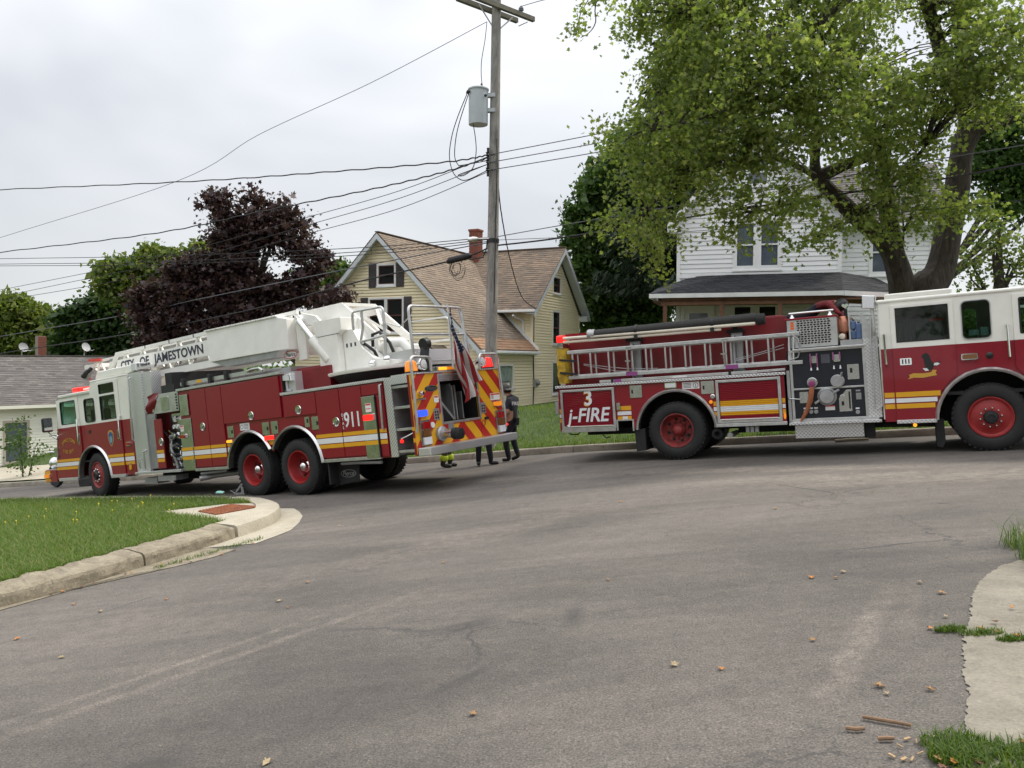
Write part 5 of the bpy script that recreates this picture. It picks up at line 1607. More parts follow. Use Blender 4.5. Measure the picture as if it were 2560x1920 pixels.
# ladder ends: twin tubes by the vent box
tubes(t, 'rack_arm', M_ss, [[(2.05, .1, 2.12), (2.03, .06, 1.66)], [(2.12, .1, 2.12), (2.1, .06, 1.66)]], .025)
tubes(t, 'air_hose', M_alu_d, [[(2.1, .05, 2.12), (2.2, .04, 2.02), (2.22, .04, 1.85), (2.18, .04, 1.72), (2.05, .04, 1.68)]], .014)
sl2 = t.part('attic_ladder', M_alu, lambda b: (t.box(b, -1.41, 1.5, .0, .045, 1.495, 1.545), b.bar(t.P(1.5, .02, 1.52), t.P(1.95, .1, 1.53), .05, .04)), bevel=.004)
t.part('purple_tape', mat('purple_tape_b', (.26, .06, .22), .6), lambda b: t.box(b, -1.12, -.98, -.004, .049, 1.493, 1.549), sl2)
t.part('clamp', M_blk, lambda b: (t.box(b, -1.18, -1.13, -.008, .06, 1.47, 1.57), t.box(b, 1.0, 1.05, -.008, .06, 1.47, 1.57)), sl2)
t.part('date_plate', M_paper, lambda b: t.side(b, rect(.0, .26, 1.505, 1.535), [], -.003, .002), sl2)
# suction hose and two pale pipes lying above the ladders
HW, HH = .16, 2.435
hose = MB()
prof, s, i = [], 0, 0
while s < 3.02:
    prof += [(.088, s), (.093, s+.012), (.088, s+.024)]
    s += .03
hose.lathe(prof, t.P(-1.5, HW, HH-.005), t.P(1, 0, .012) - t.P(0, 0, 0), 20)
ho = hose.build('suction_hose', mat('ribbed_black_hose', (.03, .029, .027), .7, noise=.2), en, smooth=True)
for s in (-1.63, 1.52):
    t.part('hose_coupling', M_alu_d if s < 0 else M_rub, lambda b: b.lathe([(.1, 0), (.105, .02), (.105, .06), (.098, .07), (.098, .13), (.09, .14)], t.P(s, HW, HH), (1, 0, 0), 22), ho, smooth=True)
for s in (-.70, .72):
    t.part('hose_strap', M_blk, lambda b: (b.lathe([(.094, 0), (.1, .01), (.1, .05), (.094, .06)], t.P(s, HW, HH+.01), (1, 0, 0), 20), t.box(b, s, s+.06, .06, .26, 2.28, 2.36)), ho)
M_pvc = mat('cream_pipe', (.72, .66, .54), .5, noise=.08)
t.part('pipe', M_pvc, lambda b: b.tube([t.P(-2.13, .1, 2.405), t.P(-.3, .1, 2.38), t.P(1.5, .1, 2.365)], .03, 10), smooth=True)
t.part('pipe', M_pvc, lambda b: b.tube([t.P(-2.14, .12, 2.33), t.P(-.2, .12, 2.32), t.P(.9, .12, 2.315)], .026, 10), smooth=True)
o = t.part('tail_beacon', M_lred, lambda b: t.box(b, -2.29, -2.14, .1, .3, 2.33, 2.47), bevel=.03, seg=3)
t.part('beacon_base', M_ss, lambda b: (t.box(b, -2.27, -2.16, .12, .4, 2.26, 2.33),), o)
M_bag = mat('yellow_canvas', (.55, .36, .02), .8, noise=.35, nscale=8, dirt=(.2, .12, .02))
def bag(b):
    n = 8
    vv, ff = [], []
    for i in range(n+1):
        h = 1.53 + .68*i/n
        k = 1 - .25*abs(i/n-.45)
        for a in range(12):
            an = 2*PI*a/12
            vv.append(t.P(-2.17 + .115*k*math.copysign(abs(math.cos(an))**.5, math.cos(an)) + .01*math.sin(i*2.1+a), .16 + .17*k*math.copysign(abs(math.sin(an))**.5, math.sin(an)), h))
    for i in range(n):
        for a in range(12): ff.append((i*12+a, i*12+(a+1) % 12, (i+1)*12+(a+1) % 12, (i+1)*12+a))
    ff += [tuple(range(12))[::-1], tuple(n*12+a for a in range(12))]
    b.add(vv, ff)
bg = t.part('ladder_bag', M_bag, bag, smooth=True)
for h in (1.74, 1.99):
    t.part('bag_strap', M_blk, lambda b: b.bar(t.P(-2.2, -.02, h), t.P(-1.85, .02, h-.05), .008, .04), bg)
# --- pump module
t.part('module_core', M_dark, lambda b: (t.box(b, 1.98, 3.4, .12, 2.4, .62, 1.84), t.box(b, 2.86, 3.38, .75, 2.3, 1.84, 1.95)))
t.part('module_frame', M_alu, lambda b: t.side(b, rect(2.03, 3.23, .63, 1.84), [rect(2.075, 3.185, .665, 1.155), rect(2.075, 3.185, 1.185, 1.80)], .045, .06), bevel=.004)
t.part('pump_panel', M_panel, lambda b: t.side(b, rect(2.06, 3.2, 1.17, 1.82), [], .075, .03))
t.part('pump_panel', M_panel, lambda b: t.side(b, rect(2.06, 3.2, .65, 1.165), [], .075, .03))
t.part('counter', M_alu, lambda b: t.box(b, 2.1, 3.23, -.03, .8, 1.825, 1.86), bevel=.006)
t.part('locker_side', M_alu_d, lambda b: (t.box(b, 1.97, 2.02, .05, .4, .62, 1.5),))
# vent box
vb = t.part('vent_box', M_alu, lambda b: (t.side(b, [(2.02, 1.88), (2.82, 1.88), (2.81, 2.36), (2.02, 2.36)], [rect(2.17, 2.72, 1.93, 2.35)], .12, .015), t.box(b, 2.02, 2.05, .13, .7, 1.88, 2.36), t.box(b, 2.79, 2.82, .13, .7, 1.88, 2.36)))
t.part('vent_back', M_dark, lambda b: t.box(b, 2.05, 2.79, .2, .7, 1.88, 2.34), vb)
def lattice(b):
    for i in range(12):
        h = 1.925 + i*.0385
        t.box(b, 2.165, 2.725, .122, .134, h, h+.013)
    for i in range(11):
        h = 1.938 + i*.0385
        for k in range(11):
            s = 2.165 + k*.054 + (.01 if i % 2 else 0)
            if s < 2.715: t.box(b, s, s+.015, .122, .134, h, h+.0255)
t.part('vent_grille', M_alu, lattice, vb, kind='stuff')
t.part('vent_top', M_red, lambda b: t.box(b, 1.99, 2.84, .1, .75, 2.36, 2.395), vb, bevel=.008)
t.part('reflector', mat('orange_reflector', (.75, .14, .03), .4), lambda b: [t.side(b, rect(2.08, 2.135, 2.20+.045*i, 2.24+.045*i), [], .112, .006) for i in range(3)], vb)
tubes(t, 'guard_rail', M_chr, [[(2.06, .16, 2.48), (2.78, .16, 2.48)], [(2.11, .16, 2.39), (2.11, .16, 2.48)], [(2.72, .16, 2.39), (2.72, .16, 2.48)]], .018, vb)
t.part('rail_foot', M_chr, lambda b: [b.lathe([(.045, 0), (.02, .04), (.02, .07)], t.P(s, .16, 2.395), (0, 0, 1), 12) for s in (2.11, 2.72)], vb, smooth=True)
# dividers and things stowed on the counter
for s in (3.0, 3.2):
    t.part('divider', M_red, lambda b: t.side(b, [(s-.012, 1.95), (s+.012, 1.95), (s+.012, 2.38), (s-.012, 2.40)], [], .45, 1.2))
    t.part('divider_edge', M_alu, lambda b: t.box(b, s-.014, s+.014, .44, .455, 1.95, 2.40))
t.part('fin_plate', M_alu, lambda b: t.side(b, [(3.2, 1.95), (3.45, 1.95), (3.4, 2.05), (3.22, 2.36)], [], .1, .02))
t.part('back_wall', M_alu_d, lambda b: (t.box(b, 2.86, 3.44, .12, .7, 1.86, 1.955),))
# fittings on the panel
def knob(s, h, r, d, m=M_chr, name='outlet', parent=None, w=.045):
    return t.part(name, m, lambda b: b.lathe([(r, 0), (r, d*.25), (r*.72, d*.3), (r*.72, d*.7), (r*.86, d*.72), (r*.86, d), (0, d)], t.P(s, w+.03, h), t.N, 22), parent, smooth=True)
o1 = knob(2.38, 1.275, .085, .12, M_ss)
t.part('outlet_collar', mat('magenta_ring', (.32, .07, .2), .5), lambda b: b.lathe([(.055, 0), (.055, .04), (.04, .045)], t.P(2.38, -.06, 1.26), (0, -1, -.3), 16), o1, smooth=True)
knob(2.78, 1.275, .11, .16, M_alu_d)
t.part('valve_handle', M_alu_d, lambda b: b.bar(t.P(2.83, .0, 1.33), t.P(2.86, -.02, 1.42), .03, .02), o1)
cp = t.part('intake_cap', M_alu_d, lambda b: b.lathe([(.155, 0), (.155, .03), (.125, .04), (.125, .11), (.11, .13), (0, .135)], t.P(2.60, .075, 1.025), t.N, 30), smooth=True)
for sgn in (-1, 1):
    t.part('cap_lug', M_alu_d, lambda b: b.bar(t.P(2.60+.1*sgn, .0, 1.025+.05*sgn), t.P(2.60+.2*sgn, -.01, 1.025+.11*sgn), .04, .04), cp, bevel=.01)
# flat orange hose hanging from the outlet
M_dhose = mat('orange_drain_hose', (.36, .12, .05), .75, noise=.3, nscale=14)
t.part('drain_hose', M_dhose, lambda b: b.tube([t.P(2.38, -.09, 1.2), t.P(2.37, -.1, 1.12), t.P(2.34, -.06, .98), t.P(2.27, -.03, .8), t.P(2.2, -.02, .68), t.P(2.16, -.02, .625)], [.032, .045, .045, .034, .026, .012], 10), smooth=True)
for s, tilt in ((2.43, 1), (2.79, -1)):
    cq = t.part('control_lever', M_ss, lambda b: t.side(b, rrect(s-.055, s+.055, 1.6, 1.72, .02), [], .04, .04), bevel=.006)
    for k in (-1, 1):
        t.part('lever_handle', mat('magenta_grip', (.34, .1, .24), .5), lambda b: b.tube([t.P(s+.05*k, .03, 1.5 if tilt > 0 else 1.66), t.P(s+.055*k, -.02, 1.64), t.P(s+.05*k, -.02, 1.76)], .011, 8), cq, smooth=True)
        t.part('lever_tip', M_ss, lambda b: b.lathe([(.008, 0), (.022, .06), (0, .062)], t.P(s+.05*k, .02, 1.54), (0, 0, -1), 8), cq, smooth=True)
t.part('data_plate', mat('smoked_plate', (.1, .1, .13), .35, noise=.3, nscale=30), lambda b: t.side(b, rect(2.54, 2.68, 1.59, 1.74), [], .07, .004))
t.part('steel_hatch', M_ss, lambda b: t.side(b, rrect(2.94, 3.12, 1.29, 1.54, .01), [], .062, .014), bevel=.004)
t.part('hatch_latch', M_blk, lambda b: t.side(b, rrect(2.98, 3.02, 1.4, 1.48, .006), [], .056, .006))
t.part('steel_plate', M_ss, lambda b: t.side(b, rect(2.16, 2.30, .93, 1.12), [], .068, .008))
t.part('valve_plate', M_ss, lambda b: t.side(b, [(2.78, .76), (2.98, .76), (2.98, 1.12), (2.9, 1.12), (2.78, .98)], [], .06, .016), bevel=.004)
t.part('valve_slot', M_dark, lambda b: (t.side(b, rrect(2.935, 2.96, .8, 1.09, .01), [], .0575, .003), t.side(b, rrect(2.82, 2.86, .86, .93, .008), [], .0575, .003)))
knob(2.84, 1.0, .045, .06, M_ss, 'valve_knob', w=.03)
for s, h in ((2.24, .775), (2.33, .775), (2.41, .775), (3.06, .74)):
    knob(s, h, .034, .05, M_alu_d, 'drain_knob')
    t.part('tag_plate', M_paper, lambda b: t.side(b, rect(s-.03, s+.03, h+.05, h+.075), [], .072, .003))
t.part('warning_label', M_paper, lambda b: t.side(b, rect(2.56, 2.71, .79, .87), [], .071, .003))
t.part('warning_band', M_label_r, lambda b: t.side(b, rect(2.56, 2.71, .85, .87), [], .069, .002))
t.part('switch_plate', M_alu_d, lambda b: (t.side(b, rect(3.05, 3.13, .95, 1.06), [], .068, .006), t.side(b, rect(3.065, 3.115, .975, 1.03), [], .055, .014), t.side(b, rect(3.05, 3.12, 1.085, 1.11), [], .07, .004)))
tubes(t, 'pull_rod', M_ss, [[(1.96, .05, 1.025), (2.0, .0, 1.02), (2.18, -.01, 1.0)]], .012)
# step, tank, end strip
t.part('running_board', M_dia, lambda b: t.box(b, 1.98, 3.42, -.09, .4, .565, .612), bevel=.006)
t.part('board_lip', M_alu, lambda b: t.box(b, 2.02, 3.38, .02, .06, .612, .65))
t.part('step_locker', M_dia, lambda b: t.box(b, 2.06, 3.14, .0, .45, .33, .56), bevel=.006)
t.part('locker_end', M_dark, lambda b: t.box(b, 3.14, 3.3, .1, .5, .3, .57))
t.part('diamond_plate_panel', M_dia, lambda b: t.side(b, [(3.215, .64), (3.43, .64), (3.43, 1.96), (3.215, 1.96)], [], .05, .03))
tubes(t, 'wiring_conduit', M_alu, [[(3.35, .02, 2.3), (3.33, .02, 1.98), (3.33, .03, .8)], [(3.40, .02, 1.98), (3.42, .02, 1.5), (3.44, .02, .82), (3.38, .03, .78)]], .014)
# tele-light on its mast
lm = t.part('mast_light', M_chr, lambda b: b.plate([(-.11, -.1), (.09, -.12), (.11, .1), (-.1, .13)], [], .08, t.P(3.33, -.02, 2.54), (1, 0, 0), (0, 0, 1), Vector((-.25, -1, 0)).normalized()), bevel=.015)
t.part('lens', M_lwht, lambda b: b.plate([(-.09, -.08), (.07, -.1), (.09, .08), (-.08, .11)], [], .006, t.P(3.33, -.026, 2.54), (1, 0, 0), (0, 0, 1), Vector((-.25, -1, 0)).normalized()), lm)
tubes(t, 'mast', M_alu, [[(3.38, .04, 2.44), (3.385, .04, 2.2), (3.385, .04, 1.9)], [(3.385, .04, 2.05), (3.385, .04, 1.98)]], .026, lm)
# --- cab
DIV = 1.75
C0, C1 = 3.47, 6.75
E1, E2, E3 = rect(3.71, 4.47, 1.84, 2.40), rrect(4.655, 5.04, 1.82, 2.41, .07), rrect(5.42, 6.35, 1.84, 2.40, .03)
FWc = (4.965, .54)
archE = notch_arch(FWc[0], FWc[1], .75, .56, 18, .79)
def cab_side(far):
    w = 2.48 if far else .02
    up_ = [(C0, DIV), (C1, DIV), (C1-.12, 2.42), (C1-.2, 2.5), (C0, 2.5)]
    lo_ = [(C0, .56), (C0, DIV), (C1, DIV), (C1+.1, .56)] + archE
    t.part('cab_side', [M_white, M_red], lambda b: (t.side(b, up_, [E1, E2, E3], w, .05, 0, far), t.side(b, lo_, [], w, .05, 1, far)))
cab_side(False)
cab_side(True)
lowd = [(3.64, DIV), (3.64, .585), (4.2, .585), (4.22, .8), (4.3, 1.0), (4.42, 1.17), (4.54, 1.27), (4.54, DIV)]
def dr(u, win, l):
    return t.part('cab_door', [M_white, M_red], lambda b: (t.side(b, u, win, -.004, .022, 0), t.side(b, l, [], -.004, .022, 1)), bevel=.004)
dA = dr(rect(3.64, 4.54, DIV, 2.45), [E1], lowd)
dB = dr(rect(5.34, 6.5, DIV, 2.46), [E3], [(5.34, DIV), (5.34, 1.33), (5.55, 1.1), (5.7, .85), (5.73, .585), (6.5, .585), (6.5, DIV)])
for P, p_, w in ((E1, dA, .02), (E2, None, .03), (E3, dB, .02)):
    g_ = t.part('window', M_glass, lambda b: t.side(b, P, [], w, .004), p_)
    t.part('window_seal', M_blk, lambda b: t.side(b, P, [shrink(P, .95)], w-.03, .03), g_)
t.part('window_trim', M_alu, lambda b: t.side(b, rrect(4.64, 5.055, 1.805, 2.425, .08), [E2], .008, .012))
for P in (E1, E2, E3):
    t.part('window', M_glass, lambda b: t.side(b, P, [], 2.47, .004, far=True))
# folded board and papers seen in the rear window
t.part('window_board', mat('grey_bark_print', (.16, .16, .15), .8, noise=.5, nscale=14, stretch=(3, 3, .5)), lambda b: t.box(b, 3.83, 4.4, .3, .33, 1.84, 2.22))
t.part('window_sticker', M_label_r, lambda b: t.box(b, 4.2, 4.4, .29, .3, 2.16, 2.2))
o = t.part('window_poster', mat('teal_print', (.2, .34, .32), .6, noise=.5, nscale=25), lambda b: (t.side(b, rect(4.74, 4.88, 1.87, 1.96), [], .04, .003), t.side(b, rect(4.9, 5.01, 1.86, 1.99), [], .04, .003)))
t.part('roof', M_white, lambda b: t.box(b, C0-.03, C1-.18, .0, 2.5, 2.495, 2.56), bevel=.03, seg=3)
t.part('roof_box', M_white, lambda b: t.box(b, 3.57, 4.55, .03, 2.4, 2.55, 2.645), bevel=.025, seg=3)
t.part('cab_rear', M_white, lambda b: t.box(b, C0-.02, C0+.02, .05, 2.45, .6, 2.5))
t.part('cab_floor', M_seat, lambda b: (t.box(b, C0+.05, C1-.05, .08, 2.42, .95, 1.0), t.box(b, 4.6, 5.5, .7, 1.8, 1.0, 1.6)))
nf2 = Vector((1, 0, .17)).normalized(); uf2 = Vector((-.17, 0, 1))
t.part('cab_front', [M_white, M_red], lambda b: (b.plate(rect(.03, 2.47, 0, 1.15), [], .05, t.P(C1+.12, 0, .58), (0, 1, 0), uf2, nf2, 1), b.plate(rect(.03, 2.47, 1.15, 1.9), [rrect(.16, 2.34, 1.2, 1.82, .06)], .05, t.P(C1+.12, 0, .58), (0, 1, 0), uf2, nf2, 0)))
t.part('windscreen', M_glass, lambda b: b.plate(rrect(.16, 2.34, 1.2, 1.82, .06), [], .004, t.P(C1+.1, 0, .58), (0, 1, 0), uf2, nf2))
t.part('front_bumper', M_chr, lambda b: t.box(b, C1+.1, C1+.5, .03, 2.47, .5, .82), bevel=.03)
for s, w in ((3.9, .4), (3.9, 1.5), (5.55, .35), (5.55, 1.6)):
    t.part('seat', M_seat, lambda b: (t.box(b, s-.25, s+.25, w, w+.5, 1.25, 1.4), t.box(b, s-.3, s-.18, w, w+.5, 1.35, 2.15)), bevel=.04)
stripes(t, C0+.01, 3.63, .017, BD)
for (h0, h1), m in zip(BD, (M_yel, M_wht, M_yel)):
    hm = (h0+h1)/2
    dx = .80*math.sqrt(max(0, 1 - ((hm-FWc[1])/.84)**2))
    t.part('stripe', m, lambda b: t.side(b, rect(3.65, FWc[0]-dx, h0, h1), [], -.008, .003))
    t.part('stripe', m, lambda b: t.side(b, rect(FWc[0]+dx, 6.49, h0, h1), [], -.008, .003))
arch_trim(t, FWc[0], FWc[1], .75, 2, 178, -.005, ry=.79, wid=.06)
t.part('cab_step', M_dia, lambda b: (t.box(b, 3.64, 4.22, -.02, .3, .525, .585),), bevel=.006)
for s in (3.53, 5.25):
    tubes(t, 'grab_rail', M_chr, [[(s, .02, 2.0), (s, -.05, 1.985), (s+.01, -.05, 1.5), (s+.01, .02, 1.485)]], .019)
o = t.part('door_handle', M_chr, lambda b: t.side(b, rrect(3.74, 3.91, 1.47, 1.58, .012), [], -.012, .012), dA, bevel=.003)
t.part('latch', M_blk, lambda b: [t.side(b, rect(3.77+.045*i, 3.79+.045*i, 1.49, 1.565), [], -.016, .006) for i in range(3)], o)
lamp(t, 'marker_lamp', 4.61, 4.84, 1.49, 1.59, .01, mat('smoked_amber_lens', (.22, .10, .04), .2, coat=.5), d=.05)
t.part('mirror_stub', M_blk, lambda b: b.lathe([(.05, 0), (.05, .02), (.03, .035), (0, .036)], t.P(5.0, .02, 1.54), t.N, 16), smooth=True)
t.part('marker_lamp', M_lambl, lambda b: b.lathe([(.03, 0), (.03, .03), (0, .035)], t.P(3.9, .1, .49), t.N, 12), smooth=True)
t.part('front_mud_flap', M_rub, lambda b: b.plate([(4.20, .56), (4.32, .56), (4.33, .2), (4.28, .1), (4.2, .13)], [], .4, t.P(0, .2, 0), (1, 0, 0), (0, 0, 1), t.N))
# eagle emblem over a gold ribbon
em = t.part('emblem_ribbon', M_gold, lambda b: t.side(b, [(3.84, 1.24), (3.87, 1.27), (3.86, 1.31), (3.93, 1.33), (4.06, 1.32), (4.18, 1.33), (4.20, 1.37), (4.26, 1.36), (4.24, 1.32), (4.26, 1.28), (4.18, 1.27), (4.06, 1.25), (3.93, 1.26)], [], -.008, .003))
M_eag = mat('eagle_black', (.015, .014, .014), .5)
t.part('eagle_body', M_eag, lambda b: t.side(b, [(4.10, 1.40), (4.14, 1.36), (4.20, 1.37), (4.22, 1.42), (4.27, 1.47), (4.31, 1.475), (4.33, 1.49), (4.29, 1.50), (4.22, 1.475), (4.19, 1.51), (4.17, 1.60), (4.13, 1.645), (4.08, 1.63), (4.05, 1.58), (4.08, 1.56), (4.09, 1.48)], [], -.008, .003), em)
t.part('eagle_white', M_wht, lambda b: (t.side(b, [(4.06, 1.40), (4.10, 1.355), (4.15, 1.36), (4.12, 1.40)], [], -.0115, .003), t.side(b, [(4.22, 1.44), (4.27, 1.435), (4.31, 1.46), (4.28, 1.48), (4.23, 1.475)], [], -.0115, .003)), em)

# ================================================================== houses
def siding_mat(name, c, dirt):
    m, nt, b, vec = new_nodes(name, .62)
    n1 = noise_n(nt, map_n(nt, vec, (.6, .6, 2.2)), 1.6, 6, .6)
    c1 = mix_rgb(nt, ramp(nt, n1, [(.42, (0, 0, 0)), (.8, (.45, .45, .45))]), c, dirt)
    inf = nt.nodes.new('ShaderNodeObjectInfo')
    c2 = mix_rgb(nt, .5, c1, ramp(nt, inf.outputs['Random'], [(0, (.9, .9, .9)), (1, (1.06, 1.06, 1.06))]), 'MULTIPLY')
    nt.links.new(c2, b.inputs['Base Color'])
    return m
def shingle_mat(name, cols):
    m, nt, b, vec = new_nodes(name, .92)
    g = nt.nodes.new('ShaderNodeNewGeometry')
    n = len(cols)
    c = ramp(nt, g.outputs['Random Per Island'], [((i+.5)/n, k) for i, k in enumerate(cols)])
    big = noise_n(nt, vec, .8, 5, .65)
    c = mix_rgb(nt, .8, c, ramp(nt, big, [(.3, (.84, .85, .86)), (.7, (1.14, 1.12, 1.08))]), 'MULTIPLY')
    fine = noise_n(nt, vec, 60, 3, .7)
    c = mix_rgb(nt, .6, c, ramp(nt, fine, [(.3, (.6, .6, .6)), (.7, (1.3, 1.3, 1.3))]), 'MULTIPLY')
    nt.links.new(c, b.inputs['Base Color'])
    return m
M_ysid = siding_mat('yellow_siding', (.92, .81, .56), (.82, .73, .52))
M_wsid = siding_mat('white_siding', (.82, .83, .83), (.70, .72, .72))
M_wsid2 = siding_mat('cream_white_siding', (.86, .85, .76), (.74, .73, .66))
M_trim = mat('grey_white_trim', (.62, .66, .69), .5, noise=.12, nscale=2)
M_trimw = mat('white_trim', (.82, .83, .82), .5, noise=.1, nscale=2)
M_brn = shingle_mat('brown_shingles', [(.195, .152, .115), (.235, .182, .138), (.26, .20, .15), (.185, .145, .112), (.22, .172, .13)])
M_brn2 = shingle_mat('grey_brown_shingles', [(.17, .13, .10), (.21, .155, .115), (.145, .115, .09), (.24, .175, .125)])
M_dks = shingle_mat('dark_grey_shingles', [(.022, .024, .028), (.03, .032, .037), (.04, .042, .048)])
M_grs = shingle_mat('grey_shingles', [(.12, .11, .105), (.15, .135, .13), (.10, .092, .088), (.17, .155, .148)])
M_shut = mat('brown_shutter', (.075, .065, .066), .6, noise=.3)
M_wood = mat('cedar_timber', (.17, .08, .042), .7, noise=.3, nscale=5, stretch=(1, 1, .2))
M_brick = mat('chimney_mortar', (.26, .2, .17), .9)
M_brk = mat('red_brick', (.24, .075, .048), .9, noise=.35, nscale=7)
M_curt = mat('pale_curtain', (.30, .38, .33), .8, noise=.5, nscale=6)
M_wframe = mat('maroon_window_frame', (.10, .035, .03), .5)
M_paneg = mat('window_pane_dark', (.02, .025, .024), .05, spec=.7)
M_panes = mat('window_pane_sky', (.10, .12, .15), .04, spec=.9)
class HF:
    """house frame: x along the front, y to the back, z world height"""
    def __init__(h, name, x, y, ang, label, group=None):
        h.root = empty(name, (x, y, 0), ang, label, 'house', group)
    def part(h, name, m, fn, parent=None, **k):
        b = MB()
        fn(b)
        return b.build(name, m, parent or h.root, **k)
def plane_axes(face):
    return {'front': (Vector((1, 0, 0)), Vector((0, -1, 0))), 'right': (Vector((0, 1, 0)), Vector((1, 0, 0))),
            'left': (Vector((0, -1, 0)), Vector((-1, 0, 0))), 'back': (Vector((-1, 0, 0)), Vector((0, 1, 0)))}[face]
def wall(h, face, off, outline, openings, m, core_m, pitch, z_base):
    """solid wall plus one clapboard object per course; outline/openings in (u,z)"""
    U, N = plane_axes(face)
    O = N * off
    W = Vector((0, 0, 1))
    core = h.part('wall', core_m, lambda b: b.plate(outline, openings, .12, O, U, W, N))
    z0_, z1 = min(p[1] for p in outline), max(p[1] for p in outline)
    z = max(z0_, z_base)
    i = 0
    while z < z1:
        zt = z + pitch
        band = clip(clip(list(outline), 0, -1, -z), 0, 1, zt)
        if len(band) >= 3:
            u0b = min(p[0] for p in band if p[1] < z + pitch*.2) if any(p[1] < z+pitch*.2 for p in band) else min(p[0] for p in band)
            u1b = max(p[0] for p in band if p[1] < z + pitch*.2) if any(p[1] < z+pitch*.2 for p in band) else max(p[0] for p in band)
            tp = [p[0] for p in band if p[1] > zt - pitch*.2]
            u0t, u1t = (min(tp), max(tp)) if tp else ((u0b+u1b)/2, (u0b+u1b)/2)
            cuts = sorted([(min(p[0] for p in o), max(p[0] for p in o)) for o in openings if min(p[1] for p in o) < zt - .02 and max(p[1] for p in o) > z + .02])
            segs, cb, ct = [], u0b, u0t
            for a, c in cuts:
                if a > cb: segs.append((cb, a, ct, a))
                cb = ct = c
            segs.append((cb, u1b, ct, u1t))
            for a, c, at_, ctp in segs:
                if c - a < .02: continue
                o1, o2, zl = (.036, .010, z + .016) if m is M_ysid else (.03, .010, z + .009)
                b = MB()
                vv = [O + U*a + W*zl + N*o1, O + U*c + W*zl + N*o1, O + U*ctp + W*zt + N*o2, O + U*at_ + W*zt + N*o2, O + U*a + W*zl + N*.002, O + U*c + W*zl + N*.002]
                b.add(vv, [(0, 1, 2, 3), (4, 5, 1, 0), (0, 3, 4), (1, 5, 2)])
                b.build('siding_board', m, core, fix=False)
        z = zt
        i += 1
    return core
def shingles(h, A, B, C, m, course=.14, tab=.3, name='roof', under=None, seed=1, clipf=None):
    """roof slope: A low-left, B low-right, C top-left (a parallelogram); courses of thin tabs, one mesh"""
    A, B, C = Vector(A), Vector(B), Vector(C)
    u, w = (B-A), (C-A)
    lu, lw = u.length, w.length
    u, w = u/lu, w/lw
    n = u.cross(w).normalized()
    if n.z < 0: n = -n
    deck = h.part(name, under or m, lambda b: b.plate([(0, 0), (lu, 0), (lu, lw), (0, lw)], [], .03, A - n*.005, u, w, n))
    r = random.Random(seed)
    b = MB()
    rows = int(lw / course) + 1
    for i in range(rows):
        y0 = i*course
        y1 = min(y0 + course*1.15, lw)
        x = -(i % 2)*tab*.5 - r.uniform(0, .06)
        while x < lu:
            x0, x1 = max(x, 0), min(x + tab - .007, lu)
            x += tab
            if x1 - x0 < .02: continue
            if clipf and not clipf(A + u*(x0+x1)/2 + w*(y0+y1)/2): continue
            e = .016 + r.uniform(0, .009)
            p = [A + u*x0 + w*y0 + n*e, A + u*x1 + w*y0 + n*e, A + u*x1 + w*y1 + n*.006, A + u*x0 + w*y1 + n*.006, A + u*x0 + w*y0, A + u*x1 + w*y0]
            b.add(p, [(0, 1, 2, 3), (4, 5, 1, 0)])
    b.build('shingles', m, deck, kind='stuff', fix=False)
    return deck
def window(h, face, off, u0, u1, z0_, z1, fm=M_trimw, pm=M_paneg, fr=.09, sash=True, double=False, inner=None, curtain=False):
    U, N = plane_axes(face)
    O = N*off
    W = Vector((0, 0, 1))
    wn_ = h.part('window', fm, lambda b: b.plate(rect(u0-fr, u1+fr, z0_-fr*1.2, z1+fr), [rect(u0, u1, z0_, z1)], .09, O + N*.05, U, W, N), bevel=.005)
    cells = [(u0, u1)] if not double else [(u0, (u0+u1)/2-double/2), ((u0+u1)/2+double/2, u1)]
    if double: h.part('mullion', fm, lambda b: b.plate(rect(cells[0][1], cells[1][0], z0_, z1), [], .08, O + N*.045, U, W, N), wn_)
    for a, c in cells:
        if inner: h.part('sash_frame', inner, lambda b: b.plate(rect(a, c, z0_, z1), [rect(a+.04, c-.04, z0_+.04, z1-.04)], .05, O + N*.02, U, W, N), wn_)
        if sash:
            zm = (z0_+z1)/2
            h.part('sash_rail', inner or fm, lambda b: b.plate(rect(a, c, zm-.025, zm+.025), [], .05, O + N*.015, U, W, N), wn_)
            h.part('pane', pm, lambda b: b.plate(rect(a, c, zm, z1), [], .006, O - N*.012, U, W, N), wn_)
            h.part('pane', pm, lambda b: b.plate(rect(a, c, z0_, zm), [], .006, O - N*.035, U, W, N), wn_)
        else:
            h.part('pane', pm, lambda b: b.plate(rect(a, c, z0_, z1), [], .006, O - N*.02, U, W, N), wn_)
    h.part('sill', fm, lambda b: b.plate(rect(u0-fr-.02, u1+fr+.02, z0_-fr*1.2-.03, z0_-fr*1.2+.02), [], .12, O + N*.08, U, W, N), wn_)
    return wn_
def shutter2(h, u0, u1, z0_, z1):
    o = h.part('shutter', M_shut, lambda b: b.plate(rect(u0, u1, z0_, z1), [], .03, Vector((0, -.062, 0)), (1, 0, 0), (0, 0, 1), (0, -1, 0)), bevel=.004)
    b = MB()
    n = int((z1-z0_-.08)/.05)
    for i in range(n):
        z = z0_+.05+.05*i
        b.box((u0+.04, -.072, z), (u1-.04, -.061, z+.03))
    b.build('louvre', M_shut, o, kind='stuff')
def rake(h, pts, m, wid=.2, th=.05, y=0, N=(0, -1, 0), U=(1, 0, 0), O=(0, 0, 0)):
    """sloping bargeboard along two (u,z) points"""
    (u0, z0_), (u1, z1) = pts
    return h.part('bargeboard', m, lambda b: b.plate([(u0, z0_), (u1, z1), (u1, z1-wid), (u0, z0_-wid)], [], th, O, U, (0, 0, 1), N))

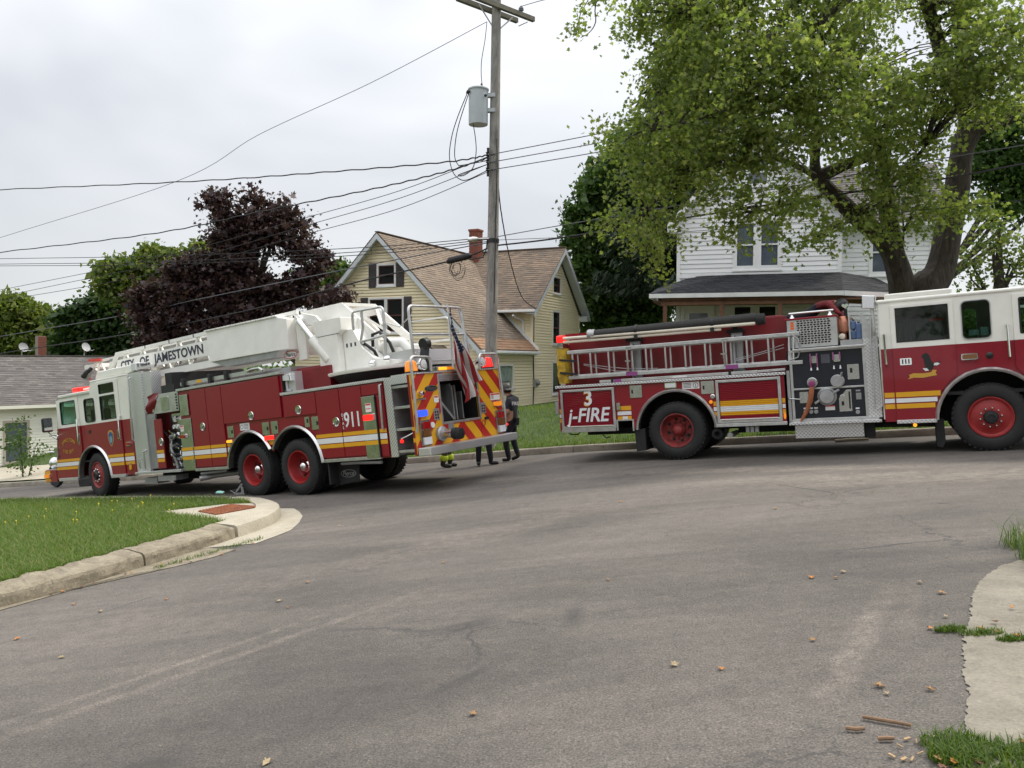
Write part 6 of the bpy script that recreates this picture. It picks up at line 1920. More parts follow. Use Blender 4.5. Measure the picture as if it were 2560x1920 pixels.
# ---- pale yellow house
Y = HF('house', -4.86, 30.0, rad(-26), 'pale yellow clapboard house with brown shingle roof, brick chimney and dark shutters')
zb = -1.6
XR, XL = 4.12, -4.12
slope = .98
zr = lambda x: 6.22 - slope*abs(x)
win_front = [rect(-.13, .57, 4.36, 5.05), rect(-.52, .92, 2.6, 3.80), rect(-3.0, -2.1, .1, 1.6)]
wall(Y, 'front', 0, [(XL, zb), (XR, zb), (XR, zr(XR)-.05), (0, 6.17), (XL, zr(XL)-.05)], [rect(-.13, .57, 4.36, 5.05), rect(-.52, .92, 2.6, 3.80)], M_ysid, M_ysid, .115, -.9)
window(Y, 'front', 0, -.13, .57, 4.36, 5.05, M_trimw, M_paneg, .075, True, False, M_wframe)
window(Y, 'front', 0, -.52, .92, 2.6, 3.80, M_trimw, M_paneg, .07, True, .13, M_wframe)
shutter2(Y, -.56, -.23, 4.24, 5.16); shutter2(Y, .67, 1.0, 4.24, 5.16)
shutter2(Y, -.93, -.61, 2.48, 3.88); shutter2(Y, 1.01, 1.33, 2.48, 3.88)
# right side wall runs straight on into the cross wing's gable
YW0, YW1, YWP = 4.45, 9.5, 6.97
ze = 3.62
openR = [rect(1.55, 2.6, .55, 1.35), rect(6.5, 7.25, 4.45, 5.08), rect(6.5, 7.2, 2.3, 3.62), rect(6.5, 7.4, .2, 1.45)]
wall(Y, 'right', XR, [(0, zb), (YW0, zb), (YW0, 2.1), (0, 2.1)], openR[:1], M_ysid, M_ysid, .115, -.9)
wall(Y, 'right', XR, [(YW0, zb), (YW1, zb), (YW1, ze), (YWP, 6.05), (YW0, ze)], openR[1:], M_ysid, M_ysid, .115, -.9)
window(Y, 'right', XR, 1.55, 2.6, .55, 1.35, M_trimw, M_curt, .08, False)
window(Y, 'right', XR, 6.5, 7.25, 4.45, 5.08, M_trimw, M_paneg, .05, True, False, M_wframe)
window(Y, 'right', XR, 6.5, 7.2, 2.3, 3.62, M_trimw, M_paneg, .06, True, False, M_wframe)
window(Y, 'right', XR, 6.5, 7.4, .2, 1.45, M_trimw, M_paneg, .08, True, False, M_wframe)
# wing front wall above the main roof
wall(Y, 'front', -YW0, [(1.5, 2.0), (XR, 2.0), (XR, ze), (1.5, ze)], [], M_ysid, M_ysid, .115, 2.0)
# main roof slopes
ov = .35
shingles(Y, (XR+.25, -ov, zr(XR+.25)), (XR+.25, YW0, zr(XR+.25)), (0, -ov, 6.25), M_brn, .135, .30, seed=2)
shingles(Y, (2.9, YW0, zr(2.9)), (2.9, 7.0, zr(2.9)), (0, YW0, 6.25), M_brn, .135, .30, seed=3)
shingles(Y, (XL-.25, -ov, zr(XL-.25)), (XL-.25, 9.0, zr(XL-.25)), (0, -ov, 6.25), M_brn, .135, .30, seed=4)
# new copper-toned starter courses along the eave
M_new = shingle_mat('new_tan_shingles', [(.34, .20, .12), (.38, .23, .14), (.31, .19, .12)])
k_ = .42
shingles(Y, (XR+.262, -ov, zr(XR+.25)+.02), (XR+.262, YW0, zr(XR+.25)+.02), (XR+.262-k_, -ov, zr(XR+.25)+.02+k_*slope), M_new, .14, .3, name='eave_course', seed=5)
# wing roof
sw = (6.40-3.77)/2.9
wz = lambda y: 6.34 - .905*abs(y-YWP)
shingles(Y, (XR+.4, YW0-.55, wz(YW0-.55)), (-.2, YW0-.55, wz(YW0-.55)), (XR+.4, YWP, 6.36), M_brn2, .14, .30, seed=6, clipf=lambda p: p.z > 6.05 - slope*p.x - .2)
shingles(Y, (XR+.4, YW1+.45, wz(YW1+.45)), (-.2, YW1+.45, wz(YW1+.45)), (XR+.4, YWP, 6.36), M_brn2, .14, .30, seed=7)
Y.part('ridge_cap', M_brn2, lambda b: (b.bar((0, -ov, 6.27), (0, 8, 6.27), .16, .03), b.bar((0, YWP, 6.385), (XR+.4, YWP, 6.385), .16, .03)))
# bargeboards, soffits, returns, gutters
for s_ in (-1, 1):
    rake(Y, ((0, 6.22), (s_*(XR+.3), zr(XR+.3)-.03)), M_trim, .22, .04, O=(0, -ov-.0, 0))
    Y.part('soffit', M_trim, lambda b: b.add([(0, -ov, 6.12), (s_*(XR+.28), -ov, zr(XR+.28)-.13), (s_*(XR+.28), -.03, zr(XR+.28)-.13), (0, -.03, 6.12)], [(0, 1, 2, 3)]), fix=False)
    Y.part('eave_return', M_trim, lambda b: b.plate([(s_*(XR-.1), 1.93), (s_*(XR+.3), 1.93), (s_*(XR+.3), zr(XR+.3)-.05), (s_*(XR-.1), zr(XR-.1)-.15)], [], .34, (0, -ov+.003, 0), (1, 0, 0), (0, 0, 1), (0, -1, 0)))
XG = XR + .4
for y_ in (YW0-.6, YW1+.5):
    Y.part('bargeboard', M_trim, lambda b: b.plate([(YWP, 6.32), (y_, wz(y_)-.03), (y_, wz(y_)-.25), (YWP, 6.1)], [], .04, (XG+.005, 0, 0), (0, 1, 0), (0, 0, 1), (1, 0, 0)))
    Y.part('soffit', M_trim, lambda b: b.add([(XG, YWP, 6.2), (XG, y_, wz(y_)-.12), (XR+.03, y_, wz(y_)-.12), (XR+.03, YWP, 6.2)], [(0, 1, 2, 3)]), fix=False)
Y.part('eave_return', M_trim, lambda b: b.box((XR-.3, YW1+.02, wz(YW1+.5)-.25), (XG, YW1+.5, wz(YW1+.5)-.02)))
Y.part('gutter', M_trimw, lambda b: b.box((XR+.24, -.3, zr(XR+.25)-.12), (XR+.36, YW0+.1, zr(XR+.25)-.02)), bevel=.02)
Y.part('fascia', M_trimw, lambda b: b.box((XR+.05, -.3, zr(XR+.25)-.16), (XR+.24, YW0, zr(XR+.25)-.06)))
Y.part('gutter', M_trimw, lambda b: b.box((1.9, YW0-.66, wz(YW0-.55)-.10), (XG, YW0-.54, wz(YW0-.55)-.0)), bevel=.02)
Y.part('flashing_trim', M_trimw, lambda b: b.bar((2.55, YW0-.05, zr(2.55)+.08), (XR+.28, YW0-.05, zr(XR+.28)+.1), .04, .12))
Y.part('downpipe', M_trimw, lambda b: b.tube([(3.55, YW0-.6, 3.35), (3.6, YW0-.3, 3.25), (3.75, YW0-.07, 3.15), (3.75, YW0-.07, 2.7)], .045, 8), smooth=True)
Y.part('corner_post', M_ysid, lambda b: (b.box((XR-.06, -.04, zb), (XR+.04, .06, 1.95)), b.box((XR-.06, YW0-.05, 2.0), (XR+.04, YW0+.05, ze)), b.box((XR-.06, YW1-.06, zb), (XR+.045, YW1+.04, ze))))
# chimney, laid brick by brick
ch = Y.part('chimney', M_brick, lambda b: b.box((.14, 6.4, 5.5), (.57, 6.83, 7.24)))
bk = None
for i in range(23):
    z = 5.56 + .074*i
    for k in range(3):
        for face in (0, 1):
            if bk is None:
                bk = MB().box((0, 0, 0), (.135, .02, .062)).build('brick', M_brk, ch)
                o = bk
            else:
                o = link_copy(bk, ch)
            if face == 0: o.location = (.135 + .145*k + (.015 if i % 2 else 0), 6.385, z)
            else:
                o.location = (.585, 6.395 + .145*k + (.015 if i % 2 else 0), z)
                o.rotation_euler = (0, 0, PI/2)
Y.part('chimney_cap', M_brk, lambda b: b.box((.1, 6.36, 7.24), (.61, 6.87, 7.33)), ch, bevel=.01)
# small gabled hood over the door
hd = Y.part('door_hood', M_trimw, lambda b: (b.plate([(1.95, 1.52), (3.45, 1.52), (2.7, 2.05)], [[(2.15, 1.58), (3.25, 1.58), (2.7, 1.96)]], .06, (0, -1.0, 0), (1, 0, 0), (0, 0, 1), (0, -1, 0)), b.box((1.95, -1.0, 1.42), (3.45, -.0, 1.52))))
for s_ in (-1, 1):
    shingles(Y, (2.7+s_*.85, -1.08, 1.48), (2.7+s_*.85, -.04, 1.48), (2.7, -1.08, 2.08), M_brn2, .13, .3, name='hood_roof', seed=8+s_)
Y.part('porch_post', M_trimw, lambda b: (b.box((2.0, -.98, -1.0), (2.1, -.88, 1.42)), b.box((3.3, -.98, -1.0), (3.4, -.88, 1.42))))
Y.part('front_door', M_trimw, lambda b: b.box((2.3, -.06, -.9), (3.15, -.03, 1.2)))
# service cable down the corner of the wing, meter box
Y.part('service_cable', M_blk, lambda b: b.tube([(XR+.12, YW0+.02, 3.6), (XR+.05, YW0+.05, 3.2), (XR+.05, YW0+.03, 1.5), (XR+.06, YW0+.06, .8), (XR+.05, YW0+.02, -.6)], .022, 6), smooth=True)
Y.part('meter_box', M_alu_d, lambda b: (b.box((XR+.02, YW0+.02, .5), (XR+.16, YW0+.3, .8)), b.lathe([(.1, 0), (.1, .08), (.06, .1), (0, .1)], (XR+.16, YW0+.2, .67), (1, 0, 0), 14)))
Y.part('dryer_vent', M_trim, lambda b: b.box((XR+.02, 5.3, -.5), (XR+.12, 5.55, -.3)), bevel=.02)
Y.part('foundation', M_conc_far, lambda b: (b.box((XL+.02, .02, -2.4), (XR-.02, 9.4, zb+.8)),))
Y.part('back_wall', M_ysid, lambda b: (b.box((XL, 9.3, zb), (XR, 9.4, 2.4)), b.box((XL, .1, zb), (XL+.1, 9.3, 2.1))))

# ---- white house with the dark porch roof
Wh = HF('house', 5.546, 27.0, rad(-17), 'white clapboard house with dark grey porch roof on cedar posts behind the big maple')
FLZ = .9
front = [(0, FLZ-.9), (5.01, FLZ-.9), (5.01, 6.45), (2.5, 9.2), (0, 6.45)]
ops = [rect(1.88, 3.14, 4.70, 6.06), rect(2.2, 2.78, 7.35, 8.1), rect(.38, .98, 1.0, 3.17), rect(1.83, 3.1, 2.0, 3.36)]
wall(Wh, 'front', 0, front, ops, M_wsid, M_wsid, .15, FLZ-.3)
window(Wh, 'front', 0, 1.88, 3.14, 4.70, 6.06, M_trimw, M_panes, .13, True, .25)
window(Wh, 'front', 0, 2.2, 2.78, 7.35, 8.1, M_trimw, M_panes, .08, True)
window(Wh, 'front', 0, 1.83, 3.1, 2.0, 3.36, M_trimw, M_paneg, .12, False, .28)
dw = Wh.part('front_door', M_trimw, lambda b: (b.plate(rect(.2, 1.12, .95, 3.4), [rect(.38, .98, 2.0, 3.17)], .06, (0, -.06, 0), (1, 0, 0), (0, 0, 1), (0, -1, 0)), b.plate(rect(.14, 1.18, .92, 3.46), [rect(.22, 1.1, .95, 3.38)], .05, (0, -.08, 0), (1, 0, 0), (0, 0, 1), (0, -1, 0))))
Wh.part('pane', M_paneg, lambda b: b.box((.38, -.03, 2.0), (.98, -.02, 3.17)), dw)
Wh.part('curtain', mat('cream_curtain', (.5, .45, .35), .9, noise=.4, nscale=10), lambda b: [b.box((.42+.13*i, -.018, 2.0), (.50+.13*i, -.012, 3.1)) for i in range(4)], dw)
wall(Wh, 'right', 5.01, [(0, FLZ-.9), (1.9, FLZ-.9), (1.9, 6.45), (0, 6.45)], [], M_wsid, M_wsid, .15, FLZ-.3)
wall(Wh, 'front', -1.9, [(5.01, FLZ-.9), (8.0, FLZ-.9), (8.0, 6.2), (5.01, 6.2)], [rect(6.2, 6.9, 4.6, 5.9)], M_wsid, M_wsid, .15, FLZ-.3)
window(Wh, 'front', -1.9, 6.2, 6.9, 4.6, 5.9, M_trimw, M_panes, .12, True)
wall(Wh, 'right', 8.0, [(1.9, FLZ-.9), (6.5, FLZ-.9), (6.5, 6.2), (1.9, 6.2)], [rect(2.3, 2.8, 4.5, 5.9)], M_wsid, M_wsid, .15, FLZ-.3)
window(Wh, 'right', 8.0, 2.3, 2.8, 4.5, 5.9, M_trimw, M_panes, .1, True)
wall(Wh, 'left', 0, [(-8, FLZ-.9), (0, FLZ-.9), (0, 6.45), (-8, 6.45)], [], M_wsid, M_wsid, .15, FLZ-.3)
for u in (0, 5.01):
    Wh.part('corner_board', M_trimw, lambda b: b.box((u-.06, -.05, FLZ-.5), (u+.06, .06, 6.4)))
Wh.part('corner_board', M_trimw, lambda b: b.box((5.0, 1.02, FLZ-.5), (5.06, 1.14, 6.4)))
Wh.part('corner_board', M_trimw, lambda b: b.box((7.92, 1.84, FLZ-.5), (8.06, 1.96, 6.2)))
Wh.part('frieze_board', M_trimw, lambda b: b.box((-.02, -.055, 4.34), (5.04, -.02, 4.48)))
s2 = 1.1
zw = lambda x: 9.2 - s2*abs(x-2.5)
M_wroof = M_grs
for s_, xe in ((-1, -.35), (1, 5.36)):
    shingles(Wh, (xe, -.3, zw(xe)+.1), (xe, 8, zw(xe)+.1), (2.5, -.3, 9.32), M_grs, .14, .32, seed=20+s_)
    rake(Wh, ((2.5, 9.25), (xe, zw(xe)+.05)), M_trimw, .24, .04, O=(0, -.32, 0))
    Wh.part('soffit', M_trimw, lambda b: b.add([(2.5, -.3, 9.1), (xe, -.3, zw(xe)-.05), (xe, -.03, zw(xe)-.05), (2.5, -.03, 9.1)], [(0, 1, 2, 3)]), fix=False)
    Wh.part('eave_return', M_trimw, lambda b: b.box((min(xe, xe-.0)-(.0 if s_ < 0 else .45), -.3, zw(xe)-.25), (xe+(.45 if s_ < 0 else 0), -.035, zw(xe)-.02)))
shingles(Wh, (4.2, 1.45, 6.15), (8.5, 1.45, 6.15), (4.2, 4.2, 8.6), M_grs, .14, .32, seed=25)
shingles(Wh, (4.2, 6.9, 6.15), (8.5, 6.9, 6.15), (4.2, 4.2, 8.6), M_grs, .14, .32, seed=26)
Wh.part('soffit', M_trimw, lambda b: (b.box((5.4, 1.45, 6.04), (8.5, 1.88, 6.14)), b.box((8.02, 1.9, 6.04), (8.5, 6.8, 6.14))))
Wh.part('gable_wall', M_wsid, lambda b: b.plate([(1.9, 6.2), (6.5, 6.2), (4.2, 8.35)], [], .1, (8.0, 0, 0), (0, 1, 0), (0, 0, 1), (1, 0, 0)))
Wh.part('porch_ceiling', M_wood, lambda b: b.box((-.6, -1.95, 3.42), (6.6, -.05, 3.47)))
# porch: hipped roof with a front slope and slanting ends
PF, PZ = -2.05, 3.66
def hip(A, B, C, D, seed):
    """trapezoid slope A,B low; D,C high, filled with shingle tabs"""
    A, B, C, D = map(Vector, (A, B, C, D))
    deck = Wh.part('porch_roof', M_dark, lambda b: b.add([A, B, C, D] + [p - Vector((0, 0, .06)) for p in (A, B, C, D)], [(0, 1, 2, 3), (7, 6, 5, 4), (0, 4, 5, 1), (1, 5, 6, 2), (2, 6, 7, 3), (3, 7, 4, 0)]))
    r = random.Random(seed)
    b = MB()
    n = (B-A).cross(D-A).normalized()
    if n.z < 0: n = -n
    rows = int((D-A).length/.13)
    for i in range(rows):
        f0, f1 = i/rows, min(1, (i+1.12)/rows)
        l0, r0 = A.lerp(D, f0), B.lerp(C, f0)
        l1, r1_ = A.lerp(D, f1), B.lerp(C, f1)
        m_ = max(1, int((r0-l0).length/.3))
        for k in range(m_):
            g0, g1 = (k + (.0 if k == 0 else (i % 2)*.4))/m_, (k + 1 + (0 if k == m_-1 else (i % 2)*.4))/m_ - .004
            e = .014 + r.uniform(0, .008)
            b.add([l0.lerp(r0, g0)+n*e, l0.lerp(r0, g1)+n*e, l1.lerp(r1_, g1)+n*.005, l1.lerp(r1_, g0)+n*.005, l0.lerp(r0, g0), l0.lerp(r0, g1)], [(0, 1, 2, 3), (4, 5, 1, 0)])
    b.build('shingles', M_dks, deck, kind='stuff', fix=False)
hip((-.68, PF, PZ), (4.95, PF, PZ), (5.05, -.03, 4.42), (1.6, -.03, 4.42), 31)
hip((4.95, PF, PZ), (6.9, -.6, PZ), (6.2, 1.0, 4.3), (5.05, -.03, 4.42), 32)
hip((-.68, -.02, PZ+.35), (-.68, PF, PZ), (1.6, -.03, 4.42), (.6, -.03, 4.42), 33)
Wh.part('porch_fascia', M_trimw, lambda b: b.box((-.7, PF-.03, PZ-.12), (4.97, PF+.01, PZ+.01)))
Wh.part('porch_fascia', M_trimw, lambda b: b.bar((4.97, PF-.01, PZ-.055), (6.92, -.6, PZ-.055), .04, .13))
Wh.part('porch_fascia', M_trimw, lambda b: b.box((-.7, PF, PZ-.12), (-.66, -.03, PZ+.02)))
Wh.part('porch_beam', M_wood, lambda b: (b.box((-.35, -1.95, 3.32), (4.95, -1.82, 3.54)), b.bar((4.9, -1.88, 3.43), (6.6, -.6, 3.43), .12, .22)))
for x in (-.22, 1.5, 3.2, 4.85):
    Wh.part('porch_post', M_wood, lambda b: b.box((x-.06, -1.95, .75), (x+.06, -1.83, 3.33)))
Wh.part('porch_floor', M_wood, lambda b: b.box((-.4, -2.0, .7), (6.2, -.05, .8)))
Wh.part('porch_skirt', M_wood, lambda b: b.box((-.38, -1.97, -.4), (6.1, -1.9, .7)))
Wh.part('foundation', M_conc_far, lambda b: b.box((.02, .02, -1.2), (7.9, 6.4, FLZ-.6)))

# ---- grey-roofed white house at the far left
Gh = HF('house', -22.5, 31.0, rad(50), 'low white clapboard house with broad grey shingle roof and satellite dishes')
gw = 13.5
wall(Gh, 'front', 0, [(0, -4.2), (gw, -4.2), (gw, -.35), (0, -.35)], [rect(2.6, 3.4, -2.75, -1.15)], M_wsid2, M_wsid2, .12, -3.6)
window(Gh, 'front', 0, 2.6, 3.4, -2.75, -1.15, mat('taupe_window_trim', (.45, .40, .34), .6), M_panes, .1, True)
shingles(Gh, (-1.5, -.35, -.42), (gw+.4, -.35, -.42), (-1.5, 3.2, 1.62), M_grs, .15, .32, seed=41)
Gh.part('eave_fascia', M_wsid2, lambda b: b.box((-1.5, -.38, -.55), (gw+.4, -.34, -.42)))
Gh.part('ridge_cap', M_grs, lambda b: b.bar((-1.5, 3.2, 1.64), (gw+.4, 3.2, 1.64), .2, .05))
Gh.part('end_wall', M_wsid2, lambda b: b.plate([(0, -4.2), (6.4, -4.2), (6.4, -.35), (3.2, 1.5), (0, -.35)], [], .1, (gw, 0, 0), (0, 1, 0), (0, 0, 1), (1, 0, 0)))
Gh.part('roof_back', M_grs, lambda b: b.add([(-1.5, 3.2, 1.62), (gw+.4, 3.2, 1.62), (gw+.4, 6.8, -.45), (-1.5, 6.8, -.45)], [(0, 1, 2, 3)]))
gch = Gh.part('chimney', M_brick, lambda b: b.box((5.15, 3.6, 1.0), (5.5, 3.95, 2.55)))
bk = None
for i in range(18):
    for k in range(3):
        if bk is None:
            bk = MB().box((0, 0, 0), (.11, .02, .062)).build('brick', M_brk, gch)
            o = bk
        else: o = link_copy(bk, gch)
        o.location = (5.14 + .12*k + (.015 if i % 2 else 0), 3.585, 1.1+.08*i)
Gh.part('roof_vent', M_blk, lambda b: b.box((1.5, 3.0, 1.65), (2.7, 3.5, 1.85)), bevel=.02)
def dish(x, y, z, m):
    z += 0
    o = Gh.part('satellite_dish', m, lambda b: b.lathe([(0, .015), (.11, .022), (.2, .06), (.22, .075), (.205, .064), (.11, .03), (0, .022)], (x, y, z), Vector((.25, -1, .35)), 24), smooth=True)
    Gh.part('dish_arm', M_alu, lambda b: (b.tube([(x, y+.02, z-.05), (x+.22, y-.3, z-.15), (x+.28, y-.33, z-.09)], .012, 6), b.tube([(x, y+.03, z), (x, y+.1, z-.3), (x-.02, y+.1, z-.6)], .025, 6)), o)

dish(4.4, 3.3, 2.0, mat('old_dish_grey', (.3, .31, .32), .6))
dish(7.1, 3.3, 2.05, mat('dish_grey', (.42, .43, .44), .6))


# ================================================================== trees
# crown clumps as (x, y, z, half width, half height) and limbs as (x, y, z, radius), all in metres
MAPLE= [(2.8, 17.0, 8.8, 0.53, 0.35), (3.6, 17.0, 8.9, 0.67, 0.4), (4.2, 16.0, 8.4, 0.63, 0.38), (5.0, 16.0, 8.4, 0.63, 0.38), (5.8, 16.0, 8.4, 0.54, 0.33), (7.1, 17.0, 8.9, 0.53, 0.31), (8.2, 18.0, 9.4, 0.38, 0.28), (9.3, 17.0, 8.9, 0.49, 0.35), (9.5, 16.0, 8.3, 0.54, 0.46), (9.9, 16.0, 7.7, 0.42, 0.67), (3.1, 17.0, 8.2, 0.53, 0.4), (3.7, 16.0, 7.9, 0.63, 0.42), (4.2, 15.0, 7.5, 0.59, 0.39), (5.0, 15.0, 7.4, 0.59, 0.39), (6.2, 16.0, 7.9, 0.58, 0.42), (6.8, 16.0, 7.9, 0.46, 0.38), (9.0, 16.0, 7.8, 0.54, 0.46), (3.4, 17.0, 7.6, 0.58, 0.4), (4.0, 16.0, 7.3, 0.63, 0.42), (4.6, 15.0, 6.9, 0.59, 0.39), (5.3, 15.0, 6.9, 0.59, 0.39), (6.1, 15.0, 7.0, 0.55, 0.39), (7.3, 16.0, 7.1, 0.5, 0.38), (8.6, 17.0, 7.5, 0.49, 0.35), (8.7, 16.0, 7.2, 0.5, 0.42), (9.5, 16.0, 7.1, 0.54, 0.46), (3.1, 17.0, 6.9, 0.49, 0.27), (3.6, 16.0, 6.7, 0.58, 0.38), (4.1, 15.0, 6.4, 0.59, 0.35), (4.9, 15.0, 6.4, 0.59, 0.35), (5.7, 15.0, 6.4, 0.59, 0.35), (6.9, 16.0, 6.7, 0.54, 0.38), (8.2, 17.0, 7.0, 0.53, 0.4), (10.3, 17.0, 7.0, 0.44, 0.31), (2.2, 17.0, 6.6, 0.4, 0.18), (2.7, 16.5, 6.4, 0.47, 0.26), (3.4, 16.0, 6.1, 0.54, 0.33), (4.1, 15.5, 6.0, 0.61, 0.36), (4.7, 15.0, 5.8, 0.59, 0.35), (5.6, 15.5, 6.0, 0.53, 0.32), (6.6, 16.0, 6.2, 0.5, 0.33), (7.9, 17.0, 6.5, 0.49, 0.35), (8.9, 17.5, 6.9, 0.5, 0.32), (2.2, 16.5, 5.9, 0.34, 0.22), (2.9, 16.5, 5.8, 0.47, 0.3), (3.5, 16.0, 5.6, 0.5, 0.33), (4.1, 15.5, 5.4, 0.49, 0.28), (4.7, 15.5, 5.5, 0.44, 0.24), (7.3, 16.5, 6.0, 0.47, 0.22), (8.4, 17.0, 6.2, 0.44, 0.27), (2.5, 16.5, 5.2, 0.39, 0.3), (3.1, 16.0, 5.1, 0.38, 0.29), (3.6, 15.5, 5.0, 0.36, 0.2), (4.7, 16.0, 5.0, 0.33, 0.17), (5.4, 16.0, 5.2, 0.33, 0.25), (7.8, 17.0, 5.6, 0.49, 0.31), (8.6, 17.0, 5.6, 0.44, 0.31), (2.2, 16.5, 4.5, 0.43, 0.17), (2.7, 16.0, 4.4, 0.29, 0.25), (4.4, 15.5, 4.5, 0.44, 0.16), (5.2, 16.0, 4.5, 0.38, 0.25), (6.0, 16.5, 4.8, 0.34, 0.26), (7.6, 17.0, 5.1, 0.44, 0.27), (8.5, 17.0, 5.0, 0.44, 0.27), (9.5, 17.0, 4.9, 0.4, 0.22), (2.6, 16.0, 3.8, 0.21, 0.38), (4.1, 15.5, 4.2, 0.24, 0.16), (6.0, 16.0, 4.1, 0.29, 0.21), (6.5, 16.5, 4.4, 0.34, 0.22), (7.9, 17.0, 4.5, 0.4, 0.22), (9.4, 17.5, 4.9, 0.37, 0.27), (2.9, 16.0, 4.1, 0.21, 0.25), (3.1, 17.0, 9.5, 0.89, 0.4), (4.6, 16.0, 9.0, 1.04, 0.42), (6.7, 16.0, 9.0, 1.04, 0.42), (9.2, 17.0, 9.6, 1.11, 0.44)]
BURG= [(-9.8, 27.0, 6.9, 0.27, 0.44), (-9.6, 27.0, 6.3, 0.49, 0.44), (-8.6, 27.0, 6.8, 0.33, 0.38), (-8.6, 27.0, 6.2, 0.66, 0.44), (-7.7, 27.0, 6.5, 0.49, 0.44), (-7.3, 27.0, 6.0, 0.33, 0.33), (-9.4, 27.0, 5.6, 0.71, 0.44), (-8.2, 27.0, 5.7, 0.76, 0.38), (-7.1, 27.0, 5.4, 0.6, 0.33), (-6.6, 27.0, 5.0, 0.44, 0.33), (-10.3, 27.0, 4.8, 0.76, 0.38), (-9.1, 27.0, 4.9, 0.76, 0.44), (-6.9, 27.0, 4.5, 0.38, 0.27), (-10.9, 27.0, 4.4, 0.66, 0.38), (-9.8, 27.0, 4.2, 0.82, 0.44), (-8.5, 27.0, 4.1, 0.82, 0.44), (-7.5, 27.0, 4.0, 0.66, 0.38), (-12.0, 27.0, 3.7, 0.71, 0.33), (-10.9, 27.0, 3.6, 0.82, 0.44), (-9.6, 27.0, 3.5, 0.82, 0.44), (-8.4, 27.0, 3.4, 0.82, 0.38), (-7.2, 27.0, 3.6, 0.6, 0.33), (-6.0, 27.0, 3.7, 0.6, 0.27), (-12.3, 27.0, 3.1, 0.49, 0.33), (-11.3, 27.0, 3.0, 0.76, 0.38), (-10.1, 27.0, 2.8, 0.82, 0.38), (-8.7, 27.0, 2.9, 0.82, 0.33), (-11.7, 27.0, 2.3, 0.82, 0.33), (-10.4, 27.0, 2.2, 0.82, 0.33), (-9.0, 27.0, 2.2, 0.82, 0.33)]
LGREEN= [(-18.6, 42.0, 6.9, 0.76, 0.42), (-17.7, 42.0, 6.8, 0.76, 0.42), (-20.8, 42.0, 6.3, 0.76, 0.42), (-19.5, 42.0, 6.3, 1.1, 0.51), (-18.2, 42.0, 6.1, 1.02, 0.51), (-20.9, 42.0, 5.4, 0.76, 0.51), (-19.5, 42.0, 5.4, 1.19, 0.59), (-17.8, 42.0, 5.4, 1.02, 0.59), (-16.1, 42.0, 7.2, 0.68, 0.42), (-19.1, 42.0, 4.6, 1.27, 0.51)]
BGREEN= [(-9.8, 44.0, 6.4, 0.98, 0.53), (-10.6, 44.0, 5.8, 0.89, 0.53), (-9.1, 44.0, 5.7, 0.8, 0.53), (-11.5, 44.0, 5.7, 0.89, 0.53), (-10.2, 44.0, 5.1, 0.89, 0.53)]
DGREEN= [(-25.1, 46.0, 3.9, 0.84, 0.56), (-24.0, 46.0, 4.5, 0.93, 0.56), (-22.7, 46.0, 4.7, 1.12, 0.65), (-24.6, 46.0, 3.1, 1.12, 0.65), (-22.9, 46.0, 3.4, 1.21, 0.74), (-21.6, 46.0, 3.6, 0.93, 0.84), (-25.3, 46.0, 2.3, 0.93, 0.56), (-23.5, 46.0, 2.3, 1.3, 0.65), (-21.8, 46.0, 2.2, 1.12, 0.56), (-20.9, 46.0, 3.0, 0.93, 0.74)]
YGREEN= [(-32.7, 52.0, 5.0, 0.63, 0.53), (-31.8, 52.0, 4.8, 1.05, 0.63), (-31.0, 52.0, 4.2, 1.16, 0.74), (-32.4, 52.0, 3.9, 1.05, 0.74), (-31.4, 52.0, 2.9, 1.26, 0.74), (-29.9, 52.0, 3.2, 0.95, 0.74), (-30.1, 52.0, 2.2, 0.84, 0.53), (-32.5, 52.0, 2.5, 0.95, 0.63), (-33.7, 52.0, 4.3, 0.84, 0.84)]
MGREEN= [(5.4, 38.0, 11.8, 0.89, 0.59), (6.1, 38.0, 11.0, 1.19, 0.79), (4.6, 38.0, 10.6, 0.89, 0.69), (4.0, 38.0, 9.6, 0.99, 0.69), (5.4, 38.0, 9.6, 1.29, 0.79), (3.4, 38.0, 8.6, 0.89, 0.59), (4.7, 38.0, 8.4, 1.29, 0.79), (6.3, 38.0, 8.7, 1.19, 0.89), (3.1, 38.0, 7.5, 0.69, 0.59), (4.2, 38.0, 7.1, 1.19, 0.69), (5.7, 38.0, 7.1, 1.19, 0.69), (6.9, 38.0, 7.2, 0.89, 0.79), (3.5, 38.0, 6.0, 0.89, 0.69), (5.0, 38.0, 5.8, 1.29, 0.69), (6.7, 38.0, 5.8, 1.19, 0.69), (4.2, 38.0, 4.7, 1.29, 0.59), (6.0, 38.0, 4.7, 1.29, 0.59), (7.2, 38.0, 4.7, 0.59, 0.59), (3.7, 38.0, 3.7, 1.09, 0.59), (5.2, 38.0, 3.7, 1.29, 0.59), (6.7, 38.0, 3.8, 0.89, 0.59)]
RDARK= [(20.0, 34.0, 11.1, 1.33, 0.89), (20.9, 34.0, 9.8, 0.98, 0.89), (19.6, 34.0, 9.8, 0.89, 0.71), (20.5, 34.0, 8.4, 0.98, 0.62), (21.7, 34.0, 10.6, 1.06, 1.06), (21.8, 34.0, 8.9, 0.89, 0.89), (20.8, 34.0, 11.9, 1.06, 0.71)]
RLIGHT= [(18.3, 31.0, 6.2, 0.97, 0.49), (17.5, 31.0, 5.6, 0.49, 0.49), (19.1, 31.0, 5.4, 0.81, 0.4), (18.7, 31.0, 6.9, 0.49, 0.32), (17.6, 31.0, 4.8, 0.49, 0.4), (19.5, 31.0, 4.9, 0.65, 0.4), (19.8, 31.0, 6.0, 0.49, 0.49)]
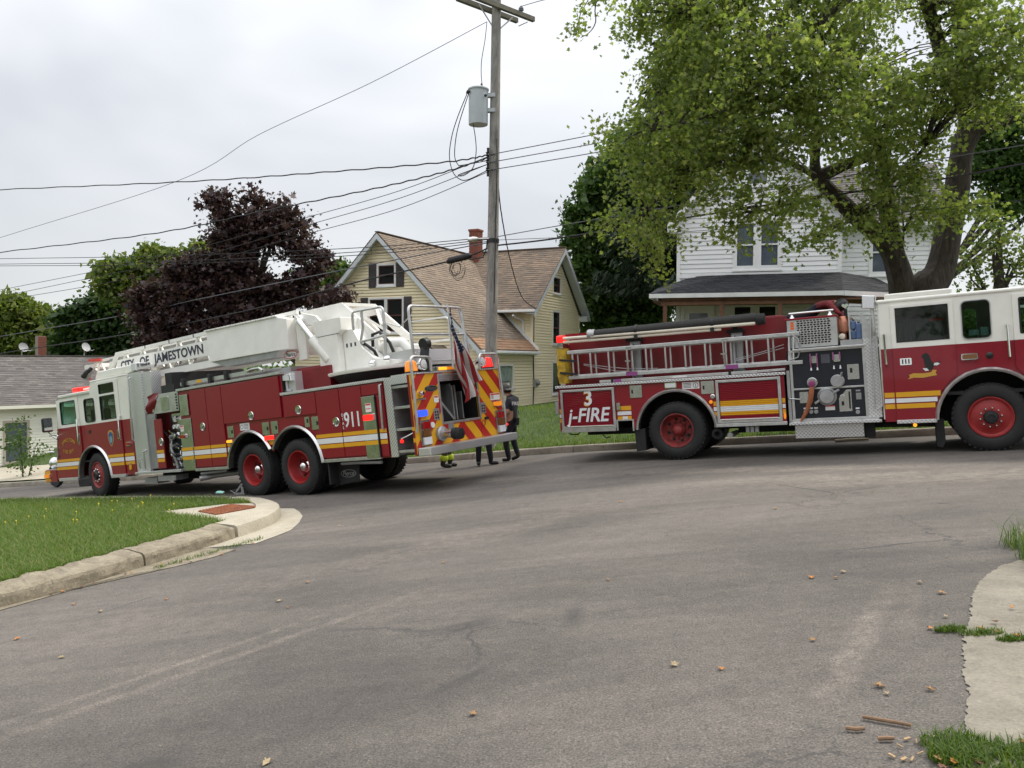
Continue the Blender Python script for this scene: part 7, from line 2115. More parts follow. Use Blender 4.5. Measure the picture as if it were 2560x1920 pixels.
LIMBS= [[(9.33, 18.7, 2.79, 0.72), (9.53, 18.6, 3.22, 0.55), (9.81, 18.6, 3.66, 0.42), (10.01, 18.6, 4.62, 0.37), (10.13, 18.5, 5.56, 0.33), (10.25, 18.5, 6.51, 0.32), (10.37, 18.4, 6.96, 0.33), (10.08, 18.2, 7.45, 0.25), (9.4, 17.8, 8.23, 0.2), (9.0, 17.5, 8.83, 0.17), (8.63, 17.2, 9.36, 0.15), (8.36, 17.0, 10.22, 0.08)], [(10.37, 18.4, 6.91, 0.26), (10.33, 18.4, 7.8, 0.2), (10.14, 18.4, 8.83, 0.18), (9.91, 18.2, 9.68, 0.16), (9.78, 18.0, 10.73, 0.08)], [(10.4, 18.4, 6.91, 0.24), (10.82, 18.2, 7.02, 0.2), (11.25, 18.0, 7.17, 0.17), (11.9, 17.6, 7.41, 0.1)], [(9.27, 18.7, 3.04, 0.5), (8.82, 18.5, 3.74, 0.37), (8.4, 18.3, 4.33, 0.3), (7.67, 18.0, 4.79, 0.25), (6.98, 17.7, 5.28, 0.21), (6.59, 17.5, 5.57, 0.2), (6.47, 17.4, 5.89, 0.14), (6.38, 17.0, 6.44, 0.12), (6.09, 16.5, 6.89, 0.09), (5.92, 16.0, 7.46, 0.07), (5.86, 15.6, 8.03, 0.05)], [(6.63, 17.5, 5.6, 0.15), (7.08, 17.4, 5.8, 0.12), (7.62, 17.3, 6.0, 0.1), (7.75, 17.2, 6.2, 0.07)], [(8.77, 18.5, 3.98, 0.24), (8.56, 18.4, 4.82, 0.2), (8.33, 18.2, 5.48, 0.17), (8.21, 18.0, 6.0, 0.13), (7.79, 17.5, 6.5, 0.09), (7.02, 16.8, 7.33, 0.06)], [(6.38, 17.0, 6.44, 0.08), (5.44, 16.2, 6.71, 0.06), (4.57, 15.8, 6.66, 0.045), (3.76, 15.8, 6.33, 0.035), (2.81, 16.2, 6.19, 0.02)], [(6.09, 16.5, 6.89, 0.07), (4.9, 15.6, 7.47, 0.05), (4.79, 15.5, 7.67, 0.05), (5.05, 15.6, 7.99, 0.045), (5.4, 15.8, 8.51, 0.04)], [(4.79, 15.5, 7.63, 0.04), (4.35, 15.8, 8.07, 0.03), (3.83, 16.2, 8.35, 0.025)], [(6.59, 17.5, 5.57, 0.07), (5.43, 16.5, 5.7, 0.05), (4.44, 16.0, 5.49, 0.035), (3.41, 16.0, 5.32, 0.025), (2.72, 16.3, 4.63, 0.015)], [(6.98, 17.7, 5.28, 0.05), (5.91, 16.6, 4.88, 0.035), (4.84, 15.9, 4.53, 0.02)], [(7.67, 18.0, 4.79, 0.05), (6.73, 16.8, 4.4, 0.03), (6.11, 16.2, 4.09, 0.015)], [(8.33, 18.2, 5.48, 0.06), (8.48, 17.5, 5.79, 0.045), (8.73, 17.2, 6.16, 0.03)], [(8.72, 18.4, 3.96, 0.06), (8.76, 18.2, 4.27, 0.04), (8.75, 18.1, 4.53, 0.012)]]
MAPLE_LEAF = [(0, -.5), (.16, -.22), (.5, -.3), (.34, 0), (.46, .22), (.2, .2), (0, .62), (-.2, .2), (-.46, .22), (-.34, 0), (-.5, -.3), (-.16, -.22)]
DIAMOND = [(0, -.5), (.36, -.05), (0, .55), (-.36, -.05)]
def foliage(name, clumps, dens, size, shape, m, parent, seed, per=14, deep=.85, twig=.42, spread=.16, droop=.5, fill=2.4, inner=0):
    """leaves gathered on twigs spread through the clumps; one leaf is one face"""
    r = np.random.default_rng(seed)
    org = np.array(parent.matrix_world.translation) if parent else np.zeros(3)
    tw, td = [], []
    for x, y, z, rx, rz in clumps:
        ry = max(.35, deep*(rx+rz)/2*1.2)
        area = (rx*rz + rx*ry + ry*rz)/3*4*np.pi
        n = max(3, int(area*dens))
        v = r.normal(size=(n, 3))
        v /= np.linalg.norm(v, axis=1)[:, None]
        q = r.random(n)**(1/fill)*(.88 + .15*r.normal(size=n))
        tw.append(np.array([x, y, z]) + v*np.array([rx, ry, rz])*q[:, None])
        d = v*np.array([1, 1, .5]) + np.array([0, 0, -droop]) + .35*r.normal(size=(n, 3))
        td.append(d/np.linalg.norm(d, axis=1)[:, None])
    tw, td = np.concatenate(tw), np.concatenate(td)
    big = np.ones(len(tw))
    if inner:
        ii = r.choice(len(tw), int(len(tw)*inner))
        cc = np.array([c[:3] for c in clumps])
        near = cc[((tw[ii][:, None] - cc[None])**2).sum(2).argmin(1)]
        tw = np.concatenate([tw, near + (tw[ii] - near)*.6])
        td = np.concatenate([td, td[ii]])
        big = np.concatenate([big, np.full(len(ii), 2.0)])
    n = len(tw)*per
    tt_ = np.tile(np.linspace(.05, 1, per), len(tw))
    P = np.repeat(tw, per, 0) + np.repeat(td, per, 0)*tt_[:, None]*twig*(.5+r.random((n, 1))) + r.normal(size=(n, 3))*spread*np.array([1, 1, .75])
    nn = r.normal(size=(n, 3))*np.array([.75, .75, .6]) + np.array([0, -.15, .55])
    nn /= np.linalg.norm(nn, axis=1)[:, None]
    a = np.repeat(td, per, 0) + .7*r.normal(size=(n, 3))
    a -= nn*(a*nn).sum(1)[:, None]
    a /= np.linalg.norm(a, axis=1)[:, None]
    c = np.cross(a, nn)
    sz = size*(.65+.6*r.random(n))*np.repeat(big, per)
    sh = np.array(shape)
    k = len(sh)
    fold = np.abs(sh[:, 0])*.35
    v = P[:, None, :] + (c[:, None, :]*sh[None, :, 0:1] + a[:, None, :]*sh[None, :, 1:2] - nn[:, None, :]*fold[None, :, None])*sz[:, None, None]
    v -= org
    me = bpy.data.meshes.new(name)
    me.vertices.add(n*k)
    me.vertices.foreach_set('co', v.reshape(-1))
    me.loops.add(n*k)
    me.loops.foreach_set('vertex_index', np.arange(n*k, dtype=np.int32))
    me.polygons.add(n)
    me.polygons.foreach_set('loop_start', (np.arange(n)*k).astype(np.int32))
    me.update(calc_edges=True)
    me.materials.append(m)
    o = bpy.data.objects.new(name, me)
    col.objects.link(o)
    if parent: o.parent = parent
    o['kind'] = 'stuff'
    return o, tw
def bark_mat(name, c0, c1):
    m, nt, b, vec = new_nodes(name, .95)
    n1 = noise_n(nt, map_n(nt, vec, (1, 1, .18)), 14, 6, .7, .5)
    n2 = noise_n(nt, vec, 2.2, 4, .6)
    c = ramp(nt, n1, [(.32, c0), (.66, c1)])
    c = mix_rgb(nt, .6, c, ramp(nt, n2, [(.3, (.6, .6, .6)), (.7, (1.25, 1.25, 1.22))]), 'MULTIPLY')
    nt.links.new(c, b.inputs['Base Color'])
    nt.links.new(bump_n(nt, n1, 1, .05), b.inputs['Normal'])
    return m
M_bark = bark_mat('grey_brown_bark', (.022, .018, .014), (.085, .069, .053))
M_bark_d = bark_mat('dark_bark', (.02, .016, .013), (.07, .055, .042))
def spline(L, k=4):
    """smooth a limb polyline (x,y,z,r)"""
    P = [np.array(p) for p in L]
    out = []
    for i in range(len(P)-1):
        p0, p1, p2, p3 = P[max(i-1, 0)], P[i], P[i+1], P[min(i+2, len(P)-1)]
        for j in range(k):
            t_ = j/k
            out.append(.5*((2*p1) + (p2-p0)*t_ + (2*p0-5*p1+4*p2-p3)*t_**2 + (3*p1-p0-3*p2+p3)*t_**3))
    out.append(P[-1])
    return out
def limb_mesh(b, L, org, n=12, wob=.12, seed=0):
    S = spline(L)
    i0 = len(b.v)
    b.tube([Vector(p[:3]) - Vector(org) for p in S], [max(.006, p[3]) for p in S], n)
    for i in range(i0, len(b.v)):
        p = Vector(b.v[i])
        ring = (i-i0)//n
        if ring < len(S):
            c = Vector(S[ring][:3]) - Vector(org)
            d = p - c
            f = 1 + wob*mnoise.noise((d.normalized()*1.7 + Vector((seed, 0, p.z*.9)))) + wob*.5*mnoise.noise(p*3.0)
            b.v[i] = tuple(c + d*f)
def twigs(name, tw, limbs, m, parent, org, n, seed):
    """thin branches from the nearest limb point out to leaf clumps"""
    r = random.Random(seed)
    pts = [Vector(p[:3]) for L in limbs for p in spline(L, 2) if p[3] < .26]
    b = MB()
    for i in r.sample(range(len(tw)), min(n, len(tw))):
        q = Vector(tw[i])
        p = min(pts, key=lambda a: (a-q).length + .4*max(0, a.z-q.z))
        mid_ = p.lerp(q, .55) + Vector((r.uniform(-.2, .2), r.uniform(-.2, .2), .18*(p-q).length*.5))
        b.tube([v - Vector(org) for v in (p, p.lerp(mid_, .5) + Vector((0, 0, .05)), mid_, q)], [.022, .017, .012, .005], 4, cap=False)
    return b.build(name, m, parent, smooth=True, fix=False, kind='stuff')
def tree(label, base, clumps, dens, size, shape, m, seed, limbs=None, group=None, tw_n=0, h_top=None, bark=None, **k):
    o = empty('tree', base, 0, label, 'tree', group)
    bpy.context.view_layer.update()
    if limbs is None:
        cx = sum(c[0] for c in clumps)/len(clumps)
        cz = max(c[2] for c in clumps)
        cy = clumps[0][1]
        limbs = [[(base[0], base[1], base[2]-.2, .32), (base[0]+.1, base[1], (base[2]*2+cz)/3, .25), (cx, cy, cz-.3, .06)]]
        rr_ = random.Random(seed)
        for c in rr_.sample(clumps, min(8, len(clumps))):
            f = rr_.uniform(.3, .7)
            limbs.append([(base[0]+(cx-base[0])*f, base[1], base[2]+(cz-base[2])*f*.8, .11), ((cx+c[0])/2, c[1], (base[2]+(cz-base[2])*f+c[2])/2, .07), (c[0], c[1], c[2], .025)])
    b = MB()
    for i, L in enumerate(limbs): limb_mesh(b, L, base, 12 if i < 2 else 8, .14, seed+i)
    b.build('trunk', bark or M_bark_d, o, smooth=True, fix=False)
    c, tw = foliage('crown', clumps, dens, size, shape, m, o, seed, **k)
    if tw_n: twigs('branches', tw, limbs, bark or M_bark_d, o, base, tw_n, seed)
    return o
M_lmap = leaf_mat('silver_maple_leaves', [(.115, .16, .048), (.155, .205, .058), (.20, .245, .07), (.135, .18, .052), (.29, .31, .12), (.18, .225, .062)], .58, .5)
M_lburg = leaf_mat('burgundy_leaves', [(.030, .017, .020), (.044, .023, .026), (.062, .032, .034), (.036, .02, .023), (.12, .07, .06)], .2, .42)
M_ldark = leaf_mat('dark_green_leaves', [(.022, .048, .012), (.034, .07, .017), (.05, .095, .022), (.028, .058, .014)], .3, .45)
M_lmid = leaf_mat('mid_green_leaves', [(.042, .082, .02), (.062, .115, .026), (.085, .145, .035), (.052, .098, .024)], .4, .5)
M_llight = leaf_mat('light_green_leaves', [(.07, .115, .025), (.11, .155, .035), (.17, .21, .05), (.24, .25, .075), (.085, .13, .03)], .4, .5)
M_lyel = leaf_mat('yellow_green_leaves', [(.09, .13, .022), (.13, .17, .03), (.18, .205, .045), (.07, .11, .02)], .4, .5)
# the big street maple; its trunk forks just above the engine's cab
base = (9.45, 18.75, T(9.45, 18.75) - .1)
LB = [list(LIMBS[0]), *LIMBS[1:]]
LB[0] = [(base[0], base[1], base[2], .7), (base[0]-.02, base[1], base[2]+1.2, .54), (base[0], 18.7, 2.3, .46)] + [(*p[:3], p[3]*.8) for p in LB[0][1:]]
LB[3] = [(base[0]-.2, 18.75, 1.6, .38), (base[0]-.28, 18.7, 2.5, .36)] + [(*p[:3], p[3]*.74) for p in LB[3][1:]]
mp = tree('big spreading maple with forked trunk and light green leaves behind the fire engine cab', base, MAPLE, 12.5, .097, MAPLE_LEAF, M_lmap, 5, LB, tw_n=650, bark=M_bark, per=19, deep=1.0, twig=.55, spread=.10, droop=.55)
# a low bough of the same maple trailing into the top of the view
HG = [[(6.9, 15.5, 9.6, .06), (4.2, 13.2, 8.7, .04), (2.0, 11.8, 7.6, .022), (1.21, 11.5, 6.74, .010), (1.15, 11.5, 6.37, .008), (1.06, 11.5, 6.22, .006), (.94, 11.5, 6.15, .004)], [(2.0, 11.8, 7.6, .012), (1.3, 11.5, 7.0, .008), (.98, 11.5, 6.57, .006), (.9, 11.5, 6.34, .004), (.88, 11.5, 6.2, .003)], [(2.0, 11.8, 7.6, .01), (1.7, 11.6, 7.0, .007), (1.45, 11.5, 6.66, .004)]]
b = MB()
for L in HG: limb_mesh(b, L, base, 6, 0)
b.build('bough', M_bark, mp, smooth=True, fix=False)
foliage('bough_leaves', [(.9, 11.5, 6.58, .1, .1), (1.02, 11.5, 6.66, .12, .1), (.93, 11.5, 6.40, .1, .1), (.79, 11.5, 6.29, .08, .05), (.90, 11.5, 6.24, .04, .06), (1.47, 11.5, 6.66, .1, .05), (1.1, 11.5, 6.8, .2, .1)], 13, .075, MAPLE_LEAF, M_lmap, mp, 6, per=7, twig=.12, spread=.04)
tree('dark burgundy leaved maple beside the yellow house', (-9.6, 27, T(-9.6, 27)), BURG, 15, .12, MAPLE_LEAF, M_lburg, 8, per=13, inner=.4, fill=2.0, twig=.4, spread=.17, tw_n=60)
tree('light green tree with yellowing top behind the burgundy maple', (-10.5, 42, -2.5), LGREEN, 9, .25, DIAMOND, M_llight, 9, group=None, inner=.5, per=12, twig=.5, spread=.24)
tree('green tree between the burgundy maple and the yellow gable', (9-18.4, 44.5, -2.5), BGREEN, 9, .25, DIAMOND, M_lmid, 10, inner=.5, per=12, twig=.5, spread=.24)
tree('dense dark green tree behind the ladder truck cab', (-15.5, 46, -3), DGREEN, 10, .26, DIAMOND, M_ldark, 11, inner=.5, per=12, twig=.5, spread=.26)
tree('yellowish green tree behind the grey roofed house', (-29.5, 52, -4), YGREEN, 9, .28, DIAMOND, M_lyel, 12, inner=.5, per=12, twig=.5, spread=.28)
tree('tall dark green maple standing between the two houses', (4.4, 38, .2), MGREEN, 10, .22, DIAMOND, M_lmid, 13, inner=.4, per=12, twig=.5, spread=.24)
tree('dark green tree behind the right end of the white house', (16.5, 34.2, 1.5), RDARK, 9, .23, DIAMOND, M_lmid, 14, per=12, twig=.5, spread=.24)
tree('small light green tree beyond the fire engine cab', (18.6, 31, 1.8), RLIGHT, 6, .17, DIAMOND, M_llight, 15, per=10, twig=.4, spread=.2)
# spruce behind the white house
sp_o = empty('tree', (7.3, 34, .5), 0, 'tall dark spruce with drooping boughs behind the maple', 'tree')
b = MB()
b.tube([(0, 0, -.5), (0, 0, 9), (0, 0, 17.6)], [.32, .2, .02], 10)
b.build('trunk', M_bark_d, sp_o, smooth=True)
rs = np.random.default_rng(21)
pos, dirs = [], []
zz = 5.0
while zz < 17.3:
    L_ = .35 + (17.8 - zz)*.30
    for i in range(9):
        a = rs.uniform(0, 2*np.pi)
        n_ = int(L_/.13) + 2
        for k in range(n_):
            f = (k+.6)/n_
            x, y = math.cos(a)*L_*f, math.sin(a)*L_*f
            z = zz - .38*L_*f + .25*L_*f*f*f
            for s_ in range(4):
                pos.append((x + rs.normal()*.1, y + rs.normal()*.1, z - rs.random()*.28*(1-.3*f)))
                dirs.append((math.cos(a)*.5 + rs.normal()*.5, math.sin(a)*.5 + rs.normal()*.5, -.8))
    zz += .34
pos, dirs = np.array(pos), np.array(dirs)
n = len(pos)
dirs /= np.linalg.norm(dirs, axis=1)[:, None]
c = np.cross(dirs, rs.normal(size=(n, 3)))
c /= np.linalg.norm(c, axis=1)[:, None]
sh = np.array([(0, 0), (.05, .1), (.03, .3), (0, .38), (-.03, .3), (-.05, .1)])
v = pos[:, None] + c[:, None]*sh[None, :, 0:1] + dirs[:, None]*sh[None, :, 1:2]
me = bpy.data.meshes.new('needles')
me.vertices.add(n*6); me.vertices.foreach_set('co', v.reshape(-1))
me.loops.add(n*6); me.loops.foreach_set('vertex_index', np.arange(n*6, dtype=np.int32))
me.polygons.add(n); me.polygons.foreach_set('loop_start', (np.arange(n)*6).astype(np.int32))
me.update(calc_edges=True)
me.materials.append(leaf_mat('spruce_needles', [(.010, .022, .010), (.016, .032, .013), (.022, .04, .017)], .1, .6))
o = bpy.data.objects.new('crown', me); col.objects.link(o); o.parent = sp_o; o['kind'] = 'stuff'
# young shrub against the white wall at the far left
tree('thin leafy shrub in front of the low white house', (-16.90, 27.9, T(-16.90, 27.9)), [(-17.10, 27.9, -2.0, .45, .4), (-17.20, 27.9, -1.5, .5, .4), (-17.00, 27.9, -1.1, .45, .35), (-16.60, 27.9, -1.7, .3, .4), (-17.30, 27.9, -.75, .3, .25)], 7, .11, DIAMOND, M_lmid, 16, [[(-17.00, 27.9, -2.9, .03), (-17.05, 27.9, -2.0, .02), (-17.10, 27.9, -1.0, .008)], [(-16.90, 27.9, -2.9, .025), (-16.70, 27.9, -2.1, .015), (-16.55, 27.9, -1.5, .006)]], per=9, twig=.3, spread=.12)
# street trees on the camera's own side of the road, outside the view: the paintwork mirrors them
rb_ = random.Random(77)
for i, (x, y, h) in enumerate(((-26, -10, 9), (-17, -20, 11), (-6, -24, 9), (5, -22, 12), (15, -17, 10), (24, -8, 11), (-34, 4, 10))):
    cl_ = [(x + rb_.uniform(-3, 3), y + rb_.uniform(-2, 2), G(x, y) + h*rb_.uniform(.3, .95), rb_.uniform(1.2, 2.2), rb_.uniform(1, 1.8)) for _ in range(16)]
    tree(['broad green tree standing alone left of the junction', 'tall green tree behind the low kerb lawn', 'rounded green tree across from the yellow house', 'tallest tree across from the fire engine', 'green tree beside the concrete drive', 'green tree uphill of the concrete drive', 'green tree downhill beyond the corner lawn'][i], (x, y, G(x, y)), cl_, 2.2, .5, DIAMOND, (M_lmid, M_ldark)[i % 2], 60+i, per=9, twig=.8, spread=.5)
# far wooded ridge that closes the gaps between the nearer trees
rw = np.random.default_rng(31)
cl = [(x, 75 + rw.uniform(-6, 6), G(x, 75) + rw.uniform(1.5, 5.0), 2.6, 2.2) for x in np.arange(-62, 66, 2.4)]
o, _ = foliage('distant_wood', cl, 2.2, .55, DIAMOND, M_lmid, None, 33, per=10, twig=.8, spread=.6)
tag(o, 'far line of trees on the ridge behind the houses', 'wood')

# ================================================================== utility pole, wires
M_pole = bark_mat('weathered_pole_wood', (.20, .19, .175), (.37, .355, .33))
M_arm = mat('grey_green_timber', (.17, .16, .125), .9, noise=.35, nscale=6)
M_xfmr = mat('transformer_grey', (.46, .50, .52), .5, noise=.08)
M_wire = mat('black_cable', (.012, .012, .014), .6)
M_wireg = mat('grey_wire', (.10, .105, .12), .5)
PX, PY = -.53, 20.3
pz = T(PX, PY)
po = empty('utility_pole', (PX, PY, pz), 0, 'tall weathered wooden utility pole with grey transformer behind the ladder truck', 'pole')
def pp(x, y, z):
    return Vector((x - PX, y - PY, z - pz))
b = MB()
b.tube([pp(-.56, PY, pz-.4), pp(-.55, PY, .6), pp(-.50, PY, 4.6), pp(-.46, PY, 8.5), pp(-.44, PY, 11.2)], [.165, .152, .138, .122, .112], 16)
b.build('pole', M_pole, po, smooth=True)
ad = Vector((.75, .66, 0)).normalized()
an = Vector((-.66, .75, 0))
for i, (q, s0, s1) in enumerate(((.17, -1.25, 1.12), (-.17, -1.1, .85))):
    c = pp(-.45, PY, 10.32) + an * -q
    b = MB().bar(c + ad*s0, c + ad*s1, .1, .12)
    b.build('crossarm', M_arm, po, bevel=.006)
for s in (-1, 1):
    MB().bar(pp(-.45, PY, 9.75), pp(-.45, PY, 10.27) + ad*.55*s, .012, .035).build('arm_brace', M_alu_d, po)
def insulator(p, name='insulator', m=None):
    MB().lathe([(.02, 0), (.02, .03), (.065, .035), (.07, .06), (.05, .07), (.065, .08), (.06, .11), (.035, .12), (.03, .15), (0, .155)], p, (0, 0, 1), 16).build(name, m or mat('grey_porcelain', (.2, .21, .23), .3), po, smooth=True)
insulator(pp(-.45, PY, 10.385) + ad*.68 + an*-.17)
insulator(pp(-.45, PY, 10.385) - ad*1.2 + an*-.17)
MB().tube([pp(-.45, PY, 10.2) + ad*.9 + an*.17, pp(-.45, PY, 10.2) + ad*.9 - an*.17], .012, 6).build('arm_bolt', M_alu_d, po)
# transformer can with lid, bushings and brackets
tx = MB().lathe([(0, 0), (.235, 0), (.24, .03), (.24, .84), (.262, .845), (.262, .875), (.2, .91), (0, .925)], pp(-.88, 20.2, 7.43), (0, 0, 1), 32).build('transformer', M_xfmr, po, smooth=True)
for z in (7.75, 8.12):
    MB().box(tuple(pp(-.66, 20.16, z)), tuple(pp(-.46, 20.3, z+.09))).build('bracket', M_xfmr, tx)
MB().lathe([(.04, 0), (.04, .02), (.02, .05), (.03, .08), (.015, .12), (0, .12)], pp(-.80, 20.2, 8.34), (0, 0, 1), 12).build('bushing', mat('brown_porcelain', (.09, .05, .035), .25), tx, smooth=True)
MB().lathe([(.035, 0), (.035, .03), (.015, .035), (0, .035)], pp(-.70, 19.98, 8.08), (.5, -1, 0), 12).build('gauge', M_blk, tx, smooth=True)
b = MB()
for q in ((-1.12, 20.15), (-1.1, 20.05)):
    b.tube([pp(-1.08, q[1], 8.2), pp(q[0]-.06, q[1], 8.21)], .03, 8)
b.build('side_bushing', M_blk, tx, smooth=True, kind='stuff')
rk = MB().box(tuple(pp(-.66, PY-.18, 6.15)), tuple(pp(-.60, PY-.12, 6.85))).build('insulator_rack', M_blk, po)
for z in (6.66, 6.47, 6.28):
    MB().lathe([(.05, 0), (.03, .03), (.05, .06)], pp(-.64, PY-.22, z), (0, 0, 1), 12).build('spool', M_blk, rk, smooth=True)
MB().lathe([(.155, 0), (.155, .1), (.15, .11)], pp(-.5, PY, 4.52), (0, 0, 1), 16).build('cable_clamp', M_blk, po)
MB().tube([pp(-.41, PY-.14, 7.1), pp(-.4, PY-.15, 6.4), pp(-.43, PY-.15, 5), pp(-.46, PY-.16, 3)], .012, 6).build('ground_wire', M_wire, po)
b = MB().tube([pp(-.6, PY-.1, 4.62), pp(-.9, PY-.15, 4.60)], .02, 8)
sl_ = b.build('lamp_arm', M_alu, po, smooth=True)
MB().lathe([(.02, 0), (.05, .05), (.07, .16), (.05, .27), (0, .3)], pp(-.84, PY-.15, 4.6), (-1, 0, -.08), 14).build('street_light', M_alu, sl_, smooth=True)
MB().tube([pp(-.64, PY-.05, 4.6), pp(-.66, PY-.1, 4.35), pp(-.75, PY-.1, 4.15), pp(-1.1, PY+.1, 4.12)], .018, 6).build('riser_cable', M_wire, po, smooth=True)
b = MB()
rr = random.Random(4)
for i in range(7):
    cx, cz = -1.45 + rr.uniform(-.08, .08), 3.98 + rr.uniform(-.05, .05)
    a0 = rr.uniform(0, 3)
    b.tube([(cx + (.1+.012*i)*math.cos(a0+k*.45), 20.78 + .02*math.sin(k), cz - .02*i + (.16+.012*i)*math.sin(a0+k*.45)) for k in range(rr.randint(9, 14))], .006, 4, cap=False)
cobj = b.build('cable_coil', M_wire)
tag(cobj, 'tangled coil of thin black wire below the splice box', 'cable coil')
sb = MB().tube([(-1.72, 20.98, 4.11), (-1.64, 20.94, 4.15), (-1.12, 20.66, 4.24), (-1.05, 20.62, 4.25)], [.03, .085, .085, .03], 12).build('splice_box', M_wire, smooth=True)
tag(sb, 'black cylindrical splice box hung on the thick cable left of the pole', 'splice box')
def wire(name, pts, r, m, label, group=None, twist=0):
    S = [p[:3] for p in spline([(*p, 0) for p in pts], 8)]
    if twist:
        S2 = []
        for k in range(len(S)-1):
            for j in range(3): S2.append(tuple(S[k][i]*(1-j/3)+S[k+1][i]*j/3 for i in range(3)))
        S = [(p[0], p[1], p[2] + twist*math.sin(i*1.25)) for i, p in enumerate(S2)]
    o = MB().tube(S, r, 6, cap=False).build(name, m, smooth=True, fix=False)
    return tag(o, label, 'power line', group)
def ext(P, k=1.6):
    """carry a span on past the frame"""
    a, b_ = Vector(P[0]), Vector(P[1])
    return [tuple(a + (a-b_)*k)] + P
def extr(P, k=1.5):
    a, b_ = Vector(P[-1]), Vector(P[-2])
    return P + [tuple(a + (a-b_)*k)]
wire('power_line', ext([(-20.01, 31.58, 8.1), (-10.58, 26.13, 7.27), (-5.4, 23.13, 6.91), (-1.79, 21.05, 6.71), (-.64, 20.25, 6.70)]), .018, M_wire, 'upper thick twisted cable running left from the pole rack', twist=.012)
wire('power_line', ext([(-20.07, 31.61, 5.67), (-12.01, 26.95, 5.72), (-7.67, 24.44, 6.01), (-3.93, 22.28, 6.25), (-1.79, 21.05, 6.46), (-.64, 20.25, 6.63)]), .018, M_wire, 'lower thick twisted cable crossing in front of the burgundy tree top', twist=.012)
for sp_n, P in zip(('top', 'middle', 'bottom'), ([(-20.1, 31.63, 4.2), (-14.32, 28.29, 4.67), (-9.98, 25.78, 5.12), (-6.22, 23.6, 5.65), (-3.04, 21.77, 6.12), (-.64, 20.25, 6.66)],
          [(-19.61, 31.35, 3.98), (-14.81, 28.57, 4.42), (-9.98, 25.78, 4.84), (-6.22, 23.6, 5.42), (-3.04, 21.77, 5.92), (-.64, 20.25, 6.47)],
          [(-20.11, 31.63, 3.78), (-14.73, 28.52, 4.15), (-9.99, 25.78, 4.59), (-6.22, 23.6, 5.17), (-3.04, 21.77, 5.65), (-.64, 20.25, 6.28)])):
    wire('power_line', ext(P), .009, M_wire, f'thin wire from the {sp_n} spool of the pole rack towards the burgundy tree', 'three thin rack wires')
for sp_n, P in zip(('highest', 'middle', 'lowest'), ([(-20.07, 31.61, 5.42), (-11.57, 26.7, 4.95), (-4.25, 22.47, 4.68), (-.61, 20.36, 4.67)], [(-20.08, 31.62, 5.21), (-11.57, 26.7, 4.76), (-4.25, 22.47, 4.57), (-.61, 20.36, 4.62)], [(-20.08, 31.62, 5.14), (-11.57, 26.7, 4.67), (-4.25, 22.47, 4.48), (-.61, 20.36, 4.57)])):
    wire('telephone_line', ext(P), .011, M_wire, f'{sp_n} of three nearly level telephone lines crossing the burgundy tree', 'level telephone lines')
wire('telephone_line', ext([(-20.14, 31.65, 2.38), (-12.69, 27.35, 3.11), (-10.19, 25.9, 3.45), (-4.25, 22.47, 4.16), (-.61, 20.36, 4.54)]), .014, M_wireg, 'pale grey line sagging across the dark trees above the grey roof')
wire('telephone_line', ext([(-20.15, 31.66, 1.71), (-17.76, 30.28, 1.95), (-12.7, 27.35, 2.44), (-8.01, 24.64, 3.07), (-4.25, 22.47, 3.75), (-1.41, 20.83, 4.18), (-.52, 20.31, 4.45)]), .021, M_wire, 'thick black cable with the splice box, left of the pole')
wire('power_line', ext([(-20.05, 31.6, 6.24), (-10.97, 26.35, 7.32), (-7.66, 24.44, 8.33), (-3.93, 22.28, 9.15), (-.68, 20.4, 10.05)]), .008, M_wireg, 'single thin high line falling steeply left from under the crossarm')
for sp_n, P in zip(('top', 'middle', 'bottom'), ([(-.62, 20.2, 6.69), (2.74, 19.01, 7.05), (6.95, 17.33, 7.5), (10.08, 16.09, 7.83)], [(-.62, 20.2, 6.50), (2.71, 19.02, 6.82), (6.96, 17.33, 7.22), (10.08, 16.09, 7.5)], [(-.62, 20.2, 6.31), (2.2, 19.22, 6.56), (6.96, 17.33, 7.01), (10.09, 16.09, 7.3)])):
    wire('power_line', extr(P), .011, M_wireg, f'thin wire from the {sp_n} spool of the pole rack into the maple', 'three rack wires to the maple')
wire('telephone_line', extr([(-.52, 20.31, 4.45), (1.14, 19.65, 4.56), (3.78, 18.6, 4.85), (6.46, 17.53, 5.13), (8.62, 16.67, 5.33), (10.12, 16.07, 5.54)]), .021, M_wire, 'thick black cable running right across the white house front')
wire('telephone_line', extr([(-.42, 20.27, 4.67), (1.14, 19.65, 4.86), (3.46, 18.72, 5.12), (6.24, 17.62, 5.44), (8.74, 16.62, 5.76), (10.12, 16.08, 5.91)]), .011, M_wireg, 'grey line above the thick cable, running right into the maple')
wire('telephone_line', extr([(-.42, 20.27, 4.59), (3.78, 18.6, 4.55), (6.39, 17.56, 4.64), (10.14, 16.07, 4.83)]), .007, M_wire, 'very thin line crossing the white house upstairs windows')
wire('power_line', extr([tuple(Vector((-.45, PY, 10.53)) + ad*.68 - an*.17), (.94, 19.73, 10.35), (2.02, 19.3, 10.3)], 9), .009, M_wireg, 'single line leaving the crossarm insulator to the right')
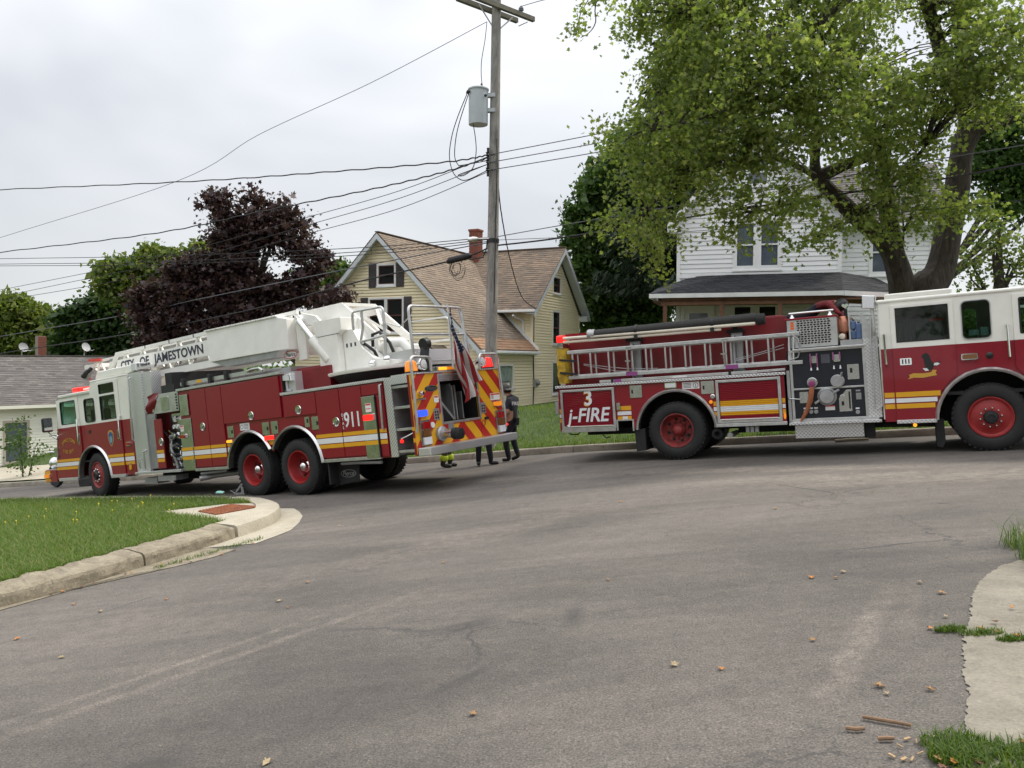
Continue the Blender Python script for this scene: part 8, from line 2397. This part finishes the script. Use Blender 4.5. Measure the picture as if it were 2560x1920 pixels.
for sp_n, P in zip(('outermost looped lead hanging from the transformer side bushing', 'inner looped lead hanging from the transformer side bushing', 'lead hanging from under the transformer can'), ([(-1.15, 20.15, 8.2), (-1.38, 20.15, 7.63), (-1.53, 20.15, 7.14), (-1.59, 20.15, 6.64), (-1.5, 20.15, 6.25), (-1.32, 20.15, 6.07), (-1.11, 20.15, 6.07), (-.66, 20.2, 6.3)], [(-1.12, 20.15, 8.18), (-1.33, 20.15, 7.53), (-1.43, 20.15, 7.09), (-1.46, 20.15, 6.65), (-1.38, 20.15, 6.44), (-1.27, 20.15, 6.42), (-.66, 20.2, 6.55)], [(-1.0, 20.15, 7.42), (-.94, 20.15, 7.04), (-.93, 20.15, 6.7), (-1.01, 20.15, 6.35), (-1.23, 20.15, 6.17), (-1.34, 20.15, 6.19), (-.66, 20.2, 6.45)])):
    wire('jumper_wire', P, .012, M_wire, sp_n, 'transformer leads')
wire('jumper_wire', [(-.68, 20.3, 10.0), (-.72, 20.15, 9.5), (-.8, 20.15, 9.01), (-.81, 20.15, 8.66), (-.79, 20.2, 8.44)], .009, M_wire, 'thin lead dropping from the crossarm to the transformer lid')
hz = Matrix.Rotation(rad(-26), 4, 'Z')
sp_end = Vector((-4.86, 30, 0)) + hz @ Vector((4.3, 4.5, 3.62))
wire('service_drop', [(-.40, 20.2, 6.45), (-.33, 21.5, 5.6), (-.05, 24.5, 4.5), (.35, 28.2, 3.75), tuple(sp_end)], .016, M_wire, 'twisted service cable sagging from the pole to the yellow house eave', twist=.012)

# ================================================================== people
M_skin = mat('skin', (.42, .24, .16), .55, noise=.08)
M_navy = mat('navy_uniform', (.011, .013, .022), .85, noise=.2, nscale=12)
M_boot = mat('black_boot', (.012, .011, .010), .5)
M_turn = mat('bunker_trousers', (.07, .055, .035), .9, noise=.3, nscale=10)
M_hiviz = mat('lime_reflective', (.42, .55, .03), .5)
M_hair = mat('dark_hair', (.02, .014, .01), .7)
M_helm = mat('worn_fire_helmet', (.03, .03, .018), .45, noise=.6, nscale=9, dirt=(.012, .012, .01))
M_redsh = mat('red_check_shirt', (.22, .03, .035), .85, noise=.5, nscale=22, dirt=(.07, .012, .016))
def person(label, J, cols, group=None, scale=1.0, mw=None):
    """J: joint name -> point; the whole body is one skinned mesh; cols: material per body zone"""
    root = empty('person', (0, 0, 0) if mw else tuple(J['origin']), 0, label, 'person', group)
    if mw: root.matrix_world = mw
    org = Vector((0, 0, 0)) if mw else Vector(J['origin'])
    S = {'pelvis': .155, 'waist': .14, 'chest': .165, 'neck': .062, 'head0': .06, 'sh_l': .075, 'sh_r': .075, 'el_l': .05, 'el_r': .05, 'wr_l': .034, 'wr_r': .034, 'ha_l': .036, 'ha_r': .036,
         'hip_l': .105, 'hip_r': .105, 'kn_l': .075, 'kn_r': .075, 'an_l': .056, 'an_r': .056, 'hl_l': .05, 'hl_r': .05, 'to_l': .04, 'to_r': .04}
    E_ = [('pelvis', 'waist', 't'), ('waist', 'chest', 's'), ('chest', 'neck', 's'), ('neck', 'head0', 'k'), ('chest', 'sh_l', 's'), ('chest', 'sh_r', 's'), ('sh_l', 'el_l', 'u'), ('sh_r', 'el_r', 'u'), ('el_l', 'wr_l', 'f'), ('el_r', 'wr_r', 'f'), ('wr_l', 'ha_l', 'k'), ('wr_r', 'ha_r', 'k'),
          ('pelvis', 'hip_l', 't'), ('pelvis', 'hip_r', 't'), ('hip_l', 'kn_l', 't'), ('hip_r', 'kn_r', 't'), ('kn_l', 'an_l', 'c'), ('kn_r', 'an_r', 'c'), ('an_l', 'hl_l', 'b'), ('an_r', 'hl_r', 'b'), ('hl_l', 'to_l', 'b'), ('hl_r', 'to_r', 'b')]
    names = [n for n in S if n in J]
    idx = {n: i for i, n in enumerate(names)}
    me = bpy.data.meshes.new('p')
    me.from_pydata([Vector(J[n]) - org for n in names], [(idx[a], idx[c]) for a, c, _ in E_], [])
    o = bpy.data.objects.new('p', me)
    col.objects.link(o)
    sk = o.modifiers.new('s', 'SKIN')
    for n in names:
        r_ = S[n]*scale
        fl = (r_*1.25, r_*.8) if n in ('pelvis', 'waist', 'chest') else (r_, r_)
        me.skin_vertices[0].data[idx[n]].radius = fl
    me.skin_vertices[0].data[idx['pelvis']].use_root = True
    o.modifiers.new('d', 'SUBSURF').levels = 2
    dg = bpy.context.evaluated_depsgraph_get()
    nm = bpy.data.meshes.new_from_object(o.evaluated_get(dg))
    bpy.data.objects.remove(o)
    zones = 'tsukfcb'
    for k in zones: nm.materials.append(cols[k])
    segs = [(Vector(J[a])-org, Vector(J[c])-org, k) for a, c, k in E_]
    for p in nm.polygons:
        c = p.center
        best, bk_ = 1e9, 't'
        for a, e, k in segs:
            d = e - a
            f = max(0, min(1, (c-a).dot(d)/max(d.length_squared, 1e-9)))
            q = (a + d*f - c).length
            if k == 'u' and f > .72 and cols['u'] is not cols['f']: kk = 'f'
            else: kk = k
            if q < best: best, bk_ = q, kk
        p.material_index = zones.index(bk_)
        p.use_smooth = True
    # head with face, ears and nose
    hd_, up_, fw_ = Vector(J['head'])-org, Vector(J['head_up']).normalized(), Vector(J['face']).normalized()
    rt_ = fw_.cross(up_).normalized()
    fw_ = up_.cross(rt_)
    vs_, fs_ = [], []
    nu, nv = 20, 14
    for j in range(nv+1):
        th = PI*j/nv
        for i in range(nu):
            ph = 2*PI*i/nu
            x, y, z = math.sin(th)*math.cos(ph), math.sin(th)*math.sin(ph), math.cos(th)
            q = rt_*y*.076 + fw_*x*.096 + up_*z*.118
            if z < 0: q -= fw_*x*.012*(-z) + rt_*y*.02*(-z)
            if x > .86 and -.45 < z < .1: q += fw_*.024*(1-abs(z+.2)*2)
            if x > .7 and .12 < z < .35 and .25 < abs(y) < .6: q -= fw_*.008
            if abs(y) > .93 and abs(z) < .3 and abs(x) < .3: q += rt_*math.copysign(.018, y)
            vs_.append(hd_ + q)
    for j in range(nv):
        for i in range(nu): fs_.append((j*nu+i, j*nu+(i+1) % nu, (j+1)*nu+(i+1) % nu, (j+1)*nu+i))
    bm = bmesh.new()
    bm.from_mesh(nm)
    vv = [bm.verts.new(p) for p in vs_]
    ks = zones.index('k')
    for f in fs_:
        try:
            ff = bm.faces.new([vv[i] for i in f]); ff.material_index = ks; ff.smooth = True
        except ValueError: pass
    # fingers: four of unequal length and a thumb from the side of the palm
    for sd in ('l', 'r'):
        w_, h_ = Vector(J['wr_'+sd])-org, Vector(J['ha_'+sd])-org
        d = (h_-w_).normalized()
        side = d.cross(Vector((0, 0, 1)))
        side = side.normalized() if side.length > .1 else Vector((1, 0, 0))
        dn = d.cross(side)
        for k, ln in enumerate((.075, .085, .08, .062, .05)):
            off = side*(.026-.017*k) if k < 4 else side*.034 - d*.03
            a = h_ + off
            dd = d if k < 4 else (d + side*.9).normalized()
            mb = MB().tube([a, a + dd*ln*.5 + dn*.008, a + dd*ln*.85 + dn*.03], [.0095, .009, .007], 6)
            base_i = [bm.verts.new(p) for p in mb.v]
            for f in mb.f:
                ff = bm.faces.new([base_i[i] for i in f]); ff.material_index = ks; ff.smooth = True
    bm.to_mesh(nm)
    bm.free()
    nm.name = 'body'
    body = bpy.data.objects.new('body', nm)
    col.objects.link(body)
    body.parent = root
    return root, hd_, up_, fw_, rt_, org
# firefighter stepping off behind the tail of the ladder truck
O1 = (-.02, 17.52, G(0, 17.5))
J1 = dict(origin=O1, pelvis=(-.02, 17.55, .22), waist=(-.01, 17.55, .40), chest=(.0, 17.55, .62), neck=(-.06, 17.57, .80), head0=(-.10, 17.6, .90), head=(-.125, 17.61, .945), head_up=(-.14, .05, 1), face=(-.9, .45, -.15),
          sh_l=(-.075, 17.37, .70), sh_r=(.09, 17.72, .72), el_l=(-.11, 17.30, .45), el_r=(.05, 17.82, .46), wr_l=(-.23, 17.37, .27), wr_r=(-.12, 17.86, .32), ha_l=(-.30, 17.41, .22), ha_r=(-.2, 17.86, .28),
          hip_l=(-.05, 17.46, .17), hip_r=(.02, 17.64, .17), kn_l=(-.13, 17.45, -.21), kn_r=(.04, 17.62, -.18), an_l=(-.06, 17.47, -.53), an_r=(.13, 17.60, -.46), hl_l=(-.05, 17.47, -.58), hl_r=(.15, 17.59, -.52), to_l=(-.21, 17.54, -.60), to_r=(.0, 17.66, -.595))
cols1 = dict(t=M_navy, s=M_navy, u=M_navy, k=M_skin, f=M_skin, c=M_navy, b=M_boot)
r1_, hd_, up_, fw_, rt_, og = person('firefighter in navy FIRE shirt and dark leather helmet walking behind the ladder truck', J1, cols1)
b = MB()
b.lathe([(0, .135), (.05, .13), (.09, .105), (.118, .06), (.128, .02), (.132, .0)], hd_ + up_*.02, up_, 20)
hel = b.build('helmet', M_helm, r1_, smooth=True)
brim = MB()
n_ = 24
for i in range(n_):
    a = 2*PI*i/n_
    d = fw_*math.cos(a) + rt_*math.sin(a)
    k = .155 + (.085 if math.cos(a) < -.3 else .0)*(-math.cos(a))
    brim.v += [tuple(hd_ + up_*.025 + d*.125), tuple(hd_ + up_*(.005 - (.03 if math.cos(a) < -.3 else 0)) + d*k)]
brim.f = [(2*i, 2*i+1, 2*((i+1) % n_)+1, 2*((i+1) % n_)) for i in range(n_)]
brim.m = [0]*n_
brim.build('helmet_brim', M_helm, hel, smooth=True, fix=False)
MB().bar(hd_ + up_*.165 - fw_*.1, hd_ + up_*.165 + fw_*.08, .02, .02).build('helmet_crest', M_helm, hel)
MB().lathe([(0, .06), (.07, .05), (.092, 0), (.085, -.07), (.05, -.1)], hd_ - fw_*.028 + up_*.02, up_, 16).build('hair', M_hair, r1_, smooth=True)
MB().tube([hd_ + rt_*.07 + up_*.02, hd_ + fw_*.05 + rt_*.055 - up_*.09, hd_ + fw_*.07 - up_*.12, hd_ + fw_*.05 - rt_*.055 - up_*.09, hd_ - rt_*.07 + up_*.02], .006, 5).build('chin_strap', M_blk, hel)
bk = Vector((.62, -.78, 0))
text('lettering', 'FIRE', .105, M_wht, r1_, Vector((.075, 17.385, .645)) - og, Vector((.78, .62, 0)), (0, 0, 1), bk, bold=.002)
MB().lathe([(.165, 0), (.168, .05)], Vector((-.015, 17.55, .285)) - og, (0, 0, 1), 20).build('belt', M_boot, r1_, smooth=True)
MB().box(tuple(Vector((.09, 17.38, .18)) - og), tuple(Vector((.16, 17.46, .34)) - og)).build('radio', M_blk, r1_, bevel=.01)
MB().tube([Vector((.125, 17.42, .33)) - og, Vector((.15, 17.42, .5)) - og], .006, 5).build('radio_aerial', M_blk, r1_)
MB().lathe([(.03, 0), (.03, .03), (0, .035)], Vector((-.1, 17.36, .2)) - og, (-.3, -1, 0), 12).build('belt_lamp', M_lred, r1_, smooth=True)
# two more standing on the far side of the truck: mostly their legs show below the bumper
g2 = G(-.6, 17.2)
J2 = dict(origin=(-.6, 17.22, g2), pelvis=(-.6, 17.25, g2+.95), waist=(-.6, 17.25, g2+1.12), chest=(-.6, 17.26, g2+1.34), neck=(-.59, 17.27, g2+1.5), head0=(-.58, 17.27, g2+1.58), head=(-.57, 17.27, g2+1.64), head_up=(0, 0, 1), face=(.8, .5, 0),
          sh_l=(-.68, 17.42, g2+1.42), sh_r=(-.5, 17.1, g2+1.42), el_l=(-.72, 17.45, g2+1.15), el_r=(-.45, 17.03, g2+1.15), wr_l=(-.6, 17.48, g2+.95), wr_r=(-.38, 17.1, g2+.93), ha_l=(-.54, 17.48, g2+.9), ha_r=(-.33, 17.13, g2+.88),
          hip_l=(-.68, 17.28, g2+.9), hip_r=(-.53, 17.2, g2+.9), kn_l=(-.71, 17.24, g2+.5), kn_r=(-.5, 17.2, g2+.5), an_l=(-.71, 17.26, g2+.1), an_r=(-.44, 17.2, g2+.12), hl_l=(-.71, 17.29, g2+.055), hl_r=(-.46, 17.22, g2+.06), to_l=(-.70, 17.07, g2+.045), to_r=(-.27, 17.2, g2+.07))
person('firefighter whose navy trousers and black boots show below the chevron bumper', J2, cols1)
g3 = G(-1.42, 17.7)
J3 = dict(origin=(-1.42, 17.7, g3), pelvis=(-1.44, 17.7, g3+.92), waist=(-1.44, 17.7, g3+1.1), chest=(-1.43, 17.7, g3+1.32), neck=(-1.42, 17.7, g3+1.48), head0=(-1.41, 17.7, g3+1.56), head=(-1.4, 17.7, g3+1.62), head_up=(0, 0, 1), face=(.95, .2, 0),
          sh_l=(-1.47, 17.88, g3+1.4), sh_r=(-1.4, 17.52, g3+1.4), el_l=(-1.48, 17.93, g3+1.13), el_r=(-1.42, 17.46, g3+1.13), wr_l=(-1.36, 17.9, g3+.95), wr_r=(-1.3, 17.48, g3+.93), ha_l=(-1.3, 17.88, g3+.9), ha_r=(-1.24, 17.5, g3+.88),
          hip_l=(-1.46, 17.78, g3+.87), hip_r=(-1.43, 17.6, g3+.87), kn_l=(-1.42, 17.79, g3+.48), kn_r=(-1.45, 17.6, g3+.48), an_l=(-1.36, 17.8, g3+.12), an_r=(-1.50, 17.6, g3+.12), hl_l=(-1.38, 17.8, g3+.06), hl_r=(-1.53, 17.6, g3+.06), to_l=(-1.2, 17.82, g3+.05), to_r=(-1.30, 17.58, g3+.05))
cols3 = dict(t=M_turn, s=M_turn, u=M_turn, k=M_skin, f=M_turn, c=M_turn, b=M_boot)
r3_, *_ = person('firefighter in tan bunker trousers with lime bands standing behind the ladder truck', J3, cols3, scale=1.12)
for j in ('l', 'r'):
    a, k = Vector(J3['an_'+j]) - Vector(J3['origin']), Vector(J3['kn_'+j]) - Vector(J3['origin'])
    d = (k-a).normalized()
    MB().lathe([(.088, 0), (.094, .01), (.094, .1), (.088, .11)], a + d*.05, d, 16).build('reflective_band', M_hiviz, r3_, smooth=True)
# person in red bending over the top of the engine
mwE = en.matrix_world
J4 = dict(pelvis=(2.38, 1.02, 2.66), waist=(2.48, 1.0, 2.72), chest=(2.64, .95, 2.76), neck=(2.75, .92, 2.76), head0=(2.80, .91, 2.73), head=(2.85, .9, 2.70), head_up=(.75, 0, .4), face=(.5, -.1, -.85),
          sh_l=(2.68, 1.14, 2.74), sh_r=(2.66, .76, 2.75), el_l=(2.84, 1.18, 2.58), el_r=(2.80, .72, 2.58), wr_l=(2.93, 1.1, 2.45), wr_r=(2.92, .82, 2.46), ha_l=(2.97, 1.06, 2.42), ha_r=(2.96, .86, 2.43),
          hip_l=(2.36, 1.12, 2.63), hip_r=(2.36, .92, 2.62), kn_l=(2.12, 1.2, 2.56), kn_r=(2.1, .9, 2.56), an_l=(1.72, 1.18, 2.56), an_r=(1.70, .92, 2.56), hl_l=(1.68, 1.18, 2.58), hl_r=(1.66, .92, 2.58), to_l=(1.52, 1.18, 2.55), to_r=(1.50, .92, 2.55))
J4 = {k: ((v[0], v[1]+.1, v[2]-.10) if k not in ('head_up', 'face') else v) for k, v in J4.items()}
cols4 = dict(t=M_navy, s=M_redsh, u=M_redsh, k=M_skin, f=M_redsh, c=M_navy, b=M_boot)
r4_, hd4, up4, fw4, rt4, _ = person('person in red checked shirt and dark cap bending over the top of the engine', J4, cols4, scale=.85, mw=mwE)
MB().lathe([(0, .135), (.06, .125), (.1, .08), (.108, .0), (.1, -.05)], hd4 + up4*.0, up4, 18).build('cap', M_blk, r4_, smooth=True)

# ================================================================== loose things on the engine
def eng_thing(name, label, cat, group=None):
    o = empty(name, label=label, cat=cat, group=group)
    o.matrix_world = mwE
    return o
te = TF(en, 1)
jm = mat('blue_jug', (.10, .16, .30), .5, noise=.15)
for s, w, h, sz, jl in ((3.06, .55, 2.13, .0, 'upper of two stacked blue jugs above the pump panel'), (3.06, .55, 1.965, .0, 'lower of two stacked blue jugs above the pump panel'), (3.145, .5, 1.965, .12, 'tall blue jug beside the two stacked jugs above the pump panel')):
    o = eng_thing('jug', jl, 'jug', 'blue jugs on the engine')
    MB().box(tuple(te.P(s-.045, w-.1, h)), tuple(te.P(s+.045, w+.1, h+.15+sz))).build('bottle', jm, o, bevel=.025, seg=3)
    MB().lathe([(.02, 0), (.02, .03), (0, .03)], te.P(s, w, h+.148+sz), (0, 0, 1), 10).build('cap', M_blk, o)
M_cop = mat('copper', (.52, .22, .14), .3, .6, noise=.25)
o = eng_thing('water_monitor', 'copper coloured water monitor standing on the engine beside the vent box', 'monitor')
MB().lathe([(.05, 0), (.05, .12), (.09, .16), (.1, .3), (.07, .38), (.05, .42)], te.P(2.9, .5, 1.955), (0, 0, 1), 18).build('body', M_cop, o, smooth=True)
MB().lathe([(.045, 0), (.05, .1), (.0, .12)], te.P(2.88, .42, 2.0), (0, -1, .3), 14).build('nozzle', M_pvc, o, smooth=True)
o = eng_thing('paddle_tool', 'upright pole with pale heart shaped head beside the mast light', 'tool')
MB().tube([te.P(2.95, .6, 1.95), te.P(2.945, .6, 2.5)], .03, 8).build('shaft', M_dark, o, smooth=True)
hp = [(2.945 + .055*(16*math.sin(a)**3)/16, 2.555 + .05*(13*math.cos(a)-5*math.cos(2*a)-2*math.cos(3*a)-math.cos(4*a))/16) for a in [2*PI*i/24 for i in range(24)]]
b = MB(); te.side(b, hp, [], .57, .03); b.build('head', mat('pale_green_plate', (.45, .52, .42), .5), o)

# ================================================================== things on the ground
wcg = 'wheel chocks at the ladder truck'
mL = lt.matrix_world
for s, w, cl_n in ((2.02, .12, 'lawn side'), (2.02, 2.1, 'house side')):
    o = empty('wheel_chock', label=f'grey steel wheel chock at the ladder truck tandem, {cl_n}', cat='wheel chock', group=wcg)
    o.matrix_world = mL
    q = TF(lt, -1)
    MB().plate([(s-.16, .02), (s+.2, .02), (s+.16, .06), (s-.1, .26), (s-.13, .24)], [[(s-.07, .06), (s+.1, .06), (s-.07, .18)]], .2, q.P(0, w, .02), (1, 0, 0), (0, 0, 1), (0, 1, 0)).build('wedge', M_alu_d, o, bevel=.006)
    MB().tube([q.P(s+.12, w-.01, .08), q.P(s+.2, w-.06, .14), q.P(s+.2, w+.1, .14), q.P(s+.12, w+.2, .08)], .01, 6).build('handle', M_alu_d, o)
lx, ly = -5.3, 14.55
o = MB().plate([(-.07, -.03), (.06, -.04), (.08, .02), (.0, .05), (-.06, .04)], [], .02, (lx, ly, G(lx, ly)+.26), (1, 0, 0), (.1, .9, .3), (0, -.3, .9)).build('litter', mat('teal_paper', (.25, .5, .42), .7), bevel=.004)
tag(o, 'scrap of pale teal litter lying in the grass near the chock', 'litter')
def leaf_obj(x, y, size, m, name, label, cat, group, seed, dz=.004):
    r = random.Random(seed)
    sh_ = MAPLE_LEAF
    a0 = r.uniform(0, 6.28)
    b = MB()
    zz_ = G(x, y) + dz
    top, bot = [], []
    for u, w in sh_:
        X, Y_ = u*size*math.cos(a0) - w*size*math.sin(a0), u*size*math.sin(a0) + w*size*math.cos(a0)
        X *= .55 + .5*r.random()
        h = .004 + size*.2*abs(u) + .14*size*r.random() + .2*size*max(0, w)*r.random()
        top.append((X, Y_, h)); bot.append((X, Y_, h-.0015))
    n = len(sh_)
    c_ = (0, 0, .005)
    b.add(top + bot + [c_, (0, 0, .0035)], [(i, (i+1) % n, 2*n) for i in range(n)] + [((i+1) % n + n, i + n, 2*n+1) for i in range(n)] + [(i, (i+1) % n, (i+1) % n + n, i+n) for i in range(n)])
    o = b.build(name, m, fix=False)
    o.location = (x, y, zz_)
    return tag(o, label, cat, group)
M_fl = [mat('fallen_leaf_tan', (.33, .19, .08), .8, noise=.3, nscale=20), mat('fallen_leaf_orange', (.48, .20, .05), .8, noise=.3, nscale=20), mat('fallen_leaf_brown', (.16, .07, .035), .8, noise=.4, nscale=20), mat('fallen_leaf_pale', (.36, .28, .17), .8, noise=.3, nscale=20)]
road_l = [(1.69, 4.45), (2.43, 5.84), (2.17, 5.76), (2.32, 5.69), (2.77, 5.4), (2.77, 5.13), (2.54, 4.65), (2.36, 4.47), (1.74, 3.74), (1.73, 3.65), (1.93, 3.65), (-1.1, 3.59), (1.1, 4.15), (-.18, 3.89), (.88, 4.27), (-.64, 7.56), (-3.2, 5.67), (-3.92, 6.32), (.76, 6.25), (-1.18, 14.12), (-.11, 12.54), (-1.7, 14.72), (1.39, 10.18), (2.88, 8.72), (4.21, 9.34), (-4.05, 7.39), (-3.6, 6.99), (-3.12, 7.22), (-1.86, 7.32), (-1.95, 6.71), (-1.8, 6.45), (-2.29, 10.64)]
for i, (x, y) in enumerate(road_l):
    leaf_obj(x, y, (.04, .05, .06)[i % 3], M_fl[(0, 3, 1, 0, 3)[i % 5]], 'fallen_leaf', ('dry tan leaf lying on the asphalt', 'pale bleached leaf lying on the asphalt', 'bright orange leaf lying on the asphalt', 'dry tan leaf lying on the asphalt', 'pale bleached leaf lying on the asphalt')[i % 5], 'leaf', ('tan leaves on the road', 'pale leaves on the road', 'orange leaves on the road', 'tan leaves on the road', 'pale leaves on the road')[i % 5], i)
for i, (x, y) in enumerate([(-4.57, 7.93), (-4.51, 8.02), (-4.39, 8.16), (-4.36, 8.33), (-4.13, 8.69), (-4.18, 8.65), (-3.96, 8.91), (-3.95, 9.01), (-3.86, 9.02), (-3.73, 9.02), (-3.37, 9.3), (-3.28, 9.48), (-3.6, 8.98), (-3.2, 9.9)]):
    leaf_obj(x, y, .045, M_fl[(2, 1, 2)[i % 3]], 'fallen_leaf', 'reddish brown leaf lying in the gutter below the corner kerb', 'leaf', 'leaves in the gutter', 50+i, .01)
for i, (x, y) in enumerate([(2.95, 4.69), (2.71, 4.46), (2.62, 4.3), (2.68, 4.22), (2.7, 4.14), (2.76, 4.1), (2.58, 4.36), (2.2, 3.3), (2.15, 3.1), (2.1, 3.02), (2.2, 3.0), (2.26, 3.08), (2.05, 2.98), (2.3, 2.95), (1.62, 3.0), (1.66, 2.96), (1.6, 2.93), (1.7, 3.02), (1.98, 3.06), (2.02, 3.1), (1.95, 2.95), (2.12, 3.07), (1.74, 2.94)]):
    leaf_obj(x, y, .04, M_fl[(1, 2, 0)[i % 3]], 'fallen_leaf', 'curled brown leaf lying on the concrete slab', 'leaf', 'leaves on the slab', 80+i, .016)
M_stick = mat('broken_branch', (.24, .15, .09), .85, noise=.35, nscale=14)
M_chip = mat('fresh_wood_chip', (.40, .27, .145), .8, noise=.4, nscale=40)
def stick(p, q, r_, label, bend_=0, m=None):
    x, y = (p[0]+q[0])/2, (p[1]+q[1])/2
    P = [Vector((p[0], p[1], G(*p)+r_+.005)), Vector((x, y + bend_, G(x, y)+r_+.006)), Vector((q[0], q[1], G(*q)+r_+.005))]
    b = MB().tube(P, [r_, r_*1.05, r_*.9], 8)
    o = b.build('stick', [m or M_stick, M_chip], smooth=True)
    for pl in o.data.polygons:
        if len(pl.vertices) == 8: pl.material_index = 1
    return tag(o, label, 'stick')
stick((1.52, 3.42), (1.67, 3.30), .0085, 'longest straight broken stick lying by the slab edge')
stick((1.41, 3.33), (1.48, 3.31), .009, 'short crooked stick left of the longest stick', -.01)
stick((1.49, 3.21), (1.55, 3.2), .009, 'stubby stick lying among the wood chips')
rc = random.Random(9)
for i in range(8):
    x, y = 1.47 + rc.random()*.26, 2.98 + rc.random()*.24
    a = rc.uniform(0, 3.14)
    d = Vector((math.cos(a), math.sin(a), 0))*rc.uniform(.008, .02)
    z = G(x, y) + .008
    o = MB().bar(Vector((x, y, z)) - d, Vector((x, y, z+.004)) + d, rc.uniform(.006, .016), .005).build('wood_chip', M_chip, bevel=.002)
    tag(o, 'pale splinter of wood scattered beside the low green weeds', 'wood chip', 'wood chips by the slab')
stick((6.35, 15.75), (6.95, 15.62), .03, 'pale weathered branch lying in the gutter beyond the engine', .06, mat('bleached_wood', (.5, .42, .3), .8, noise=.3))
# motorcycle parked beyond the front bumper of the ladder truck
mo = empty('motorcycle', (-13.75, 24.2, G(-13.75, 24.2)), rad(-30), 'dark motorcycle with bright alloy wheel parked beyond the ladder truck bumper', 'motorcycle')
for x in (0, 1.5):
    w_ = MB().lathe([(.24, -.05), (.29, -.06), (.32, 0), (.29, .06), (.24, .05)], (x, 0, .32), (0, 1, 0), 28).build('wheel', M_rub, mo, smooth=True)
    MB().lathe([(.24, -.04), (.22, -.02), (.22, .02), (.24, .04)], (x, 0, .32), (0, 1, 0), 28).build('rim', M_chr, w_, smooth=True)
    b = MB()
    for k in range(5):
        a = 2*PI*k/5
        b.bar((x, 0, .32), (x+.22*math.cos(a), 0, .32+.22*math.sin(a)), .03, .03)
    b.build('spokes', M_chr, w_)
    MB().tube([(x + .36*math.cos(a), 0, .32+.36*math.sin(a)) for a in [.3+.2*k for k in range(13)]], .05, 8).build('mudguard', M_blk, mo, smooth=True)
MB().tube([(0, .08, .32), (.25, .08, .95), (.32, .0, 1.05)], .03, 8).build('fork', M_chr, mo, smooth=True)
MB().lathe([(0, 0), (.12, .08), (.17, .3), (.12, .5), (0, .55)], (.35, 0, .86), (1, 0, -.1), 18).build('tank', M_blk, mo, smooth=True)
MB().tube([(.85, 0, .78), (1.15, 0, .76), (1.5, 0, .82)], [.1, .13, .08], 10).build('seat', M_blk, mo, smooth=True)
MB().box((.45, -.14, .3), (1.05, .14, .7)).build('engine', M_alu_d, mo, bevel=.04)
MB().tube([(.22, -.35, 1.12), (.3, -.15, 1.1), (.32, 0, 1.06), (.3, .15, 1.1), (.22, .35, 1.12)], .018, 8).build('handlebar', M_chr, mo, smooth=True)
MB().lathe([(0, 0), (.08, .02), (.1, .1), (.09, .12), (0, .13)], (.3, 0, .98), (-1, 0, 0), 16).build('headlight', M_chr, mo, smooth=True)
